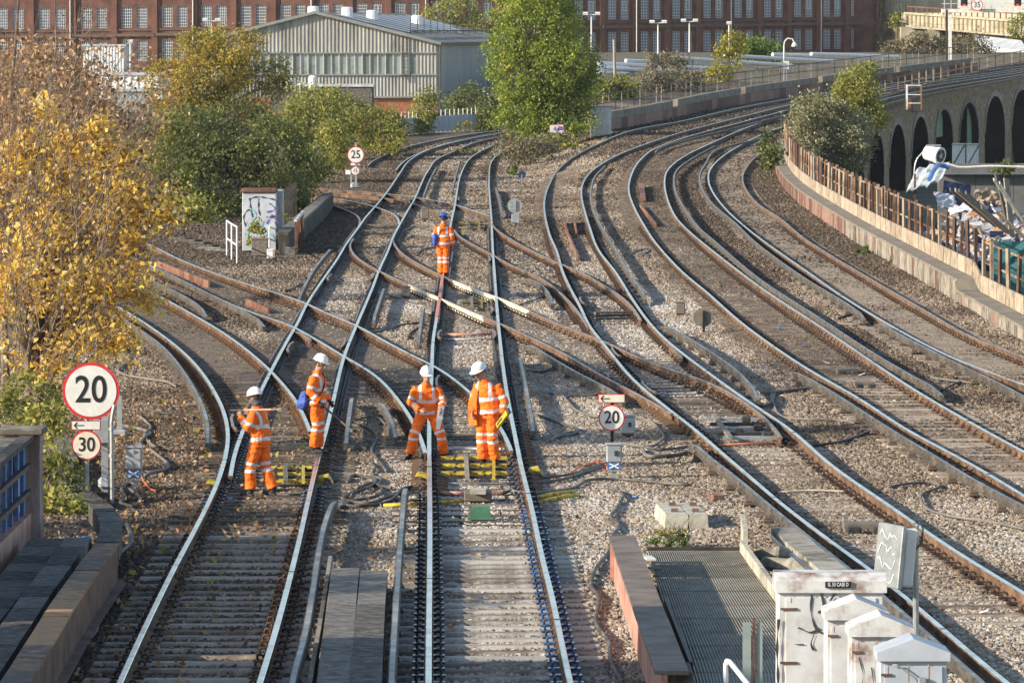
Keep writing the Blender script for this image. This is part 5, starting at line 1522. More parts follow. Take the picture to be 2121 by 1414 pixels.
# 25 / 15 sign far left
p = U(735, 392, -.2); s = S(p.y)
t = thing('speed_sign', 'far round 25 sign above a small 15 sign on a twin post', 'sign', tuple(p))
speed_disc(t, AT(737, 321, p.y) + Vector((0, -.05, 0)), 17.5 / s, '25', M['sign_white'])
speed_disc(t, AT(736, 354, p.y) + Vector((0, -.05, 0)), 8.5 / s, '15', M['sign_white'], rim=.93)
mb = MB(); mb.box(AT(736, 340, p.y), (.42, .03, .12)); part(mb, 'plate', M['sign_white'], t)
for x in (727, 737):
    mb = MB(); mb.beam(AT(x, 390, p.y), AT(x, 352 if x < 730 else 295, p.y), .09, .09); part(mb, 'post', M['galv'], t)
mb = MB(); mb.box(AT(721, 357, p.y), (.24, .15, .2)); part(mb, 'box', M['white'], t)
mb = MB(); mb.box(AT(735, 384, p.y), (.4, .3, .3), bev=.08); part(mb, 'foot', M['galv'], t)
# 35 sign on the gantry
p = AT(2024, 11, YG - .8)
t = thing('speed_sign', 'round 35 sign fixed on the signal gantry', 'sign', tuple(p))
speed_disc(t, p, 12.3 / S(YG), '35', M['sign_white'], rim=.88)
mb = MB(); mb.beam(p + Vector((0, .1, 0)), p + Vector((0, .6, -.2)), .1, .1); part(mb, 'bracket', M['pale_paint'], t)
# graffiti board
p = AT(1157, 314, 322); c = AT(1153, 267, 322)
t = thing('notice_board', 'pink-edged notice board with blue graffiti on a leaning post', 'sign', tuple(p))
mb = MB(); mb.beam(p, c, .09, .09); part(mb, 'post', M['wood_grey'], t)
mb = MB(); mb.box(c, (.80, .03, .46), ry=-.05); part(mb, 'board_back', M['pink_paint'], t)
M['graf_base'] = nmat('graffiti_pale', [(0.55, 0.40, 0.42), (0.62, 0.55, 0.58)], 3, .6); M['graf_blue'] = nmat('graffiti_violet', [(0.10, 0.06, 0.30), (0.16, 0.10, 0.42)], 4, .6); M['graf_teal'] = nmat('graffiti_teal', [(0.15, 0.42, 0.48), (0.25, 0.55, 0.6)], 4, .6)
mb = MB(); mb.box(c + Vector((0, -.014, 0)), (.74, .02, .40), ry=-.05); part(mb, 'board', M['graf_base'], t)
rnd = random.Random(4)
for mt, x0, x1 in ((M['graf_blue'], .02, .34), (M['graf_teal'], -.32, -.05)):
    mb = MB(); pts = [c + Vector((rnd.uniform(x0, x1), -.030, rnd.uniform(-.12, .15))) for _ in range(11)]
    for i, (a, b) in enumerate(zip(pts[:-1], pts[1:])): mb.beam(a + Vector((0, -.0008 * i, 0)), b + Vector((0, -.0008 * i, 0)), .004, .05)
    part(mb, 'graffiti', mt, t)

# discs seen from behind, small stand posts
def back_disc(lab, px, py, pyb, r, post_side=0):
    p = U(px + 2, pyb, -.2); s = S(p.y); c = AT(px, py, p.y)
    t = thing('sign_back', lab, 'sign', tuple(p))
    mb = MB(); mb.disc(c, r / s, .03, (0, -1, 0), 28); part(mb, 'disc', M['galv'] if post_side else M['rust_grey'], t)
    mb = MB(); mb.beam(Vector((c.x + .02, c.y - .05, p.z)), Vector((c.x + .02, c.y - .05, c.z + r / s * .7)), .06, .06); part(mb, 'post', M['galv'] if post_side else M['black'], t)
    if post_side:
        for k in (-.3, 0, .3):
            mb = MB(); mb.box(c + Vector((-.05, -.03, k * r / s * 1.6)), (.25, .02, .05)); part(mb, 'bracket', M['galv'], t)
M['rust_grey'] = nmat('weathered_disc', [(0.13, 0.105, 0.08), (0.2, 0.17, 0.14)], 6, .7)
back_disc('weathered round sign seen from behind on a black post', 1456, 657, 690, 20)
back_disc('grey round sign seen from behind beside the middle track', 1066, 426, 462, 15, 1)
p = U(1068, 462, -.2); mb = MB(); mb.box(p + Vector((0, 0, .1)), (.32, .3, .5), bev=.02); solo(mb, 'junction_box', M['grey_metal'], 'grey box at the foot of the far sign seen from behind', 'box', tuple(p))
q = U(1080, 385, -.2); c = AT(1081, 362, q.y); t = thing('speed_sign', 'small blue-grey diamond marker on a short post by the bank', 'sign', tuple(q))
mb = MB(); mb.disc(c, .2, .04, (0, -1, 0), 8); part(mb, 'plate', M['clip_blue'], t); mb = MB(); mb.beam(q, c, .05, .05); part(mb, 'post', M['galv'], t)

# ------------------------------------------------------------------ trackside boxes
def stand_box(lab, px, pyb, wpx, hpx, leg=.25, mat='grey_metal', depth=.22, blue=False, hatch=True):
    p = U(px, pyb, -.2); s = S(p.y); w, h = wpx / s, hpx / s
    t = thing('trackside_box', lab, 'box', tuple(p), 'small grey trackside boxes')
    mb = MB(); mb.box(p + Vector((0, .1, leg / 2)), (w * .3, .1, leg)); mb.box(p + Vector((0, .1, leg - .02)), (w * .8, .16, .04)); part(mb, 'stand', M['galv'] if blue else M['rust_dark'], t)
    z0 = leg
    if blue:
        mb = MB(); mb.box(p + Vector((0, .1, leg + h * .13)), (w * .82, depth * .9, h * .24)); part(mb, 'terminal_panel', M['panel_bluew'], t)
        for sg in (-1, 1):
            mb = MB(); cc = p + Vector((0, .1 - depth * .45 - .005, leg + h * .13)); mb.beam(cc + Vector((-w * .3, -.001 * sg, -sg * h * .1)), cc + Vector((w * .3, -.001 * sg, sg * h * .1)), .006, .022); part(mb, 'cross_mark', M['white'], t)
        z0 = leg + h * .25
    hh = h - (z0 - leg)
    mb = MB(); mb.box(p + Vector((0, .1, z0 + hh / 2)), (w, depth, hh), bev=.025); part(mb, 'body', M[mat], t)
    mb = MB(); mb.box(p + Vector((0, .1, z0 + hh + .012)), (w * 1.08, depth * 1.12, .03), bev=.01); part(mb, 'lid', M[mat], t)
    if hatch:
        mb = MB(); mb.box(p + Vector((w * .12, .1 - depth / 2 - .01, z0 + hh * .55)), (.05, .03, .08)); part(mb, 'latch', M['dark_steel'], t)
    return t
M['panel_bluew'] = nmat('terminal_blue', [(0.05, 0.12, 0.35), (0.07, 0.17, 0.45)], 4, .5)
stand_box('grey box with blue panel on a stand near the 30 sign', 277, 1018, 34, 62, .22, blue=True, hatch=False)
stand_box('grey box with blue cross panel in front of the small 20 sign', 1272, 993, 33, 50, .17, blue=True)
stand_box('grey locked box standing just behind the small 20 sign', 1301, 908, 30, 36, .08)
stand_box('small cream box on white legs between crossing rails', 840, 622, 20, 20, .10, 'brick_cream', hatch=False)
stand_box('brown upright box beside the dark weathered disc', 1409, 655, 20, 24, .05, 'rust_grey', hatch=False)
stand_box('brown box among cables left of the far worker', 880, 460, 16, 22, .12, 'rust_grey', hatch=False)

# green plastic cover and the dark magnet in the middle track
p = U(995, 1076, -.19); s = S(p.y)
t = thing('green_cover', 'green plastic cover box between the middle rails', 'box', tuple(p))
mb = MB(); mb.prism([(-.155, 0), (.155, 0), (.135, .16), (-.135, .16)], p + Vector((0, -.0, .03)), (1, 0, 0), (0, 0, 1), (0, .3, 0)); part(mb, 'cover', M['green_box'], t)
mb = MB(); mb.box(p + Vector((0, .15, .02)), (.38, .42, .03)); part(mb, 'flange', M['green_box'], t)
p = U(990, 1040, -.19)
t = thing('track_magnet', 'brown train-protection magnet block behind the green cover', 'box', tuple(p))
mb = MB(); mb.box(p + Vector((0, .3, .08)), (.42, .6, .14), bev=.015); part(mb, 'magnet', M['rust_grey'], t)
mb = MB(); mb.box(p + Vector((0, .1, .165)), (.24, .9, .03)); part(mb, 'plate', M['concrete_pale'], t)
def magnet(lab, px, py, w=.5):
    p = U(px, py, -.2); t = thing('track_magnet', lab, 'box', tuple(p), 'magnets and boxes between rails')
    mb = MB(); mb.box(p + Vector((0, .2, .06)), (w, .35, .12), bev=.015); part(mb, 'block', M['rust_grey'], t)
    mb = MB(); mb.box(p + Vector((-w * .3, -.5, .05)), (w * .35, .3, .12), bev=.02); part(mb, 'foot', M['dark_steel'], t)
    mb = MB(); mb.box(p + Vector((w * .3, -.5, .05)), (w * .35, .3, .12), bev=.02); part(mb, 'foot', M['dark_steel'], t)
magnet('dark magnet between the rails of the second curving track', 1755, 775, .45)
magnet('boxy magnet unit lower between the second curving rails', 1790, 803, .4)
magnet('long rusty magnet box near the tilted signal back', 1790, 1100, .6)
magnet('far magnet box in the poplar-side track', 1160, 432, .5)
magnet('magnet box far up the middle track', 982, 398, .6)

# ------------------------------------------------------------------ point rodding: yellow stretcher bars and baseplates
M['yellow_dull'] = nmat('paint_yellow_worn', [(0.10, 0.085, 0.05), (0.22, 0.18, 0.06), (0.42, 0.32, 0.05)], 7, 0.7)
def stretcher(lab, px0, px1, rows, tname='point_machine', ym='yellow'):
    c = U((px0 + px1) / 2, rows[len(rows) // 2], -.14)
    t = thing(tname, lab, 'points', tuple(c), 'yellow-painted point rods')
    for k, py in enumerate(rows):
        a, b = U(px0, py, -.10), U(px1, py, -.10)
        mb = MB(); mb.beam(a, b, .13, .05); part(mb, 'bar', M[ym] if k % 2 == 0 else M['dark_steel'], t)
        for f in (.2, .4, .62, .8):
            q = a.lerp(b, f + random.uniform(-.06, .06)); mb = MB(); mb.box(q + Vector((0, -.02, .03)), (.045, .10, .045), bev=.008); part(mb, 'lug', M['dark_steel'], t)
    q0, q1 = U(px0 + (px1 - px0) * .38, rows[0] - 6, -.07), U(px0 + (px1 - px0) * .40, rows[-1] + 3, -.07)
    mb = MB(); mb.beam(q0, q1, .07, .05); part(mb, 'link', M['wood_grey'], t)
    q0, q1 = U(px0 + (px1 - px0) * .80, rows[0] - 2, -.06), U(px0 + (px1 - px0) * .80, rows[-1] + 3, -.06)
    mb = MB(); mb.beam(q0, q1, .05, .05); part(mb, 'link', M[ym], t)
    return t
stretcher('yellow point stretcher bars at the feet of two workers', 913, 1050, [948, 955, 963, 971, 979, 987])
stretcher('yellow stretcher bars beside the worker shouldering a tool', 556, 646, [968, 974, 981, 988, 995])
stretcher('dull yellow stretcher bars at the middle crossing', 958, 1008, [622, 628, 634], ym='yellow_dull')
stretcher('far yellow stretcher bars behind the far worker', 950, 1003, [461, 466, 471], ym='yellow_dull')
M['point_dark'] = M['dark_steel']
t = thing('point_machine', 'dark point rods between the rails near the merging blade on the right', 'points', tuple(U(1540, 885, -.15)), 'dark point rods')
for k, py in enumerate((868, 878, 888, 898, 906)):
    mb = MB(); mb.beam(U(1462 + k * 9, py, -.1), U(1602 + k * 2, py, -.1), .12, .06); part(mb, 'bar', M['dark_steel'] if k % 2 else M['galv'], t)
mb = MB(); mb.beam(U(1478, 860, -.06), U(1512, 905, -.06), .08, .05); part(mb, 'link', M['wood_grey'], t)
for px, py in ((1545, 868), (1570, 885), (1530, 892), (1588, 900)):
    mb = MB(); mb.box(U(px, py, -.06), (.16, .3, .1), bev=.02); part(mb, 'lug', M['dark_steel'], t)
t = thing('point_machine', 'dark point rods where the short crossover meets the poplar-side track', 'points', tuple(U(1270, 655, -.15)), 'dark point rods')
for k, py in enumerate((648, 654, 660)):
    mb = MB(); mb.beam(U(1232, py, -.1), U(1318, py - 2, -.1), .12, .06); part(mb, 'bar', M['dark_steel'] if k % 2 else M['wood_grey'], t)
t = thing('point_machine', 'dark point rods on the far diagonal track', 'points', tuple(U(785, 470, -.15)), 'dark point rods')
for k, py in enumerate((466, 472, 478, 484)):
    mb = MB(); mb.beam(U(752, py, -.1), U(816, py, -.1), .18, .06); part(mb, 'bar', M['dark_steel'] if k % 2 else M['wood_grey'], t)

def wedge(lab, px, py, flip):
    p = U(px, py, -.17); t = thing('yellow_bracket', lab, 'bracket', tuple(p), 'yellow brackets at the points')
    mb = MB(); mb.prism([(-.13, 0), (.13, 0), (.10, .10), (-.05, .13)] if not flip else [(-.13, 0), (.13, 0), (.05, .13), (-.10, .10)], p, (1, 0, 0), (0, 0, 1), (0, .5, 0)); part(mb, 'casing', M['yellow'], t)
    mb = MB(); mb.box(p + Vector((0.05 if flip else -.05, -.03, .05)), (.1, .06, .06)); part(mb, 'bolt', M['rust_dark'], t)
wedge('yellow bracket left of the middle track points', 872, 997, False)
wedge('yellow bracket right of the middle track points', 1108, 985, True)
wedge('yellow bracket left of the near bend rail', 436, 1012, False)
wedge('yellow bracket right of the diagonal rail by the cables', 672, 1002, True)

# bolted baseplates (slide chairs) along the blades
def chairs(lab, key, y0, y1, side, mat, n, t):
    ln = [p for p in RAILW[key] if y0 < p.y < y1]
    if len(ln) < 2: return
    for k in range(n):
        f = k / max(1, n - 1) * (len(ln) - 1); i = min(len(ln) - 2, int(f)); p = ln[i].lerp(ln[i + 1], f - i)
        d = (ln[i + 1] - ln[i]).normalized(); s_ = Vector((d.y, -d.x, 0))
        piece(chair_me, 'slide_chair', t, p + s_ * side * .16 - Vector((0, 0, .13)), math.atan2(d.y, d.x) - math.pi / 2)
cm = MB(); cm.prism([(-.13, -.03), (.13, -.03), (.13, .0), (.05, .03), (-.05, .03), (-.13, .0)], (0, -.07, 0), (1, 0, 0), (0, 0, 1), (0, .14, 0)); chair_me = cm.mesh('slide_chair', M['rail_side_b'])
chairs('', 'C1', Yof(888, 1000), Yof(889, 915), -1, None, 13, TRACK_OBJ['C1'])
chairs('', 'C1', Yof(888, 1000), Yof(889, 915), 1, None, 13, TRACK_OBJ['C1'])
chairs('', 'C2', Yof(1085, 990), Yof(1060, 880), 1, None, 15, TRACK_OBJ['C1'])
chairs('', 'H1', Yof(1430, 880), Yof(1345, 815), -1, None, 13, TRACK_OBJ['H1'])
chairs('', 'B2', Yof(655, 975), Yof(684, 856), 1, None, 14, TRACK_OBJ['B1'])
chairs('', 'D1', Yof(1205, 655), Yof(1165, 610), -1, None, 10, TRACK_OBJ['D1'])

# ------------------------------------------------------------------ cables and pipes
def cable(lab, px, r=.024, mat='cable', dz=-.165, name='cable', wob=0.0, nseg=.18):
    W = [U(x, y, dz + (0.02 if i % 2 else 0)) for i, (x, y) in enumerate(px)]
    ln = catmull(W, nseg if W[0].y < 130 else .5)
    mb = MB(); mb.tube(ln, r, 6)
    return solo(mb, name, M[mat], lab, 'cable' if name == 'cable' else 'pipe', tuple(W[0]), 'cables lying on the ballast', smooth=True)
cable('winding black cable right of the brown girder end', [(1262,1010),(1288,1020),(1280,1050),(1265,1070),(1282,1088),(1268,1110),(1262,1140),(1232,1180),(1225,1215),(1240,1235),(1235,1290),(1262,1330),(1265,1370),(1290,1414)], .028)
cable('long black cable running from the points past the blue-cross box', [(1040,1008),(1090,1020),(1180,1012),(1230,992),(1290,992),(1380,1000),(1430,1004)], .026)
cable('black cable pair leading to the blue-cross box, lower one', [(1098,1002),(1150,995),(1210,978),(1262,962)], .024)
cable('black cable leading to the blue-cross box, upper one', [(1098,992),(1160,985),(1205,975),(1258,958)], .022)
cable('orange cable looping into the blue-cross box', [(1180,979),(1205,965),(1235,958),(1252,960),(1258,972)], .014, 'orange_cable')
cable('red cable hanging from the box near the 30 sign', [(292,985),(300,1000),(312,1012),(322,1016)], .012, 'orange_cable')
cable('thick grey cable looping beside the blank arrow sign', [(1288,808),(1230,818),(1185,820),(1180,835),(1200,852),(1240,862),(1290,860),(1340,870),(1368,892),(1370,912),(1340,925),(1290,918)], .026, 'cable_grey')
cable('pale flexible pipe loop in front of the merging blade', [(1330,930),(1350,945),(1400,942),(1440,930),(1460,928)], .035, 'cable_grey')
cable('dark cable bundle strand beside the small white-topped box', [(1336,925),(1370,930),(1420,925),(1438,920)], .022)
cable('coiled black cable left of the middle points, outer loop', [(720,1000),(735,985),(770,990),(760,1010),(730,1020),(715,1035),(760,1042),(800,1030),(860,1005),(880,1000)], .03)
cable('coiled black cable left of the middle points, inner loop', [(740,1012),(770,1000),(790,1010),(775,1028),(735,1036),(705,1050)], .026)
cable('black cable strand snaking up from the cable coils', [(755,953),(775,965),(772,985),(790,992),(785,1005),(810,1010)], .026)
cable('black cable strand crossing the conductor rail end', [(700,1045),(740,1048),(800,1040),(840,1010),(880,1004)], .028)
cable('black cable loop below the bent conductor piece', [(726,880),(760,885),(780,905),(770,935),(790,960),(800,975)], .024)
cable('grey cable loop beside the conductor piece behind the bag carrier', [(735,870),(770,862),(800,880),(805,895)], .022)
cable('black cable curving left of the crossing near the short rails', [(760,690),(800,683),(835,672),(870,668),(850,690),(845,700)], .026)
cable('thin black cable below the cream box', [(800,613),(830,618),(862,628),(880,628)], .02)
cable('black cable bundle right of the pale-painted rail, first strand', [(1035,590),(1060,595),(1085,608),(1080,615)], .026)
cable('black cable bundle right of the pale-painted rail, second strand', [(1040,598),(1066,603),(1082,612)], .026)
cable('black cable running from the bent conductor piece', [(1075,632),(1105,622),(1130,612)], .022)
cable('twin black cable right of the long conductor piece', [(1092,768),(1120,770),(1145,762),(1160,755)], .028)
cable('black cable coiled below the conductor piece by the level man', [(1105,858),(1140,868),(1170,880),(1195,888),(1190,898),(1150,905),(1140,915)], .028)
cable('grey pipe looping right of the level man', [(1140,912),(1160,900),(1190,895),(1230,912)], .026, 'cable_grey')
cable('black cable from the outer conductor rail gap', [(1735,660),(1760,652),(1785,650),(1795,656)], .03)
cable('grey pipe feeding the outer conductor rail', [(1735,670),(1780,672),(1812,668)], .035, 'cable_grey')
cable('black cable looping under the grey feeder pipe', [(1578,842),(1595,835),(1600,815),(1612,808)], .03)
cable('grey feeder pipe to the long shiny conductor rail', [(1575,815),(1610,812),(1660,806),(1700,802)], .04, 'cable_grey')
cable('long grey cable trailing right across the brown ballast', [(1605,812),(1602,835),(1632,865),(1680,868),(1740,870),(1770,876)], .026, 'cable_grey')
cable('black cable reaching from the merging blade to the shiny conductor', [(1685,922),(1720,918),(1770,905),(1815,888)], .028)
cable('black cable tail at the end of the long conductor rail', [(1951,808),(1970,798),(1990,790)], .022)
cable('grey cable tail beyond the end of the long conductor rail', [(1930,782),(1960,786),(2010,792)], .026, 'cable_grey')
cable('grey cable looping between the rails right of the tilted signal', [(1840,1008),(1890,1000),(1930,1000),(1945,1008),(1915,1020),(1908,1035),(1925,1055),(1980,1070),(2050,1080),(2121,1095)], .022, 'cable_grey')
cable('winding cable on the leaf litter below the orange tree, upper', [(262,720),(255,735),(270,745),(250,760),(245,768),(270,778),(310,785),(345,790),(365,800)], .028, 'cable_grey')
cable('winding cable on the leaf litter right of the big 20 sign', [(250,880),(290,888),(310,895),(300,905),(290,920),(310,930),(330,945),(348,962),(345,970),(310,980),(300,985)], .03, 'cable_grey')
cable('second winding cable right of the big 20 sign', [(285,860),(300,870),(312,885),(300,900),(305,912),(325,928)], .028, 'cable_grey')
cable('cable snaking down past the box near the 30 sign', [(265,998),(252,1010),(260,1030),(252,1042),(275,1048),(290,1035),(285,1025),(268,1012)], .028)
cable('long cable lying along the leafy verge beside the rusty girder', [(262,1085),(272,1110),(270,1125),(245,1150),(238,1180),(235,1230),(205,1265),(195,1310),(160,1340),(135,1400)], .032)
cable('dark cable in the leaves left of the near bend', [(300,845),(340,855),(380,858),(400,866)], .026)
cable('thin cable on the litter above the conductor bend', [(290,840),(330,838),(375,842)], .018)
cable('black cable on the ground near the parapet box', [(520,572),(545,578),(585,582),(618,585),(600,600),(590,602)], .03)
cable('black cable tangle left of the far worker, first strand', [(835,500),(860,488),(885,492),(895,505)], .035)
cable('black cable tangle left of the far worker, second strand', [(830,480),(860,470),(890,478),(905,490)], .035)
cable('black cable arching behind the far worker', [(862,530),(880,515),(905,512)], .03)
cable('black cable in the weeds right of the poplar-side conductor', [(1300,533),(1318,520),(1345,516),(1330,530)], .03)
cable('yellow duct right of the middle track, upper', [(1112,1030),(1150,1022),(1190,1017)], .032, 'yellow', name='duct_pipe')
cable('yellow duct right of the middle track, lower', [(1120,1038),(1160,1030),(1198,1024)], .032, 'yellow', name='duct_pipe')
cable('yellow duct passing under the middle track', [(795,1046),(850,1044),(960,1036)], .03, 'yellow', name='duct_pipe', dz=-.17)
cable('faded red marker pipe across the middle track', [(905,1020),(950,1021),(985,1018)], .035, 'pink_paint', name='duct_pipe')
cable('brown hose from the magnet to the rail', [(1012,1018),(1040,1020),(1072,1008),(1082,998)], .026, 'rust_dark', name='duct_pipe')
cable('thin grey rod across the track below the yellow bars', [(905,1002),(960,1000),(1020,1001),(1080,998)], .018, 'galv', name='duct_pipe')
cable('pale marker pipe crossing the middle track ahead of the crossing', [(915,694),(960,693),(1018,693)], .045, 'paint_orange', name='duct_pipe')
cable('pale rod crossing just below the orange marker pipe', [(912,702),(960,702),(1018,702)], .018, 'pale_paint', name='duct_pipe')
cable('orange rod across the track at the merging blade', [(1487,922),(1550,919),(1620,918)], .028, 'paint_orange', name='duct_pipe')
cable('pale rod across the ballast near the tilted signal', [(1612,1019),(1680,1015),(1765,1018)], .018, 'paint_cream', name='duct_pipe')
cable('grey pipe across the middle track behind the workers', [(845,934),(920,930),(960,929),(1055,930)], .035, 'galv', name='duct_pipe')
# ------------------------------------------------------------------ graffitied cabinet, parapet and handrails at mid left
def strokes(t, pts_list, org, ux, uz, w, mat, nm='graffiti', d=.004):
    """spray-paint strokes lying on a face; points are metres along ux, uz from org"""
    ux, uz = Vector(ux), Vector(uz); nrm = uz.cross(ux) * -1
    nrm = ux.cross(uz)
    for k, pts in enumerate(pts_list):
        mb = MB(); W = [Vector(org) + ux * x + uz * z + nrm * (d + .0012 * k) for x, z in pts]
        ln = catmull(W, .03) if len(W) > 2 else W
        L = []
        for i, p in enumerate(ln):
            dd = (ln[min(i + 1, len(ln) - 1)] - ln[max(i - 1, 0)]); 
            if dd.length < 1e-6: continue
            sd = nrm.cross(dd.normalized()); ww = w * (.7 + .4 * math.sin(i * .7 + k))
            L.append((p + sd * ww / 2, p - sd * ww / 2))
        for a, b in zip(L[:-1], L[1:]): mb.quad(a[0], b[0], b[1], a[1])
        if mb.f: part(mb, nm, mat, t)
M['graf_black'] = nmat('spray_black', [(0.03, 0.03, 0.035), (0.06, 0.06, 0.065)], 6, .7)
M['cab_white'] = nmat('cabinet_paint', [(0.34, 0.30, 0.25), (0.56, 0.55, 0.53), (0.68, 0.68, 0.67)], 2.6, .5, 0, .05, 15, pos=(.25, .45, .7))
M['cab_rusty'] = nmat('cabinet_rust_white', [(0.22, 0.11, 0.07), (0.56, 0.54, 0.51), (0.70, 0.69, 0.67)], 2.6, .55, 0, .1, 15, pos=(.36, .44, .66))
M['rust_stain'] = nmat('rust_stain', [(0.34, 0.26, 0.19), (0.46, 0.40, 0.33)], 9, .7)
M['cab_grey'] = nmat('cabinet_white_in_shade', [(0.36, 0.39, 0.43), (0.50, 0.535, 0.58)], 1.5, .45)
p = U(537, 520, -.2); s = S(p.y)
t = thing('equipment_cabinet', 'white cabinet with black graffiti in front of the dark shrub', 'cabinet', tuple(p))
w, h = 70 / s, 122 / s
mb = MB(); mb.box(p + Vector((0, .35, h / 2)), (w, .7, h), bev=.02); part(mb, 'body', M['cab_grey'], t)  # white cabinet in blue-grey: its shaded front is put into the paint
mb = MB(); mb.box(p + Vector((0, .32, h + .05)), (w * 1.05, .8, .16), bev=.04); part(mb, 'roof', M['rust_dark'], t)
mb = MB(); mb.box(p + Vector((w * .55, 1.2, h * .52)), (.28, .8, h * 1.02), bev=.02); part(mb, 'side_cabinet', M['grey_metal'], t)
o_ = p + Vector((-w / 2, -.002, 0))
strokes(t, [[(.12, h * .42), (.05, h * .58), (.22, h * .7), (.36, h * .62)], [(.25, h * .9), (.28, h * .75), (.36, h * .55)], [(.22, h * .88), (.5, h * .92), (.85, h * .9)], [(.55, h * .9), (.55, h * .7), (.6, h * .6)], [(.85, h * .9), (1.15, h * .85), (1.25, h * .7), (1.05, h * .58), (.8, h * .58)], [(.1, h * .3), (.35, h * .2), (.5, h * .12)], [(1.1, h * .5), (1.2, h * .35), (1.15, h * .2)]], o_, (1, 0, 0), (0, 0, 1), .055, M['graf_black'])
M['parapet_dark'] = nmat('parapet_streaked', [(0.025, 0.024, 0.02), (0.05, 0.048, 0.04), (0.13, 0.125, 0.11)], 5, .95, 0, .2, stretch=(1, 1, .12))  # stained, streaked concrete, darkened to carry the shade of the trees
strokes(t, [[(.15, .5), (.3, .9), (.5, .6), (.7, 1.0)], [(.6, .3), (.9, .6), (1.1, .35)], [(.2, 1.5), (.45, 1.2), (.3, 1.0)]], o_ + Vector((0, -.01, 0)), (1, 0, 0), (0, 0, 1), .06, M['graf_teal'])
strokes(t, [[(.8, .9), (1.0, 1.2), (1.2, .9)], [(.3, .4), (.5, .2), (.8, .35)], [(.9, 1.6), (1.1, 1.4), (.8, 1.3)]], o_ + Vector((0, -.016, 0)), (1, 0, 0), (0, 0, 1), .05, M['graf_blue'])
# concrete parapet beyond it
a, b = U(600, 528, -.2), U(692, 436, -.2)
t = thing('concrete_parapet', 'weathered concrete parapet running back beside the far tracks', 'wall', tuple(a))
ht = .62
ln = [a.lerp(b, i / 8) for i in range(9)]
for i, (q0, q1) in enumerate(zip(ln[:-1], ln[1:])):
    mb = MB(); d = (q1 - q0) * .01; mb.beam(q0 + d + Vector((-.2, 0, ht / 2)), q1 - d + Vector((-.2, 0, ht / 2)), .35, ht); part(mb, 'panel', M['parapet_dark'], t)
    mb = MB(); mb.beam(q0 + d + Vector((-.25, 0, ht + .06)), q1 - d + Vector((-.25, 0, ht + .06)), .42, .10); part(mb, 'coping', M['slab'], t)
a, b = U(582, 470, -.2) + Vector((0, 0, 0)), U(640, 425, -.2)
t = thing('paling_fence', 'dark iron paling fence behind the concrete parapet', 'fence', tuple(a))
for i in range(26):
    q = a.lerp(b, i / 25); mb = MB(); mb.beam(q, q + Vector((0, 0, 1.35)), .05, .05); part(mb, 'paling', M['dark_steel'], t)
mb = MB(); mb.beam(a + Vector((0, 0, 1.1)), b + Vector((0, 0, 1.1)), .05, .05); part(mb, 'rail', M['dark_steel'], t)
a, b = U(612, 532, -.2), U(628, 512, -.2)
t = thing('gate_fence', 'short dark fence end with pale cap near the cable box', 'fence', tuple(a))
for i in range(6):
    q = a.lerp(b, i / 5); mb = MB(); mb.beam(q, q + Vector((0, 0, 1.15)), .06, .06); part(mb, 'paling', M['rust_dark'], t)
mb = MB(); mb.tube([a + Vector((0, 0, 1.15)), b + Vector((0, 0, 1.2))], .05, 8); part(mb, 'cap_rail', M['pale_paint'], t)
def handrail(lab, posts, ht_, cat='railing'):
    P_ = [U(x, y, -.2) for x, y in posts]
    t = thing('handrail', lab, cat, tuple(P_[0]), 'white tubular handrails')
    for q in P_:
        mb = MB(); mb.tube([q, q + Vector((0, 0, ht_))], .028, 8); part(mb, 'post', M['white'], t)
    for h in (ht_, ht_ * .5):
        mb = MB(); mb.tube([q + Vector((0, 0, h)) for q in P_], .028, 8); part(mb, 'rail', M['white'], t)
handrail('white tubular handrail left of the graffitied cabinet', [(470, 530), (480, 538), (491, 546)], 1.15)
handrail('white tubular handrail right of the graffitied cabinet', [(558, 522), (563, 512), (567, 500)], .8)
t, base, w, h = crate('junction_box', 'brown lidded box in front of the graffitied cabinet', 'box', 521, 555, 497, 530, .4, M['wood_grey'], M['rust_grey'])
t, base, w, h = crate('junction_box', 'white rounded box on a post by the cabinet weeds', 'box', 553, 568, 520, 536, .3, M['white'])
mb = MB(); mb.beam(base + Vector((.1, 0, -.5)), base + Vector((.1, 0, .3)), .07, .07); part(mb, 'post', M['concrete'], t)
t, base, w, h = crate('junction_box', 'dark box beside the short dark fence end', 'box', 592, 612, 516, 534, .3, M['slab'])
# concrete trough lids on the ground left of them
t = thing('cable_trough', 'line of concrete trough lids left of the white handrail', 'trough', tuple(U(380, 500, -.2)))
for i, (x, y) in enumerate(((372, 497), (390, 501), (408, 506), (424, 512), (440, 517), (455, 521))):
    mb = MB(); q = U(x, y, -.2); mb.box(q + Vector((0, 0, .05)), (.42, .9, .08), rz=.9 + .05 * i, bev=.01); part(mb, 'lid', M['slab'], t)

# ------------------------------------------------------------------ near left: brick pier, blue lattice, troughs, rusty girder
M['pier_brick'] = nmat('pier_brick', [(0.20, 0.14, 0.12), (0.30, 0.20, 0.17), (0.42, 0.36, 0.34)], 3, .85, 0, .3, 25, stretch=(1, 1, .25))
M['lattice_blue'] = nmat('lattice_blue', [(0.05, 0.14, 0.36), (0.09, 0.22, 0.50)], 4, .5, rnd=.3)
t = thing('footbridge_parapet', 'bridge parapet with blue lattice and brick pier at the left edge', 'wall', (-6.6, 74, -.2))
mb = MB(); mb.box((-6.66, 78.3, .58), (.34, .5, 1.64), bev=.01); part(mb, 'pier', M['pier_brick'], t)
mb = MB(); mb.box((-6.75, 78.3, 1.44), (.62, .75, .09), bev=.015); part(mb, 'pier_cap', M['concrete'], t)
mb = MB(); mb.box((-6.72, 70.5, .05), (.22, 15.0, .55)); part(mb, 'base_wall', M['pink_paint'], t)
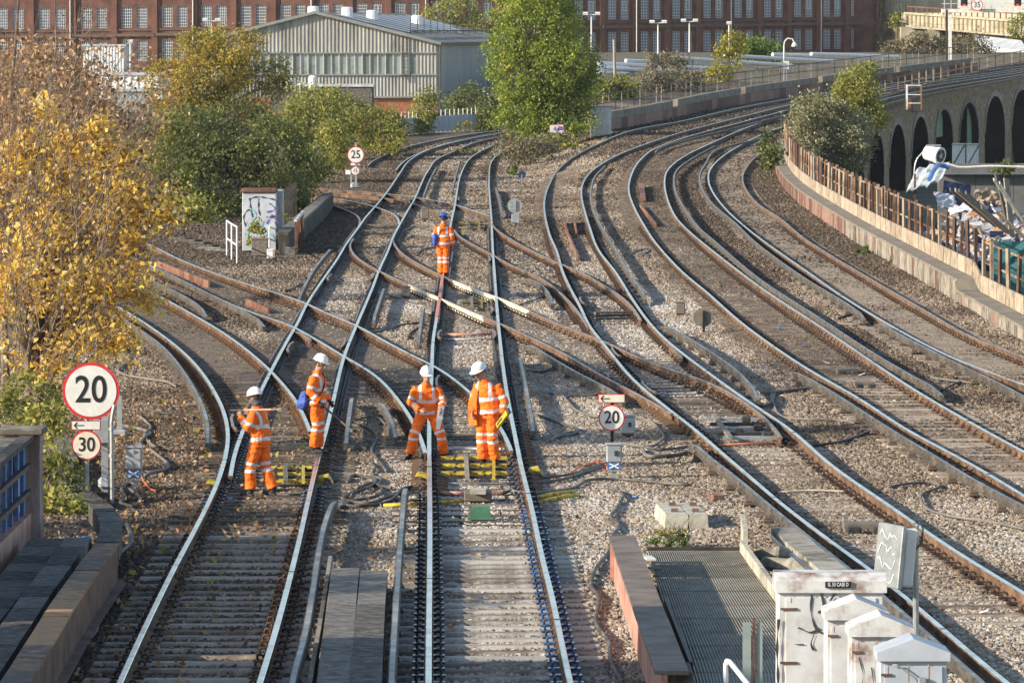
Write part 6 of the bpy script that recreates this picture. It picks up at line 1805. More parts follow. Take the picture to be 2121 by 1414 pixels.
mb = MB(); mb.box((-6.66, 70.5, 1.36), (.18, 15.0, .07)); part(mb, 'top_rail', M['slab'], t)
for z in (.62, .98):
    mb = MB(); mb.box((-6.64, 70.5, z), (.06, 15.0, .06)); part(mb, 'rail', M['dark_steel'], t)
for i in range(14):
    y = 77.7 - i * .95
    mb = MB(); mb.box((-6.70, y, .84), (.05, .32 if i == 0 else .12, 1.02)); part(mb, 'upright', M['lattice_blue'], t)
mb = MB(); mb.box((-6.86, 70.5, .8), (.06, 15.0, 1.0)); part(mb, 'backing', M['brick_red'], t)
mb = MB(); mb.box((-7.3, 70.5, 1.33), (1.1, 15.4, .08)); part(mb, 'coping', M['concrete'], t)

def slab_run(name, lab, cat, px, z, w, h, seg, mat, web=None, webh=.5, webside=1):
    W = catmull([U(x, y, z) for x, y in px], seg)
    t = thing(name, lab, cat, tuple(W[0] - Vector((0, 0, h))))
    for i, (a, b) in enumerate(zip(W[:-1], W[1:])):
        d = (b - a).normalized() * .008
        o = Vector((0, 0, random.uniform(-.006, .006) - h / 2))
        mb = MB(); mb.beam(a + d + o, b - d + o, w, h); part(mb, 'lid' if web is None else 'plate', mat, t)
    if web is not None:
        mb = MB()
        for a, b in zip(W[:-1], W[1:]):
            o = Vector((webside * w * .36, 0, -h - webh / 2))
            mb.beam(a + o, b + o, .05, webh); mb.beam(a + o - Vector((-.05 * webside, 0, webh / 2 - .02)), b + o - Vector((-.05 * webside, 0, webh / 2 - .02)), .16, .03)
        part(mb, 'web', web, t)
    return t
slab_run('cable_trough', 'curving line of concrete trough lids behind the rusty girder', 'trough', [(205,1042),(218,1058),(228,1078),(230,1098),(222,1122)], .30, .30, .25, .75, M['slab'])
slab_run('steel_girder', 'rusty steel girder with peeling plates at the bottom left', 'girder', [(222,1124),(180,1180),(135,1245),(95,1310),(45,1390),(-10,1480)], .42, .30, .03, 1.5, M['rust_plate'], M['rust_dark'], .5, 1)
slab_run('cable_trough', 'grey concrete trough lids left of the rusty girder', 'trough', [(163,1112),(120,1170),(72,1235),(25,1305),(-40,1400),(-90,1480)], .30, .34, .3, 1.3, M['slab'])
slab_run('cable_trough', 'dark mossy concrete trough lids under the lattice parapet', 'trough', [(98,1115),(70,1150),(30,1200),(-20,1260),(-100,1350)], .15, .46, .25, 1.1, M['slab'])
slab_run('cable_trough', 'leaf-strewn stone steps going back beneath the 30 sign', 'trough', [(125,905),(135,930),(140,960),(150,990),(165,1015),(190,1035)], -.02, .34, .2, 1.5, M['slab'])
# covers between the near track and the middle track
slab_run('cover_board', 'long grey cover boards left of the middle conductor rail', 'board', [(716,1176),(707,1250),(698,1340),(688,1440)], .10, .35, .25, 3.3, M['slab'])
slab_run('cover_board', 'second long grey cover boards right beside the first', 'board', [(775,1180),(768,1250),(762,1340),(755,1440)], .10, .34, .25, 3.6, M['slab'])
slab_run('guard_plank', 'thin guard plank along the near conductor rail', 'plank', [(684,1150),(672,1230),(655,1330),(640,1420)], .04, .05, .2, 3.0, M['wood_grey'])

# ------------------------------------------------------------------ near right: girder, deck, blocks, cabinets
g0, g1 = U(1288, 1108, .50), U(1392, 1392, .50)
t = thing('steel_girder', 'brown-topped girder with a pink side beside the metal deck', 'girder', tuple(g1 - Vector((0, 0, .7))))
for f0, f1, dz in ((0, .66, 0), (.66, 1.0, .012)):
    a, b = g0.lerp(g1, f0), g0.lerp(g1, f1 - .003)
    mb = MB(); mb.beam(a + Vector((0, 0, dz - .02)), b + Vector((0, 0, dz - .02)), .34, .04); part(mb, 'top_plate', nmat('girder_brown', [(0.10, 0.075, 0.055), (0.17, 0.13, 0.10), (0.22, 0.17, 0.13)], 2.5, .7, 0, .1), t)
mb = MB(); mb.beam(g0 + Vector((-.07, 0, -.33)), g1 + Vector((-.07, 0, -.33)), .05, .6); part(mb, 'web', M['pink_paint'], t)
mb = MB(); mb.beam(g0 + Vector((-.03, .02, -.3)), g0 + Vector((-.03, -.02, -.3)), .24, .5); part(mb, 'end_plate', M['pink_paint'], t)
q = U(1395, 1400, .3); mb = MB(); mb.box(q + Vector((.02, -.5, -.15)), (.30, 1.0, .6), bev=.02); solo(mb, 'concrete_pad', M['slab'], 'dark concrete block at the near end of the pink-sided girder', 'block', tuple(q + Vector((.02, -.5, -.45))))
# ribbed deck in plates
dz = .12
dk = thing('metal_deck', 'ribbed grey metal decking between the girder and the cabinets', 'deck', tuple(U(1450, 1414, dz)))
M['deck'] = nmat('deck_plate', [(0.19, 0.17, 0.135), (0.28, 0.255, 0.21), (0.34, 0.315, 0.26)], 2.5, .7, .05, .05, rnd=.2)
def deck_x(py): # left and right edge pixels of the deck
    return 1340 + (py - 1140) * .30, 1532 + max(0, (py - 1140)) * .78
prev = None
ys_ = list(range(1140, 1480, 28))
for y0, y1 in zip(ys_[:-1], ys_[1:]):
    mb = MB(); N = 44
    l0, r0 = deck_x(y0); l1, r1 = deck_x(y1 - .8)
    r0, r1 = min(r0, 1720), min(r1, 1720)
    for i in range(N):
        f0, f1, f2 = i / N, (i + .5) / N, (i + 1) / N
        A = [U(l0 + (r0 - l0) * f, y0, dz + z) for f, z in ((f0, 0), (f1, .022), (f2, 0))]
        Bq = [U(l1 + (r1 - l1) * f, y1 - .8, dz + z) for f, z in ((f0, 0), (f1, .022), (f2, 0))]
        mb.quad(Bq[0], Bq[1], A[1], A[0]); mb.quad(Bq[1], Bq[2], A[2], A[1])
    part(mb, 'plate', M['deck'], dk)
mb = MB(); l, r = deck_x(1140); a, b = U(l, 1140, dz - .06), U(r, 1140, dz - .06); mb.beam(a, b, .05, .1); part(mb, 'edge_beam', M['dark_steel'], dk)
mb = MB(); mb.beam(U(1378, 1262, .25), U(1432, 1400, .25), .04, .3); part(mb, 'kick_plate', M['dark_steel'], dk)
for i, (px, py) in enumerate(((1345, 1155), (1355, 1176), (1366, 1192))):
    q = U(px, py, dz + .03); mb = MB(); mb.box(q, (.16 if i else .12, .5 if i == 0 else .12, .02), rz=.1); solo(mb, 'scrap_plate', M['pale_paint'] if i == 0 else M['wood_grey'], ['pale plate lying on the deck by the girder end', 'small grey offcut on the deck, upper one', 'small grey offcut on the deck, lower one'][i], 'plate', tuple(q))

# open concrete trough with broken lids
t = thing('concrete_trough', 'open concrete trough with yellow lichen and a blue pipe by the deck', 'trough', tuple(U(1580, 1160, -.1)))
a, b = U(1537, 1120, .28), U(1625, 1240, .28)
for i in range(6):
    q0, q1 = a.lerp(b, i / 6), a.lerp(b, (i + .96) / 6)
    mb = MB(); mb.beam(q0 + Vector((0, 0, -.17)), q1 + Vector((0, 0, -.17)), .06, .36); part(mb, 'side_board', M['concrete_pale'], t)
mb = MB(); mb.beam(a + Vector((.05, .1, -.05)), a + Vector((.10, 2.2, 0)), .06, .34); part(mb, 'end_board', M['concrete_pale'], t)
mb = MB(); mb.tube([U(1560, 1190, .0), U(1590, 1225, .0), U(1612, 1250, .0)], .02, 6); part(mb, 'blue_pipe', M['lattice_blue'], t)
mb = MB(); mb.tube([U(1600, 1110, .15), U(1640, 1150, .15), U(1700, 1190, .15)], .035, 6); part(mb, 'blue_pipe', M['clip_blue'], t)
slab_run('cable_trough', 'long brown-grey trough lids beside the cabinet-side track', 'trough', [(1622,1092),(1660,1125),(1705,1160),(1760,1205)], .24, .36, .14, 1.6, M['concrete'])
for i, (px, py, rz_) in enumerate(((1598, 1150, .5), (1622, 1170, .8), (1662, 1180, .3))):
    q = U(px, py, .12); mb = MB(); mb.box(q, (.24, .62, .16), rz=rz_, rx=.2 * (i - 1), ry=.25, bev=.03); solo(mb, 'broken_lid', M['concrete'], ['tilted broken trough lid with yellow edge, uppermost', 'broken trough lid wedged in the middle of the open trough', 'small broken trough lid nearest the white cabinet roof'][i], 'slab', tuple(q - Vector((0, 0, .1))))
# two loose concrete blocks
for i, px in enumerate((1402, 1446)):
    q = U(px, 1094, -.2); w_ = (52 if i == 0 else 44) / S(q.y)
    t = thing('concrete_block', ['wider concrete block with rusty bolts, left one of two', 'narrower concrete block with rusty bolts, right one of two'][i], 'block', tuple(q))
    mb = MB(); mb.prism([(-w_ / 2, 0), (w_ / 2, 0), (w_ / 2 - .02, .2), (-w_ / 2 + .03, .2)], q, (1, 0, 0), (0, 0, 1), (-.1, 2.1, 0)); part(mb, 'block', M['concrete_pale'], t)
    for dy in (.5, 1.6):
        mb = MB(); mb.box(q + Vector((-.02, dy, .22)), (.10, .14, .05)); part(mb, 'bolt_plate', M['rust_dark'], t)
q = U(1482, 1033, -.19); mb = MB(); mb.box(q + Vector((0, 0, .03)), (.17, .3, .09), rz=.3, bev=.01); solo(mb, 'loose_brick', M['brick_red'], 'single red brick lying right of the concrete blocks', 'brick', tuple(q))

# equipment cabinets at the bottom right
def cabinet(lab, px0, px1, pyt, Y, depth, mat, style, roofmat):
    a, b = AT(px0, pyt, Y), AT(px1, pyt, Y); w = b.x - a.x; cx = (a.x + b.x) / 2; z0 = -.1; zt = a.z
    t = thing('equipment_cabinet', lab, 'cabinet', (cx, Y, z0), 'equipment cabinets at the deck')
    mb = MB(); mb.box((cx, Y + depth / 2, (z0 + zt) / 2), (w, depth, zt - z0), bev=.012); part(mb, 'body', mat, t)
    mb = MB(); mb.box((cx, Y - .008, (z0 + zt) / 2 - .05), (w * .86, .016, (zt - z0) * .86), bev=.005); d = part(mb, 'door', mat, t)
    for hz in (.82, .45):
        mb = MB(); mb.box((cx - w * .40, Y - .022, z0 + (zt - z0) * hz), (w * .16, .02, .022)); part(mb, 'hinge', M['rust_dark'], d)
    for q_ in range(4):
        mb = MB(); mb.box((cx + w * .22, Y - .020, z0 + (zt - z0) * .16 + q_ * .035), (w * .26, .014, .018), rx=.5); part(mb, 'louvre', mat, d)
    mb = MB(); mb.box((cx + w * .36, Y - .024, z0 + (zt - z0) * .55), (.035, .03, .13), bev=.008); part(mb, 'handle', M['galv'], d)
    for q_ in range(3):
        xs_ = cx - w * .38 + q_ * w * .3; hs_ = .10 + .07 * ((q_ * 5) % 3)
        mb = MB(); mb.box((xs_, Y - .0185, zt - .10 - hs_ / 2), (.005 + .004 * q_, .003, hs_)); part(mb, 'rust_streak', M['rust_stain'], d)
    if style == 'flat':
        mb = MB(); pr = [(-.04, 0), (depth + .06, 0), (depth + .06, .12), (depth * .8, .19), (depth * .2, .19), (-.04, .12)]
        mb.prism(pr, (cx - w * .53, Y, zt - .10), (0, 1, 0), (0, 0, 1), (w * 1.06, 0, 0)); part(mb, 'roof', roofmat, t)
    else:
        mb = MB(); hw = w * .54
        prf = [(-hw, -.08), (hw, -.08), (hw, 0), (0, .13), (-hw, 0)]
        mb.prism(prf, (cx, Y - .05, zt), (1, 0, 0), (0, 0, 1), (0, depth + .1, 0)); part(mb, 'roof', roofmat, t)
    return t, cx, w, zt, z0
t, cx, w, zt, z0 = cabinet('large white cabinet marked SL 53 CASE D with black spray paint', 1612, 1830, 1206, 57.0, .55, M['cab_white'], 'flat', M['cab_rusty'])
mb = MB(); mb.box((cx + .07, 56.945, zt - .015), (.26, .02, .06)); part(mb, 'name_plate', M['black'], t)
text_mesh('SL 53 CASE D', .054, M['white'], 'lettering', t, (cx + .07, 56.932, zt - .013), (1, 0, 0), (0, 0, 1), .002, .0006, .66)
o_ = Vector((cx - w / 2, 56.985 - .004, z0))
Hh = zt - z0
strokes(t, [[(.34, Hh - .12), (.33, Hh - .30), (.40, Hh - .48), (.52, Hh - .52), (.60, Hh - .42)], [(.43, Hh - .08), (.46, Hh - .22)], [(.40, Hh - .30), (.55, Hh - .24)], [(.20, Hh - .45), (.33, Hh - .50), (.42, Hh - .46)], [(.36, Hh - .52), (.33, Hh - .62), (.36, Hh - .68)], [(.17, Hh - .62), (.26, Hh - .62)], [(.52, Hh - .18), (.60, Hh - .08), (.75, Hh - .10)]], o_, (1, 0, 0), (0, 0, 1), .026, M['graf_black'])
strokes(t, [[(-.01, .2), (.0, .5), (-.01, .8), (.005, 1.1)]], o_ + Vector((0, -.001, 0)), (1, 0, 0), (0, 0, 1), .03, M['graf_black'])
t, cx, w, zt, z0 = cabinet('middle white cabinet with rusty pitched roof behind the grey one', 1712, 1836, 1266, 55.6, .5, M['cab_white'], 'gable', M['cab_rusty'])
t, cx, w, zt, z0 = cabinet('white cabinet with peeling rusty roof next to the grey cabinet', 1762, 1888, 1300, 54.4, .5, M['cab_rusty'], 'gable', M['cab_rusty'])
strokes(t, [[(.08, 1.0), (.12, .8), (.06, .6)], [(.2, .9), (.24, .7), (.3, .85)]], (cx - w / 2, 54.38, z0), (1, 0, 0), (0, 0, 1), .012, M['graf_black'])
t, cx, w, zt, z0 = cabinet('blue-grey cabinet with pitched roof nearest the corner', 1822, 1962, 1350, 53.2, .5, M['cab_grey'], 'gable', M['cab_grey'])
mb = MB(); mb.tube([(cx - .2, 53.16, zt - .12), (cx - .16, 53.14, zt - .11), (cx + .02, 53.14, zt - .24), (cx + .04, 53.15, zt - .28)], .008, 6); part(mb, 'stay_wire', M['galv'], t)
mb = MB(); mb.box((cx + .08, 53.15, zt - .30), (.075, .05, .14), bev=.01); part(mb, 'padlock', M['galv'], t)
# tilted signal seen from the side on its pole
q = AT(1897, 1470, 59.5)
t = thing('signal_post', 'grey pole carrying a tilted signal head with white scrawl', 'signal', tuple(q))
mb = MB(); mb.tube([q, AT(1897, 1095, 59.5)], .032, 10); part(mb, 'pole', M['galv'], t)
top = AT(1893, 1098, 59.5)
mb = MB(); mb.box(top + Vector((-.08, -.02, -.03)), (.26, .14, .10), bev=.02); part(mb, 'clamp', M['pale_paint'], t)
mb = MB(); c_ = AT(1843, 1150, 59.3); mb.box(c_, (.05, .62, .66), rz=.36, ry=.10, bev=.01); part(mb, 'backboard', M['galv'], t)
mb = MB(); mb.box(c_ + Vector((.13, .06, -.02)), (.14, .40, .60), rz=.36, ry=.10, bev=.02); part(mb, 'housing', M['pale_paint'], t)
mb = MB(); mb.tube([top + Vector((.03, -.03, .02)), top + Vector((.06, -.05, .10)), top + Vector((.09, -.05, .02)), top + Vector((.08, -.04, -.12)), top + Vector((0, -.05, -.22))], .012, 6); part(mb, 'cable_loop', M['cable'], t)
rnd = random.Random(9)
R_ = Matrix.Rotation(.36, 3, 'Z') @ Matrix.Rotation(.10, 3, 'Y')
ux, uz, nn = R_ @ Vector((0, -1, 0)), R_ @ Vector((0, 0, 1)), R_ @ Vector((-1, 0, 0))
ux = -ux if ux.x < 0 else ux
for k in range(4):
    pts = [(-.22 + .06 * i + rnd.uniform(-.03, .03), .22 - .15 * k + rnd.uniform(-.06, .06)) for i in range(8)]
    strokes(t, [pts], c_ + nn * .028, ux, uz, .018, M['white'])
# green-grey H post and white handrail
q = AT(1558, 1405, 57.8); top = AT(1558, 1288, 57.8)
t = thing('steel_post', 'green-grey steel H-section post standing on the deck', 'post', tuple(q))
M['post_green'] = nmat('post_green', [(0.20, 0.25, 0.24), (0.28, 0.33, 0.32)], 3, .6)
for x in (-.055, .075):
    mb = MB(); mb.beam(q + Vector((x, 0, -.15)), top + Vector((x, 0, 0)), .085 if x < 0 else .06, .02); part(mb, 'flange', M['post_green'], t)
mb = MB(); mb.beam(q + Vector((.02, .03, -.15)), top + Vector((.02, .03, .03)), .025, .12); part(mb, 'web', M['rust_dark'], t)
q = AT(1505, 1450, 56.5)
t = thing('handrail', 'white bent handrail at the bottom edge of the deck', 'railing', tuple(q))
mb = MB(); mb.tube([q, AT(1503, 1376, 56.5), AT(1506, 1368, 56.5), AT(1512, 1370, 56.3), AT(1556, 1425, 55.0), AT(1600, 1480, 54)], .026, 10); part(mb, 'rail', M['white'], t)

# ------------------------------------------------------------------ the waste yard behind the rusty fence
def rand_sheet(lab, c, sx, sy, rz, rx, ry, mat, name='scrap_sheet', amp=.12, n=7, seed=1, cat='scrap', group='heaped waste in the yard', th=.04):
    r = random.Random(seed); mb = MB(); R = Matrix.Rotation(rz, 3, 'Z') @ Matrix.Rotation(ry, 3, 'Y') @ Matrix.Rotation(rx, 3, 'X')
    g = [[Vector(c) + R @ Vector(((i / n - .5) * sx, (j / n - .5) * sy, r.uniform(-amp, amp))) for i in range(n + 1)] for j in range(n + 1)]
    dn = R @ Vector((0, 0, -th))
    for j in range(n):
        for i in range(n):
            mb.quad(g[j][i], g[j][i + 1], g[j + 1][i + 1], g[j + 1][i]); mb.quad(g[j + 1][i] + dn, g[j + 1][i + 1] + dn, g[j][i + 1] + dn, g[j][i] + dn)
    return solo(mb, name, mat, lab, cat, tuple(c), group)
M['tarp_teal'] = nmat('tarp_teal', [(0.03, 0.12, 0.13), (0.05, 0.17, 0.18)], 1.5, .6)
M['plastic_white'] = nmat('plastic_white', [(0.40, 0.40, 0.42), (0.58, 0.58, 0.60)], 2, .5)
M['card'] = nmat('waste_mixed', [(0.07, 0.06, 0.055), (0.22, 0.20, 0.18), (0.42, 0.41, 0.42), (0.16, 0.15, 0.22), (0.35, 0.24, 0.2)], 1.6, .7, 0, .3, 8)
M['tarp_navy'] = nmat('tarp_navy', [(0.015, 0.02, 0.05), (0.03, 0.04, 0.09)], 2, .5)
M['yard_conc'] = nmat('yard_concrete', [(0.10, 0.098, 0.10), (0.17, 0.168, 0.17)], .7, .9)
# heap
r = random.Random(2); mb = MB()
heap = (17.3, 205.0)
n = 60
g = []
for j in range(n + 1):
    row = []
    for i in range(n + 1):
        u, v = i / n * 2 - 1, j / n * 2 - 1
        d = math.sqrt(u * u + v * v)
        z = -4.6 + 5.4 * max(0, 1 - d * .92) ** .8 + mnoise.noise(Vector((u * 5, v * 5, 3))) * .9 * (d < 1) + r.uniform(-.15, .15)
        row.append(Vector((heap[0] + u * 6.2, heap[1] + v * 30, z)))
    g.append(row)
for j in range(n):
    for i in range(n): mb.quad(g[j][i], g[j][i + 1], g[j + 1][i + 1], g[j + 1][i])
solo(mb, 'rubble', M['card'], 'heap of mixed waste and rubbish bags in the yard', 'waste', (heap[0], heap[1], -4.6), kind='stuff')
mb = MB()
for k in range(1700):        # loose bags, boards and scraps lying on the heap
    u, v = r.uniform(-.9, .9), r.uniform(-.9, .6); d = math.sqrt(u * u + v * v)
    if d > .95: continue
    z = -4.6 + 5.4 * max(0, 1 - d * .92) ** .8 + .15
    mb.box((heap[0] + u * 6.2, heap[1] + v * 30, z + r.uniform(0, .35)), (r.uniform(.10, .5), r.uniform(.1, .45), r.uniform(.03, .22)), rz=r.uniform(0, 3), rx=r.uniform(-.7, .7), ry=r.uniform(-.7, .7), mat=r.choice([0, 1, 2, 3, 4] if u < .1 else [0, 1, 2, 2, 2, 4]))
solo(mb, 'debris', [M['plastic_white'], M['card'], M['wood_grey'], M['tarp_navy'], M['rust_plate']], 'loose bags, boards and scraps scattered over the waste heap', 'waste', (heap[0], heap[1], -4.5), kind='stuff')
for i, (px, py, Y, L, an, ti) in enumerate(((2015,430,192,2.2,.5,-.6),(2025,432,192,2.2,.5,-.62),(2034,436,192,2.3,.5,-.64),(2044,440,191,2.2,.55,-.66),(2078,425,190,2.4,1.9,1.0),(2090,430,189,2.2,1.7,1.05),(2106,440,188,2.8,.4,-.9),(2115,450,187,2.8,.4,-.95),(2062,455,188,1.8,.9,-.5),(2098,470,187,1.9,2.2,.5))):
    c = AT(px, py, Y); d = Vector((math.cos(an) * math.cos(ti), .3, math.sin(ti))) * L / 2
    mb = MB(); mb.beam(c - d, c + d, .26, .05, roll=.6)
    solo(mb, 'waste_plank', M['wood_grey'] if i not in (6, 7) else M['concrete_pale'], 'weathered timber plank sticking out of the waste heap', 'plank', tuple(c), 'timber planks on the waste heap')
rand_sheet('white crumpled board on the waste heap', AT(1960, 415, 196), .8, .7, .4, .8, .2, M['plastic_white'], seed=4, name='waste_board', amp=.05)
rand_sheet('long white sheet draped across the waste heap', AT(1990, 432, 194), .9, .6, -.3, .5, -.3, M['plastic_white'], seed=5, name='waste_sheet', amp=.06)
rand_sheet('dark blue crate panel on top of the waste heap', AT(1982, 398, 198), 1.0, .7, .2, 1.2, .2, M['tarp_navy'], seed=6, name='waste_hoarding', amp=.03)
rand_sheet('second dark blue panel leaning on the heap', AT(1990, 412, 197), 1.1, .6, .4, .9, .4, M['tarp_navy'], seed=7, name='waste_hoarding', amp=.03)
rand_sheet('pale rumpled sack near the top of the waste heap', AT(2052, 408, 195), 1.0, .8, .3, .6, .1, M['board_cream'], seed=8, name='waste_sack', amp=.14)
rand_sheet('teal tarpaulin hung behind the fence at the right edge', AT(2085, 545, 150) + Vector((.75, 2, -.2)), 2.0, 1.4, .1, 1.5, 0, M['tarp_teal'], seed=9, name='tarpaulin', amp=.05, cat='tarpaulin', group=None)
# grey concrete bay behind
a, b = AT(1945, 352, 262), AT(2180, 352, 262)
t = thing('concrete_bay', 'grey concrete loading bay wall behind the waste heap', 'wall', (a.x, 262, -4.6))
mb = MB(); mb.box(((a.x + b.x) / 2, 262.5, a.z + .05), (b.x - a.x, 1.0, .45)); part(mb, 'top_beam', M['yard_conc'], t)
for i in range(6):
    x = a.x + (b.x - a.x) * (i + .5) / 6; mb = MB(); mb.box((x, 262.8, (a.z - 4.6) / 2 - .1), ((b.x - a.x) / 6 - .02, .4, a.z + 4.3)); part(mb, 'wall_panel', M['yard_conc'], t)
mb = MB(); mb.box(((a.x + b.x) / 2, 268, a.z - .3), (b.x - a.x, 10, .12)); part(mb, 'slab', M['yard_conc'], t)
mb = MB(); mb.tube(catmull([AT(1958, 338, 258), AT(1985, 346, 258), AT(2050, 344, 258), AT(2180, 348, 258)], .5), .05, 6); solo(mb, 'hose', M['pale_paint'], 'pale hose lying along the top of the concrete bay', 'hose', tuple(AT(1958, 338, 258)))
plant('buddleia', 'small weed growing on the concrete bay wall', 'bush', tuple(AT(2085, 356, 261.2)), [B(2085, 350, 261, 26, 9)], 40, 14, .12, .14, L_dark, .02, None, 4, 91)
# horn-like fan, crumpled sheet roof and its bracket
t = thing('extractor_fan', 'white drum-shaped extractor fan above the crumpled sheet', 'fan', tuple(AT(1940, 350, 236)))
c = AT(1932, 319, 236); ax = Vector((.72, -.65, -.18)).normalized()
mb = MB(); mb.tube([c - ax * .32, c - ax * .30, c + ax * .18, c + ax * .20, c + ax * .42], [.22, .31, .31, .34, .36], 20); part(mb, 'drum', M['white'], t)
mb = MB(); mb.disc(c + ax * .425, .27, .02, ax, 20); part(mb, 'dark_mouth', M['dark_steel'], t)
mb = MB(); mb.disc(c + ax * .44, .09, .03, ax, 12); part(mb, 'hub', M['pale_paint'], t)
for k in range(5):
    s_ = ax.orthogonal().normalized(); q = Matrix.Rotation(k * 1.2566, 3, ax) @ s_
    mb = MB(); mb.beam(c + ax * .435, c + ax * .435 + q * .25, .07, .015); part(mb, 'blade', M['grey_metal'], t)
mb = MB(); mb.beam(AT(1918, 301, 236), AT(1949, 301, 236), .05, .05); mb.beam(AT(1928, 301, 236), AT(1930, 316, 236), .04, .04); part(mb, 'cross_bar', M['galv'], t)
mb = MB(); mb.tube(catmull([AT(1895, 400, 236), AT(1894, 350, 236), AT(1900, 328, 236), AT(1922, 306, 236)], .3), .03, 6); part(mb, 'bent_pipe', M['galv'], t)
mb = MB(); mb.beam(AT(1895, 470, 236), AT(1895, 360, 236), .09, .09); part(mb, 'post', M['rust_dark'], t)
A_, B_, C_, D_ = AT(1876, 398, 236), AT(1950, 372, 232), AT(1968, 333, 240), AT(1898, 350, 243)
mb = MB(); N = 10; g = []
r = random.Random(5)
for j in range(N + 1):
    row = []
    for i in range(N + 1):
        u, v = i / N, j / N
        p_ = A_.lerp(B_, u).lerp(D_.lerp(C_, u), v) + Vector((0, 0, .06 * math.sin(u * 19) + r.uniform(-.04, .04))); row.append(p_)
    g.append(row)
for j in range(N):
    for i in range(N): mb.quad(g[j][i], g[j][i + 1], g[j + 1][i + 1], g[j + 1][i]); mb.quad(g[j + 1][i] - Vector((0, 0, .04)), g[j + 1][i + 1] - Vector((0, 0, .04)), g[j][i + 1] - Vector((0, 0, .04)), g[j][i] - Vector((0, 0, .04)))
solo(mb, 'sheet_roof', nmat('sheet_pale', [(0.30, 0.33, 0.34), (0.46, 0.49, 0.50)], 1.5, .6), 'crumpled pale corrugated roof sheet sloping under the fan', 'sheet', tuple(A_))
mb = MB(); mb.tube(catmull([AT(1925, 372, 231.5), AT(1935, 352, 233), AT(1950, 343, 235), AT(1966, 347, 235)], .2), .10, 6); solo(mb, 'blue_rag', M['lattice_blue'], 'blue plastic rag caught on the crumpled roof sheet', 'rag', tuple(AT(1925, 372, 231.5)))

# ------------------------------------------------------------------ fallen leaves on the near left
r = np.random.default_rng(77)
Pn = []
while len(Pn) < 4200:
    x, y = r.uniform(-8.5, 1.2), r.uniform(56, 112)
    wgt = 1.0 if x < -3.6 else (0.25 if x < -1.5 else .06)
    if r.uniform() < wgt: Pn.append((x, y, -.155 + r.uniform(-.02, .03)))
me_ = leaf_mesh('fallen_leaves', np.array(Pn), .085, L_brown, seed=4)
o = bpy.data.objects.new('fallen_leaves', me_); COL.objects.link(o); tag(o, 'scattered fallen brown leaves around the near track', 'leaves', kind='stuff')
me_ = leaf_mesh('yellow_fallen_leaves', np.array(Pn[:60]) + np.array((.3, .2, .02)), .12, L_lime, seed=5)
o = bpy.data.objects.new('yellow_fallen_leaves', me_); COL.objects.link(o); tag(o, 'few yellow fallen leaves among the brown ones', 'leaves', kind='stuff')

rl = random.Random(31); mb = MB()
for k in range(90):
    x_, y_ = rl.uniform(-6, 9), rl.uniform(60, 190)
    mb.box((x_, y_, G(x_, y_) - .15), (rl.uniform(.04, .13), rl.uniform(.05, .2), .02), rz=rl.uniform(0, 3), rx=rl.uniform(-.4, .4), mat=rl.choice([0, 0, 1, 2]))
solo(mb, 'litter', [M['plastic_white'], M['lattice_blue'], M['card']], 'odd scraps of paper and plastic litter on the ballast', 'litter', (0, 60, -.2), kind='stuff')
# ------------------------------------------------------------------ unseen shading of the near tracks: lineside trees and an added brick block
for i, (x, y, h, rr) in enumerate(((-12.2, 66, 3.2, 1.9), (-12.6, 72.5, 3.6, 2.1), (-12.0, 79, 3.0, 1.9))):
    plant('lineside_tree', ['lineside tree outside the frame by the rusty girder', 'lineside tree outside the frame by the lattice parapet', 'lineside tree outside the frame by the brick pier', 'lineside tree outside the frame left of the maple', 'lineside tree outside the frame beyond the maple', 'lineside tree outside the frame behind the brown tree', 'lineside tree outside the frame far behind the maple'][i], 'tree', (x, y, -.4),
          [((x, y, h), (rr, rr, 1.5)), ((x + .4, y + .6, h - 1.3), (rr * .8, rr * .9, 1.1))], 115, 20, .26, .17, L_brown, .12, None, 10, 100 + i, 'trees just outside the frame')
mb = MB(); mb.box((-17, 46, 3.1), (7, 20.5, 7.2));  # unseen brick block added and sized to cast shade over the foreground
t = thing('shade_block', 'brick bridge abutment building outside the frame on the left', 'building', (-17, 46, -.5))  # added block outside the frame, there to shade the near tracks
part(mb, 'wall', M['factory_brick'], t)
mb = MB(); mb.box((-17, 46, 6.8), (7.5, 21, .3)); part(mb, 'roof', M['slab'], t)
# ------------------------------------------------------------------ people
M['hivis'] = nmat('hivis_orange', [(0.70, 0.10, 0.008), (0.86, 0.15, 0.012), (0.95, 0.20, 0.02)], 5, .75, 0, .35, 14)
M['reflect'] = nmat('reflective_tape', [(0.52, 0.53, 0.55), (0.66, 0.67, 0.69)], 8, .45)
M['skin'] = nmat('skin', [(0.36, 0.19, 0.13), (0.46, 0.26, 0.18)], 8, .55)
M['skin_dark'] = nmat('skin_brown', [(0.20, 0.11, 0.07), (0.27, 0.15, 0.10)], 8, .55)
M['boot'] = nmat('boot_leather', [(0.015, 0.014, 0.014), (0.04, 0.037, 0.034)], 8, .6)
M['helmet_white'] = nmat('helmet_white', [(0.74, 0.74, 0.74), (0.80, 0.80, 0.80)], 3, .35)
M['helmet_blue'] = nmat('helmet_blue', [(0.02, 0.08, 0.42), (0.03, 0.11, 0.50)], 3, .35)
M['glove'] = nmat('glove_black', [(0.015, 0.015, 0.017), (0.03, 0.03, 0.033)], 8, .7)
M['bag_blue'] = nmat('bag_blue', [(0.03, 0.06, 0.26), (0.06, 0.11, 0.40)], 6, .6, 0, .3, 14)
M['hood_grey'] = nmat('hood_grey', [(0.05, 0.05, 0.06), (0.10, 0.10, 0.115)], 8, .8)
M['hair'] = nmat('hair_dark', [(0.03, 0.02, 0.014), (0.06, 0.04, 0.03)], 10, .7)
M['eye'] = nmat('eye_dark', [(0.02, 0.015, 0.012), (0.03, 0.022, 0.018)], 8, .3)
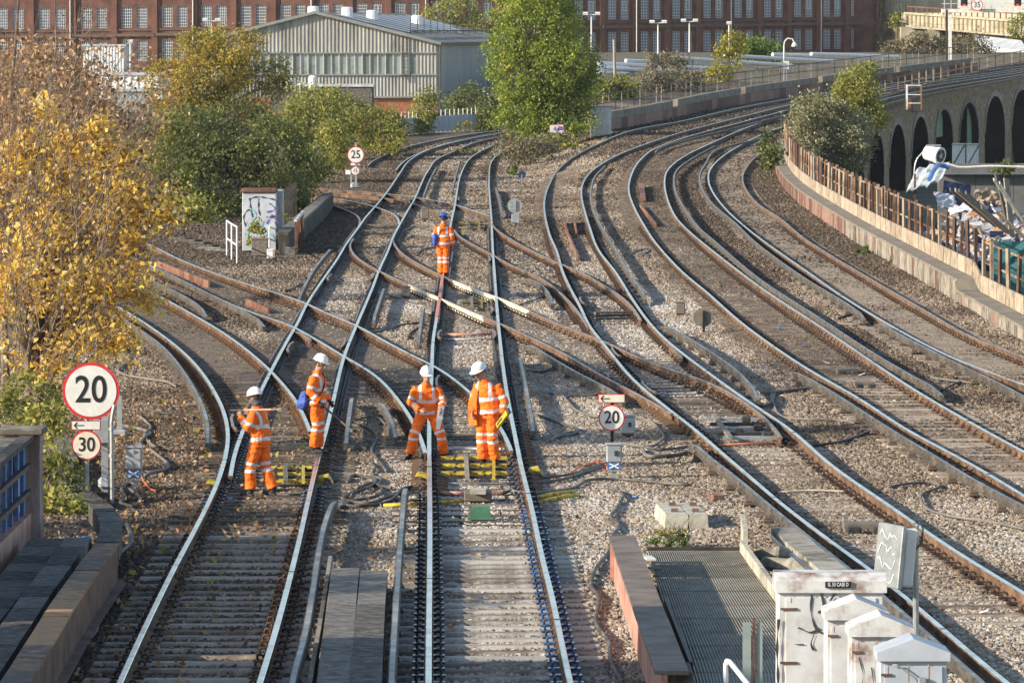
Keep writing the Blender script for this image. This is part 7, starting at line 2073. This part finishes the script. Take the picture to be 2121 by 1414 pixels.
M['lip'] = nmat('lip', [(0.30, 0.12, 0.10), (0.36, 0.15, 0.12)], 8, .5)
M['paper'] = nmat('paper_white', [(0.72, 0.72, 0.72), (0.80, 0.80, 0.80)], 3, .6)

def fuse(mb, voxel, smooth=4, name='tmp'):
    """fuse overlapping closed shapes into one continuous surface"""
    me = mb.mesh(name, [])
    ob = bpy.data.objects.new(name, me); COL.objects.link(ob)
    m = ob.modifiers.new('r', 'REMESH'); m.mode = 'VOXEL'; m.voxel_size = voxel; m.use_smooth_shade = True
    if smooth:
        s = ob.modifiers.new('s', 'SMOOTH'); s.iterations = smooth; s.factor = .5
    dg = bpy.context.evaluated_depsgraph_get()
    out = bpy.data.meshes.new_from_object(ob.evaluated_get(dg))
    COL.objects.unlink(ob); bpy.data.objects.remove(ob)
    return out

def folds(me, fx, fz, sh, amp):
    """push the cloth in and out along its normals"""
    n = len(me.vertices); co = np.empty(n * 3, np.float32); no = np.empty(n * 3, np.float32)
    me.vertices.foreach_get('co', co); me.vertices.foreach_get('normal', no)
    co = co.reshape(-1, 3); no = no.reshape(-1, 3)
    d = np.array([mnoise.noise(Vector((x * fx, y * fx, z * fz + sh))) + .5 * mnoise.noise(Vector((x * fx * 2.3, y * fx * 2.3, z * fz * 2 + sh))) for x, y, z in co.tolist()])
    me.vertices.foreach_set('co', (co + no * (amp * d)[:, None]).astype(np.float32).ravel()); me.update()

def ell(mb, c, r, n=12, m=8, rot=None):
    c = Vector(c); base = len(mb.v)
    R = rot or Matrix.Identity(3)
    for j in range(m + 1):
        th = math.pi * j / m
        for i in range(n):
            ph = 2 * math.pi * i / n
            mb.v.append(tuple(c + R @ Vector((r[0] * math.sin(th) * math.cos(ph), r[1] * math.sin(th) * math.sin(ph), r[2] * math.cos(th)))))
    for j in range(m):
        for i in range(n):
            a = base + j * n + i; b = base + j * n + (i + 1) % n
            mb.f.append((a, a + n, b + n, b)); mb.m.append(0)

def loft(mb, secs, n=16):
    """secs: (centre, rx, ry) horizontal ellipses, closed"""
    base = len(mb.v)
    for c, rx, ry in secs:
        for i in range(n):
            a = 2 * math.pi * i / n
            mb.v.append((c[0] + rx * math.cos(a), c[1] + ry * math.sin(a), c[2]))
    for j in range(len(secs) - 1):
        for i in range(n):
            a = base + j * n + i; b = base + j * n + (i + 1) % n
            mb.f.append((a, b, b + n, a + n)); mb.m.append(0)
    mb.f.append(tuple(base + n - 1 - i for i in range(n))); mb.m.append(0)
    e = base + (len(secs) - 1) * n
    mb.f.append(tuple(e + i for i in range(n))); mb.m.append(0)

def seg_t(p, a, b):
    d = b - a; L2 = d.length_squared
    t = max(0.0, min(1.0, (p - a).dot(d) / L2))
    return t, (p - (a + d * t)).length

def person(label, loc, yaw, H, pose, helmet='helmet_white', skin='skin', gloves=False, opts=()):
    """local frame: faces -Y, own left is +X; pose holds joint positions for a 1.75 m figure"""
    k = H / 1.785
    J = {kk: Vector(v) for kk, v in pose.items()}
    t = thing('person', label, 'person', tuple(loc), 'track workers in orange')
    t.rotation_euler = (0, 0, yaw); t.scale = (k, k, k)
    def put(me, name, mats, parent=t, smooth=True):
        for m_ in mats: me.materials.append(m_)
        o = bpy.data.objects.new(name, me); COL.objects.link(o); o.parent = parent
        return o
    J['head'] = J['head'] + Vector((0, 0, .035)); J['neck'] = J['neck'] + Vector((0, 0, .005))
    hip, chest, neck, head = J['hip'], J['chest'], J['neck'], J['head']
    # ---- body: head, neck, torso core, limbs, hands with fingers: one continuous mesh
    b = MB()
    hd = J['look'].normalized(); up0 = Vector(J.get('head_up', (0, 0, 1)))
    sd = hd.cross(up0).normalized(); up = sd.cross(hd)         # sd = figure's right-hand side seen from behind
    R = Matrix((sd, -hd, up)).transposed()
    def HP(x, y, z): return head + R @ Vector((x, y, z))
    ell(b, HP(0, .012, .025), (.075, .094, .105), 16, 12, R)    # cranium
    ell(b, HP(0, -.020, -.055), (.058, .072, .070), 14, 10, R)  # jaw
    ell(b, HP(0, -.062, -.105), (.026, .024, .022), 8, 6, R)    # chin
    b.tube([HP(0, -.082, .030), HP(0, -.100, -.005), HP(0, -.114, -.030), HP(0, -.092, -.044)], [.011, .014, .018, .012], 6)   # nose
    ell(b, HP(0, -.080, .040), (.052, .016, .014), 10, 6, R)    # brow
    ell(b, HP(0, -.088, -.074), (.026, .012, .010), 8, 5, R)    # mouth
    for sx in (-1, 1): ell(b, HP(sx * .078, .015, -.010), (.012, .022, .033), 8, 6, R)
    b.tube([neck - Vector((0, 0, .08)), neck, head + (neck - head) * .25], [.075, .060, .058], 10)
    loft(b, [(hip - Vector((0, 0, .05)), .15, .10), (hip + Vector((0, 0, .1)), .14, .095), (hip.lerp(chest, .55), .13, .09), (chest, .155, .10), (chest.lerp(neck, .6), .14, .085), (neck - Vector((0, 0, .02)), .07, .06)])
    for s in 'LR':
        sg = 1 if s == 'L' else -1
        sh, el, wr = J['sh' + s], J['el' + s], J['wr' + s]
        b.tube([sh, sh.lerp(el, .5), el, el.lerp(wr, .4), wr], [.052, .046, .038, .036, .026], 8)
        hp, kn, an = J['hp' + s], J['kn' + s], J['an' + s]
        b.tube([hp, hp.lerp(kn, .5), kn, kn.lerp(an, .35), an], [.078, .066, .050, .050, .036], 8)
        # hand: palm, four fingers of different lengths, thumb from the side of the palm
        hdir = J.get('hd' + s, (wr - el)).normalized()
        pn = Vector(J.get('pn' + s, (-sg, 0, 0)))              # palm normal
        pn = (pn - hdir * pn.dot(hdir)).normalized(); ac = hdir.cross(pn).normalized()
        if ac.y > 0: ac = -ac                                   # thumb side points forward
        curl = J['curl' + s].x if ('curl' + s) in J else .5
        pc = wr + hdir * .055
        Rp = Matrix((ac, hdir, pn)).transposed()
        ell(b, pc, (.042, .055, .019), 10, 8, Rp)
        for f, (off, ln) in enumerate(((.031, .072), (.011, .082), (-.010, .076), (-.029, .060))):
            p0 = wr + hdir * .095 + ac * off
            pts = [p0 - hdir * .02, p0]; d_ = hdir.copy(); q = p0
            for j, fr in enumerate((.45, .32, .23)):
                d_ = (Matrix.Rotation((curl * (1.0 + .35 * j)), 3, ac) @ d_) if True else d_
                if (d_.dot(pn) < 0 and curl > 0 and j == 0):
                    d_ = Matrix.Rotation(-2 * curl, 3, ac) @ d_; flip = True
                q = q + d_ * ln * fr; pts.append(q)
            b.tube(pts, [.0105, .0105, .010, .009, .0075], 6)
        p0 = wr + hdir * .035 + ac * .030
        b.tube([p0, p0 + ac * .028 + hdir * .022 + pn * .010, p0 + ac * .036 + hdir * .050 + pn * .022, p0 + ac * .030 + hdir * .072 + pn * .03], [.014, .0125, .011, .008], 6)
    me = fuse(b, .0065, 1, 'body')
    eyeL, eyeR, mou = HP(-.032, -.088, .018), HP(.032, -.088, .018), HP(0, -.1, -.074)
    mats = [M[skin], M['eye'], M['lip'], M['glove']]
    for pl in me.polygons:
        c = pl.center
        if (c - eyeL).length < .013 or (c - eyeR).length < .013: pl.material_index = 1
        elif (c - mou).length < .020 and abs((c - mou).dot(up)) < .006: pl.material_index = 2
        elif gloves and min((c - J['wrL']).length, (c - J['wrR']).length) < .21 and min(seg_t(c, J['elL'], J['wrL'])[0], seg_t(c, J['elR'], J['wrR'])[0]) >= 0 and ((c - J['wrL']).length < .2 and seg_t(c, J['elL'], J['wrL'])[0] > .85 or (c - J['wrR']).length < .2 and seg_t(c, J['elR'], J['wrR'])[0] > .85): pl.material_index = 3
    put(me, 'body', mats)
    # ---- trousers
    b = MB()
    loft(b, [(hip + Vector((0, 0, -.10)), .18, .135), (hip, .19, .14), (hip + Vector((0, 0, .14)), .175, .13), (hip + Vector((0, 0, .2)), .165, .12)])
    for s in 'LR':
        hp, kn, an = J['hp' + s], J['kn' + s], J['an' + s]
        lo = kn.lerp(an, .93)
        b.tube([hp + Vector((0, 0, .05)), hp.lerp(kn, .35), hp.lerp(kn, .75), kn, kn.lerp(an, .3), kn.lerp(an, .7), lo], [.105, .112, .098, .094, .096, .095, .092], 12)
    me = fuse(b, .011, 5, 'trousers')
    folds(me, 9, 17, H * 50, .016)
    for pl in me.polygons:
        c = pl.center
        for s in 'LR':
            tt, d = seg_t(c, J['kn' + s], J['an' + s]); t2, d2 = seg_t(c, J['hp' + s], J['kn' + s])
            oth = 'R' if s == 'L' else 'L'
            if min(d, d2) > min(seg_t(c, J['kn' + oth], J['an' + oth])[1], seg_t(c, J['hp' + oth], J['kn' + oth])[1]): continue
            if (d < d2 and .10 < tt < .23) or (d2 < d and .80 < t2 < .93): pl.material_index = 1
    put(me, 'trousers', [M['hivis'], M['reflect']])
    # ---- jacket
    b = MB()
    w0 = chest.lerp(hip, .62)
    hem = hip + Vector((0, 0, -.04))
    loft(b, [(hem, .215, .165), (hip + Vector((0, 0, .12)), .21, .16), (w0 + Vector((0, 0, .05)), .20, .152), (chest, .215, .150), (chest.lerp(neck, .45), .215, .135), (chest.lerp(neck, .66), .185, .12), (chest.lerp(neck, .86), .12, .10), (neck + Vector((0, 0, .02)), .085, .085), (neck + Vector((0, 0, .055)), .082, .084)])
    for s in 'LR':
        sh, el, wr = J['sh' + s], J['el' + s], J['wr' + s]
        b.tube([sh.lerp(chest, .35) + Vector((0, 0, -.02)), sh - Vector((0, 0, .03)), sh.lerp(el, .5), el, el.lerp(wr, .5), el.lerp(wr, .97)], [.070, .088, .082, .076, .070, .064], 12)
    me = fuse(b, .011, 5, 'jacket')
    folds(me, 8, 12, H * 70, .018)
    for pl in me.polygons:
        c = pl.center; arm = None
        for s in 'LR':
            t1, d1 = seg_t(c, J['sh' + s], J['el' + s]); t2, d2 = seg_t(c, J['el' + s], J['wr' + s])
            if min(d1, d2) < .098 and (t1 > .30 or d2 < d1): arm = (t1, d1, t2, d2)
        if arm:
            t1, d1, t2, d2 = arm
            if (d1 <= d2 and .62 < t1 < .80) or (d2 < d1 and .38 < t2 < .58): pl.material_index = 1
        else:
            tz, _ = seg_t(c, hem, neck); L_ = (neck - hem).length; z = tz * L_
            if .045 < z < .105 or .255 < z < .315: pl.material_index = 1
            else:
                ax_ = hem + (neck - hem) * tz
                x = abs((c - ax_).dot(J['shL'] - J['shR']) / (J['shL'] - J['shR']).length)
                if .095 < x < .150 and z > .26: pl.material_index = 1
    jk = put(me, 'jacket', [M['hivis'], M['reflect']])
    # ---- boots
    for s in 'LR':
        an = J['an' + s]; fd_ = Vector(J.get('ft' + s, (0, -1, 0))); fd_.z = J['ftz' + s].x if ('ftz' + s) in J else 0.0; fd_.normalize()
        b = MB(); R2 = Matrix((fd_.cross(Vector((0, 0, 1))).normalized(), fd_, Vector((0, 0, 1)))).transposed()
        b.tube([an + Vector((0, 0, .12)), an, an - Vector((0, 0, .03))], [.058, .054, .050], 10)
        ell(b, an + fd_ * .07 - Vector((0, 0, .048)), (.048, .135, .042), 12, 8, R2)
        ell(b, an + fd_ * .13 - Vector((0, 0, .055)), (.050, .085, .036), 12, 8, R2)
        b.box(an + fd_ * .065 - Vector((0, 0, .078)), (.086, .26, .022), math.atan2(fd_.y, fd_.x) - math.pi / 2, bev=.01)
        put(fuse(b, .009, 2, 'boot'), 'boot', [M['boot']])
    # ---- helmet with peak
    b = MB(); n = 20; base = 0
    rings = [(0, .140), (.042, .134), (.080, .114), (.106, .082), (.119, .042), (.123, .0)]
    for z, rr in rings:
        for i in range(n):
            a = 2 * math.pi * i / n
            b.v.append(tuple(HP(rr * .84 * math.cos(a), .008 + rr * math.sin(a), .072 + z)))
    for j in range(len(rings) - 1):
        for i in range(n):
            q = j * n + i; q2 = j * n + (i + 1) % n; b.f.append((q, q2, q2 + n, q + n)); b.m.append(0)
    for i in range(n):                                          # brim, longer at the front
        a0, a1 = 2 * math.pi * i / n, 2 * math.pi * (i + 1) / n
        e = lambda a: .012 + .050 * max(0, -math.sin(a)) ** 2
        P0 = HP(.118 * math.cos(a0), .008 + .140 * math.sin(a0), .072); P1 = HP(.118 * math.cos(a1), .008 + .140 * math.sin(a1), .072)
        Q0 = HP((.118 + e(a0) * .8) * math.cos(a0), .008 + (.140 + e(a0)) * math.sin(a0), .064); Q1 = HP((.118 + e(a1) * .8) * math.cos(a1), .008 + (.140 + e(a1)) * math.sin(a1), .064)
        b.quad(P0, P1, Q1, Q0); b.quad(Q0 - up * .006, Q1 - up * .006, P1 - up * .02, P0 - up * .02)
    hm = put(b.mesh('helmet', [], smooth=True), 'helmet', [M[helmet]])
    b = MB(); b.tube([HP(0, -.10, .160), HP(0, -.03, .190), HP(0, .04, .192), HP(0, .11, .160)], .014, 6); put(b.mesh('helmet_ridge', [], smooth=True), 'helmet_ridge', [M[helmet]], hm)
    b = MB(); ell(b, HP(0, .03, .02), (.082, .088, .080), 14, 8, R); put(b.mesh('hair', [], smooth=True), 'hair', [M['hair']])
    return t, J, put, HP, R

def std(**kw):
    P = dict(hip=(0, 0, .93), chest=(0, .0, 1.28), neck=(0, 0, 1.47), head=(0, -.02, 1.615), look=(0, -1, 0),
             shL=(.19, 0, 1.41), shR=(-.19, 0, 1.41), elL=(.25, .03, 1.14), elR=(-.25, .03, 1.14), wrL=(.24, -.06, .90), wrR=(-.24, -.06, .90),
             hpL=(.095, 0, .90), hpR=(-.095, 0, .90), knL=(.10, -.02, .50), knR=(-.10, -.02, .50), anL=(.10, .02, .09), anR=(-.10, .02, .09))
    P.update(kw)
    return P
def held(mb, name, mat, label, cat, t, grp=None):
    """something carried: built in the carrier's frame, kept as a thing of its own"""
    Mw = Matrix.Translation(t.location) @ Matrix.Rotation(t.rotation_euler.z, 4, 'Z') @ Matrix.Diagonal((*t.scale, 1))
    mb.v = [tuple(Mw @ Vector(v)) for v in mb.v]
    c = Vector(mb.v[0])
    return solo(mb, name, mat, label, cat, tuple(c), grp, smooth=False)

def foot(px, py, dz): return U(px, py, dz)

# man with a long tool over his shoulder, walking away to the left
p = foot(538, 1027, -.165)
t, J, put, HP, R = person('worker in white helmet carrying a long tool on his shoulder', p, math.radians(-118), 1.62,
    std(hip=(0, .02, .93), chest=(0, -.02, 1.28), neck=(0, -.05, 1.47), head=(-.0, -.09, 1.61), look=(-.12, -1, -.22), shL=(.19, -.02, 1.41), shR=(-.19, -.02, 1.41),
        elR=(-.26, -.10, 1.16), wrR=(-.17, -.33, 1.34), elL=(.26, -.06, 1.14), wrL=(.13, -.30, 1.33), hdR=(0.1, -.1, 1), hdL=(0, -.1, 1), curlR=(1.0, 0, 0), curlL=(1.0, 0, 0), knL=(.11, -.12, .50), anL=(.10, -.12, .09), knR=(-.11, .05, .50), anR=(-.11, .20, .10)), gloves=False, skin='skin_dark')
mb = MB(); ell(mb, HP(0, .0, -.045), (.086, .098, .075), 14, 8, R); ell(mb, HP(0, .03, -.09), (.09, .09, .06), 12, 8, R); o = put(mb.mesh('hood', [], smooth=True), 'hood', [M['hood_grey']])
a, b = Vector((.09, -.52, 1.44)), Vector((.20, .62, 1.50))
mb = MB(); mb.tube([a, a.lerp(b, .25)], .018, 8, 1); mb.tube([a.lerp(b, .25), a.lerp(b, .75)], .018, 8, 0); mb.tube([a.lerp(b, .75), b], .02, 8, 2); mb.box(b, (.05, .12, .05), mat=1)
held(mb, 'hand_tool', [M['paint_orange'], M['dark_steel'], M['wood_grey']], 'long orange-handled tool resting on the worker shoulder', 'tool', t)

# man standing on the rail with a blue bag
p = foot(657, 938, .0)
t, J, put, HP, R = person('worker in white helmet standing on a rail with a blue bag', p, math.radians(68), 1.60,
    std(chest=(0, -.02, 1.28), head=(0, -.06, 1.605), look=(.1, -1, -.35), elR=(-.27, .02, 1.14), wrR=(-.24, -.16, .96), hdR=(.1, -.4, -1), elL=(.25, .02, 1.14), wrL=(.2, -.16, .95), knL=(.05, -.03, .5), anL=(.04, .0, .09), knR=(-.06, -.02, .5), anR=(-.05, .05, .09), hpL=(.085, 0, .9), hpR=(-.085, 0, .9), curlR=(.9, 0, 0), curlL=(.9, 0, 0)), gloves=True)
mb = MB(); ell(mb, (-.19, .17, 1.00), (.08, .10, .15), 12, 8); ell(mb, (-.20, .21, .91), (.08, .12, .11), 12, 8)
me = fuse(mb, .014, 3, 'bag')
folds(me, 11, 11, 0, .03)
bag = thing('shoulder_bag', 'blue shoulder bag on the worker standing on the rail', 'bag', tuple(t.location)); bag.rotation_euler = t.rotation_euler; bag.scale = t.scale
me.materials.clear(); me.materials.append(M['bag_blue']); o = bpy.data.objects.new('pouch', me); COL.objects.link(o); o.parent = bag
mb = MB()
st = catmull([(-.2, .22, 1.10), (-.15, .17, 1.25), (.02, .13, 1.44), (.12, -.02, 1.49), (.02, -.14, 1.36), (-.14, -.165, 1.15), (-.23, -.06, 1.02), (-.22, .15, 1.0)], .05)
for a, b in zip(st[:-1], st[1:]): mb.beam(a, b, .03, .012)
o = bpy.data.objects.new('strap', mb.mesh('strap', [M['glove']])); COL.objects.link(o); o.parent = bag
a, b = Vector((-.27, .1, .92)), Vector((-.12, -.55, .40))
a, b = Vector((.14, .02, .92)), Vector((.22, -.60, .42))
mb = MB(); mb.tube([a, b], .019, 8); mb.box(b, (.06, .05, .06))
held(mb, 'pry_bar', [M['rust_grey']], 'dark bar held low by the worker with the blue bag', 'tool', t)

# man reading papers, legs apart
p = (foot(849, 952, -.165) + foot(921, 950, -.165)) * .5
sp = 72 / S(p.y) / 2
t, J, put, HP, R = person('worker in white helmet with legs apart reading papers', p, math.radians(4), 1.60,
    std(hip=(0, .04, .86), chest=(-.02, -.02, 1.20), neck=(-.02, -.06, 1.39), head=(-.02, -.12, 1.525), look=(.08, -1, -.34), shL=(.175, -.03, 1.33), shR=(-.215, -.03, 1.33),
        elL=(.29, -.06, 1.08), wrL=(.25, -.27, .96), elR=(-.32, -.04, 1.07), wrR=(-.15, -.27, .93), hdR=(.7, -.5, -.3), hdL=(-.2, -.6, -.6), curlL=(.7, 0, 0), curlR=(.8, 0, 0),
        hpL=(.10, .02, .83), hpR=(-.10, .02, .83), knL=(.25, -.05, .46), knR=(-.25, -.05, .46), anL=(sp * 1.02 + .02, .02, .09), anR=(-sp * 1.02 - .02, .02, .09), ftL=(.35, -1, 0), ftR=(-.45, -1, 0)))
mb = MB(); c = Vector((.21, -.35, .88))
mb.quad(c + Vector((-.03, 0, .12)), c + Vector((.09, .02, .14)), c + Vector((.06, .05, -.12)), c + Vector((-.06, .03, -.14))); mb.quad(c + Vector((-.06, .033, -.14)), c + Vector((.06, .053, -.12)), c + Vector((.09, .023, .14)), c + Vector((-.03, .003, .12)))
mb.quad(c + Vector((-.055, .02, -.12)), c + Vector((.05, .045, -.11)), c + Vector((.01, .07, -.30)), c + Vector((-.07, .05, -.31)))
held(mb, 'paper_sheets', [M['paper']], 'white paper sheets held by the worker with legs apart', 'paper', t)

# man holding a yellow level, head bowed
p = foot(1010, 968, -.165)
t, J, put, HP, R = person('worker in white helmet and tall boots holding a yellow level', p, math.radians(-22), 1.70,
    std(hip=(0, .02, .95), chest=(.0, -.01, 1.29), neck=(-.03, -.06, 1.48), head=(-.09, -.13, 1.60), look=(-.42, -.9, -.45), elL=(.30, .02, 1.15), wrL=(.33, -.10, .93), elR=(-.26, -.02, 1.14), wrR=(-.21, -.18, .95), knL=(.10, -.03, .52), knR=(-.10, -.03, .52), anL=(.12, .05, .12), anR=(-.07, -.03, .12), hdL=(.1, -.3, -1), curlL=(.9, 0, 0), ftL=(.1, -1, 0), ftR=(-.55, -1, 0)))
for s in 'LR':
    an = J['an' + s]; mb = MB(); mb.tube([an + Vector((0, 0, .27)), an + Vector((0, 0, .1)), an], [.062, .058, .054], 12); put(mb.mesh('boot_shaft', [], smooth=True), 'boot_shaft', [M['boot']])
# open jacket flap on his right side
mb = MB(); q = [Vector((-.20, -.12, 1.38)), Vector((-.30, -.16, 1.10)), Vector((-.28, -.15, .72)), Vector((-.12, -.19, .74)), Vector((-.14, -.17, 1.1)), Vector((-.12, -.14, 1.38))]
mb.poly(q); mb.poly([v + Vector((.0, .03, 0)) for v in reversed(q)])
put(mb.mesh('jacket_flap', []), 'jacket_flap', [M['hivis']])
c = Vector((.37, -.22, .86)); d = Vector((.13, -.10, .12))
mb = MB(); mb.beam(c - d * 1.1, c + d, .05, .085, 0); mb.beam(c - d * .9, c + d * .2, .053, .04, 1); mb.beam(c + d, c + d * 1.35, .03, .10, 1)
held(mb, 'spirit_level', [M['yellow'], M['dark_steel']], 'yellow level gauge in the hand of the worker with tall boots', 'tool', t)

# far worker in a blue helmet, back to us
p = foot(918, 574, -.12)
t, J, put, HP, R = person('far worker in blue helmet seen from behind with a stick', p, math.radians(172), 1.84,
    std(chest=(0, .0, 1.28), head=(0, -.05, 1.605), look=(-.15, -1, -.35), elR=(-.26, .02, 1.13), wrR=(-.26, -.10, .90), elL=(.25, .0, 1.14), wrL=(.18, -.18, .98), curlR=(.9, 0, 0), knL=(.07, -.02, .5), knR=(-.07, -.02, .5), anL=(.06, .02, .09), anR=(-.07, .02, .09), hpL=(.085, 0, .9), hpR=(-.085, 0, .9)), helmet='helmet_blue')
bag = thing('shoulder_bag', 'blue bag slung on the far worker back', 'bag', tuple(t.location)); bag.rotation_euler = t.rotation_euler; bag.scale = t.scale
mb = MB(); ell(mb, (.22, .14, 1.12), (.085, .09, .14), 12, 8); ell(mb, (.22, .15, 1.0), (.07, .08, .13), 12, 8); me = fuse(mb, .014, 3, 'pouch'); me.materials.clear(); me.materials.append(M['bag_blue']); o = bpy.data.objects.new('pouch', me); COL.objects.link(o); o.parent = bag
mb = MB(); st = catmull([(.2, .17, 1.2), (.08, .17, 1.32), (-.08, .13, 1.44), (-.12, -.02, 1.48), (.0, -.15, 1.36), (.2, -.12, 1.15)], .05)
for a, b in zip(st[:-1], st[1:]): mb.beam(a, b, .035, .012)
o = bpy.data.objects.new('strap', mb.mesh('strap', [M['glove']])); COL.objects.link(o); o.parent = bag
a, b = Vector((-.27, -.16, .88)), Vector((-.16, -.06, .0))
mb = MB()
for i in range(6):
    mb.tube([a.lerp(b, i / 6), a.lerp(b, (i + 1) / 6)], .014, 8, (1 if i % 3 == 0 else 0))
mb.tube([a + Vector((.1, 0, .01)), a + Vector((-.03, 0, .01))], .013, 6, 2)
held(mb, 'track_gauge_stick', [M['white'], M['bag_blue'], M['black']], 'white and blue banded stick held by the far worker', 'tool', t)
# ------------------------------------------------------------------ autumn haze over the whole place
hm = bpy.data.materials.new('haze'); hm.use_nodes = True
hn = hm.node_tree; hn.nodes.clear()
ho = hn.nodes.new('ShaderNodeOutputMaterial'); hv = hn.nodes.new('ShaderNodeVolumePrincipled')
hv.inputs['Color'].default_value = (0.90, 0.94, 1.0, 1); hv.inputs['Density'].default_value = 0.00005; hv.inputs['Anisotropy'].default_value = 0.2
hn.links.new(hv.outputs[0], ho.inputs['Volume'])
mb = MB(); mb.box((30, 330, 8), (900, 900, 34))
hz = solo(mb, 'haze', hm, 'thin bluish autumn haze filling the air', 'haze', (30, 330, 8), kind='stuff')
# ------------------------------------------------------------------ stones of the ballast, scattered last
md = ballast.modifiers.new('stones', 'NODES')
md.node_group = stones_group(270.0, 0.040, 0.105)
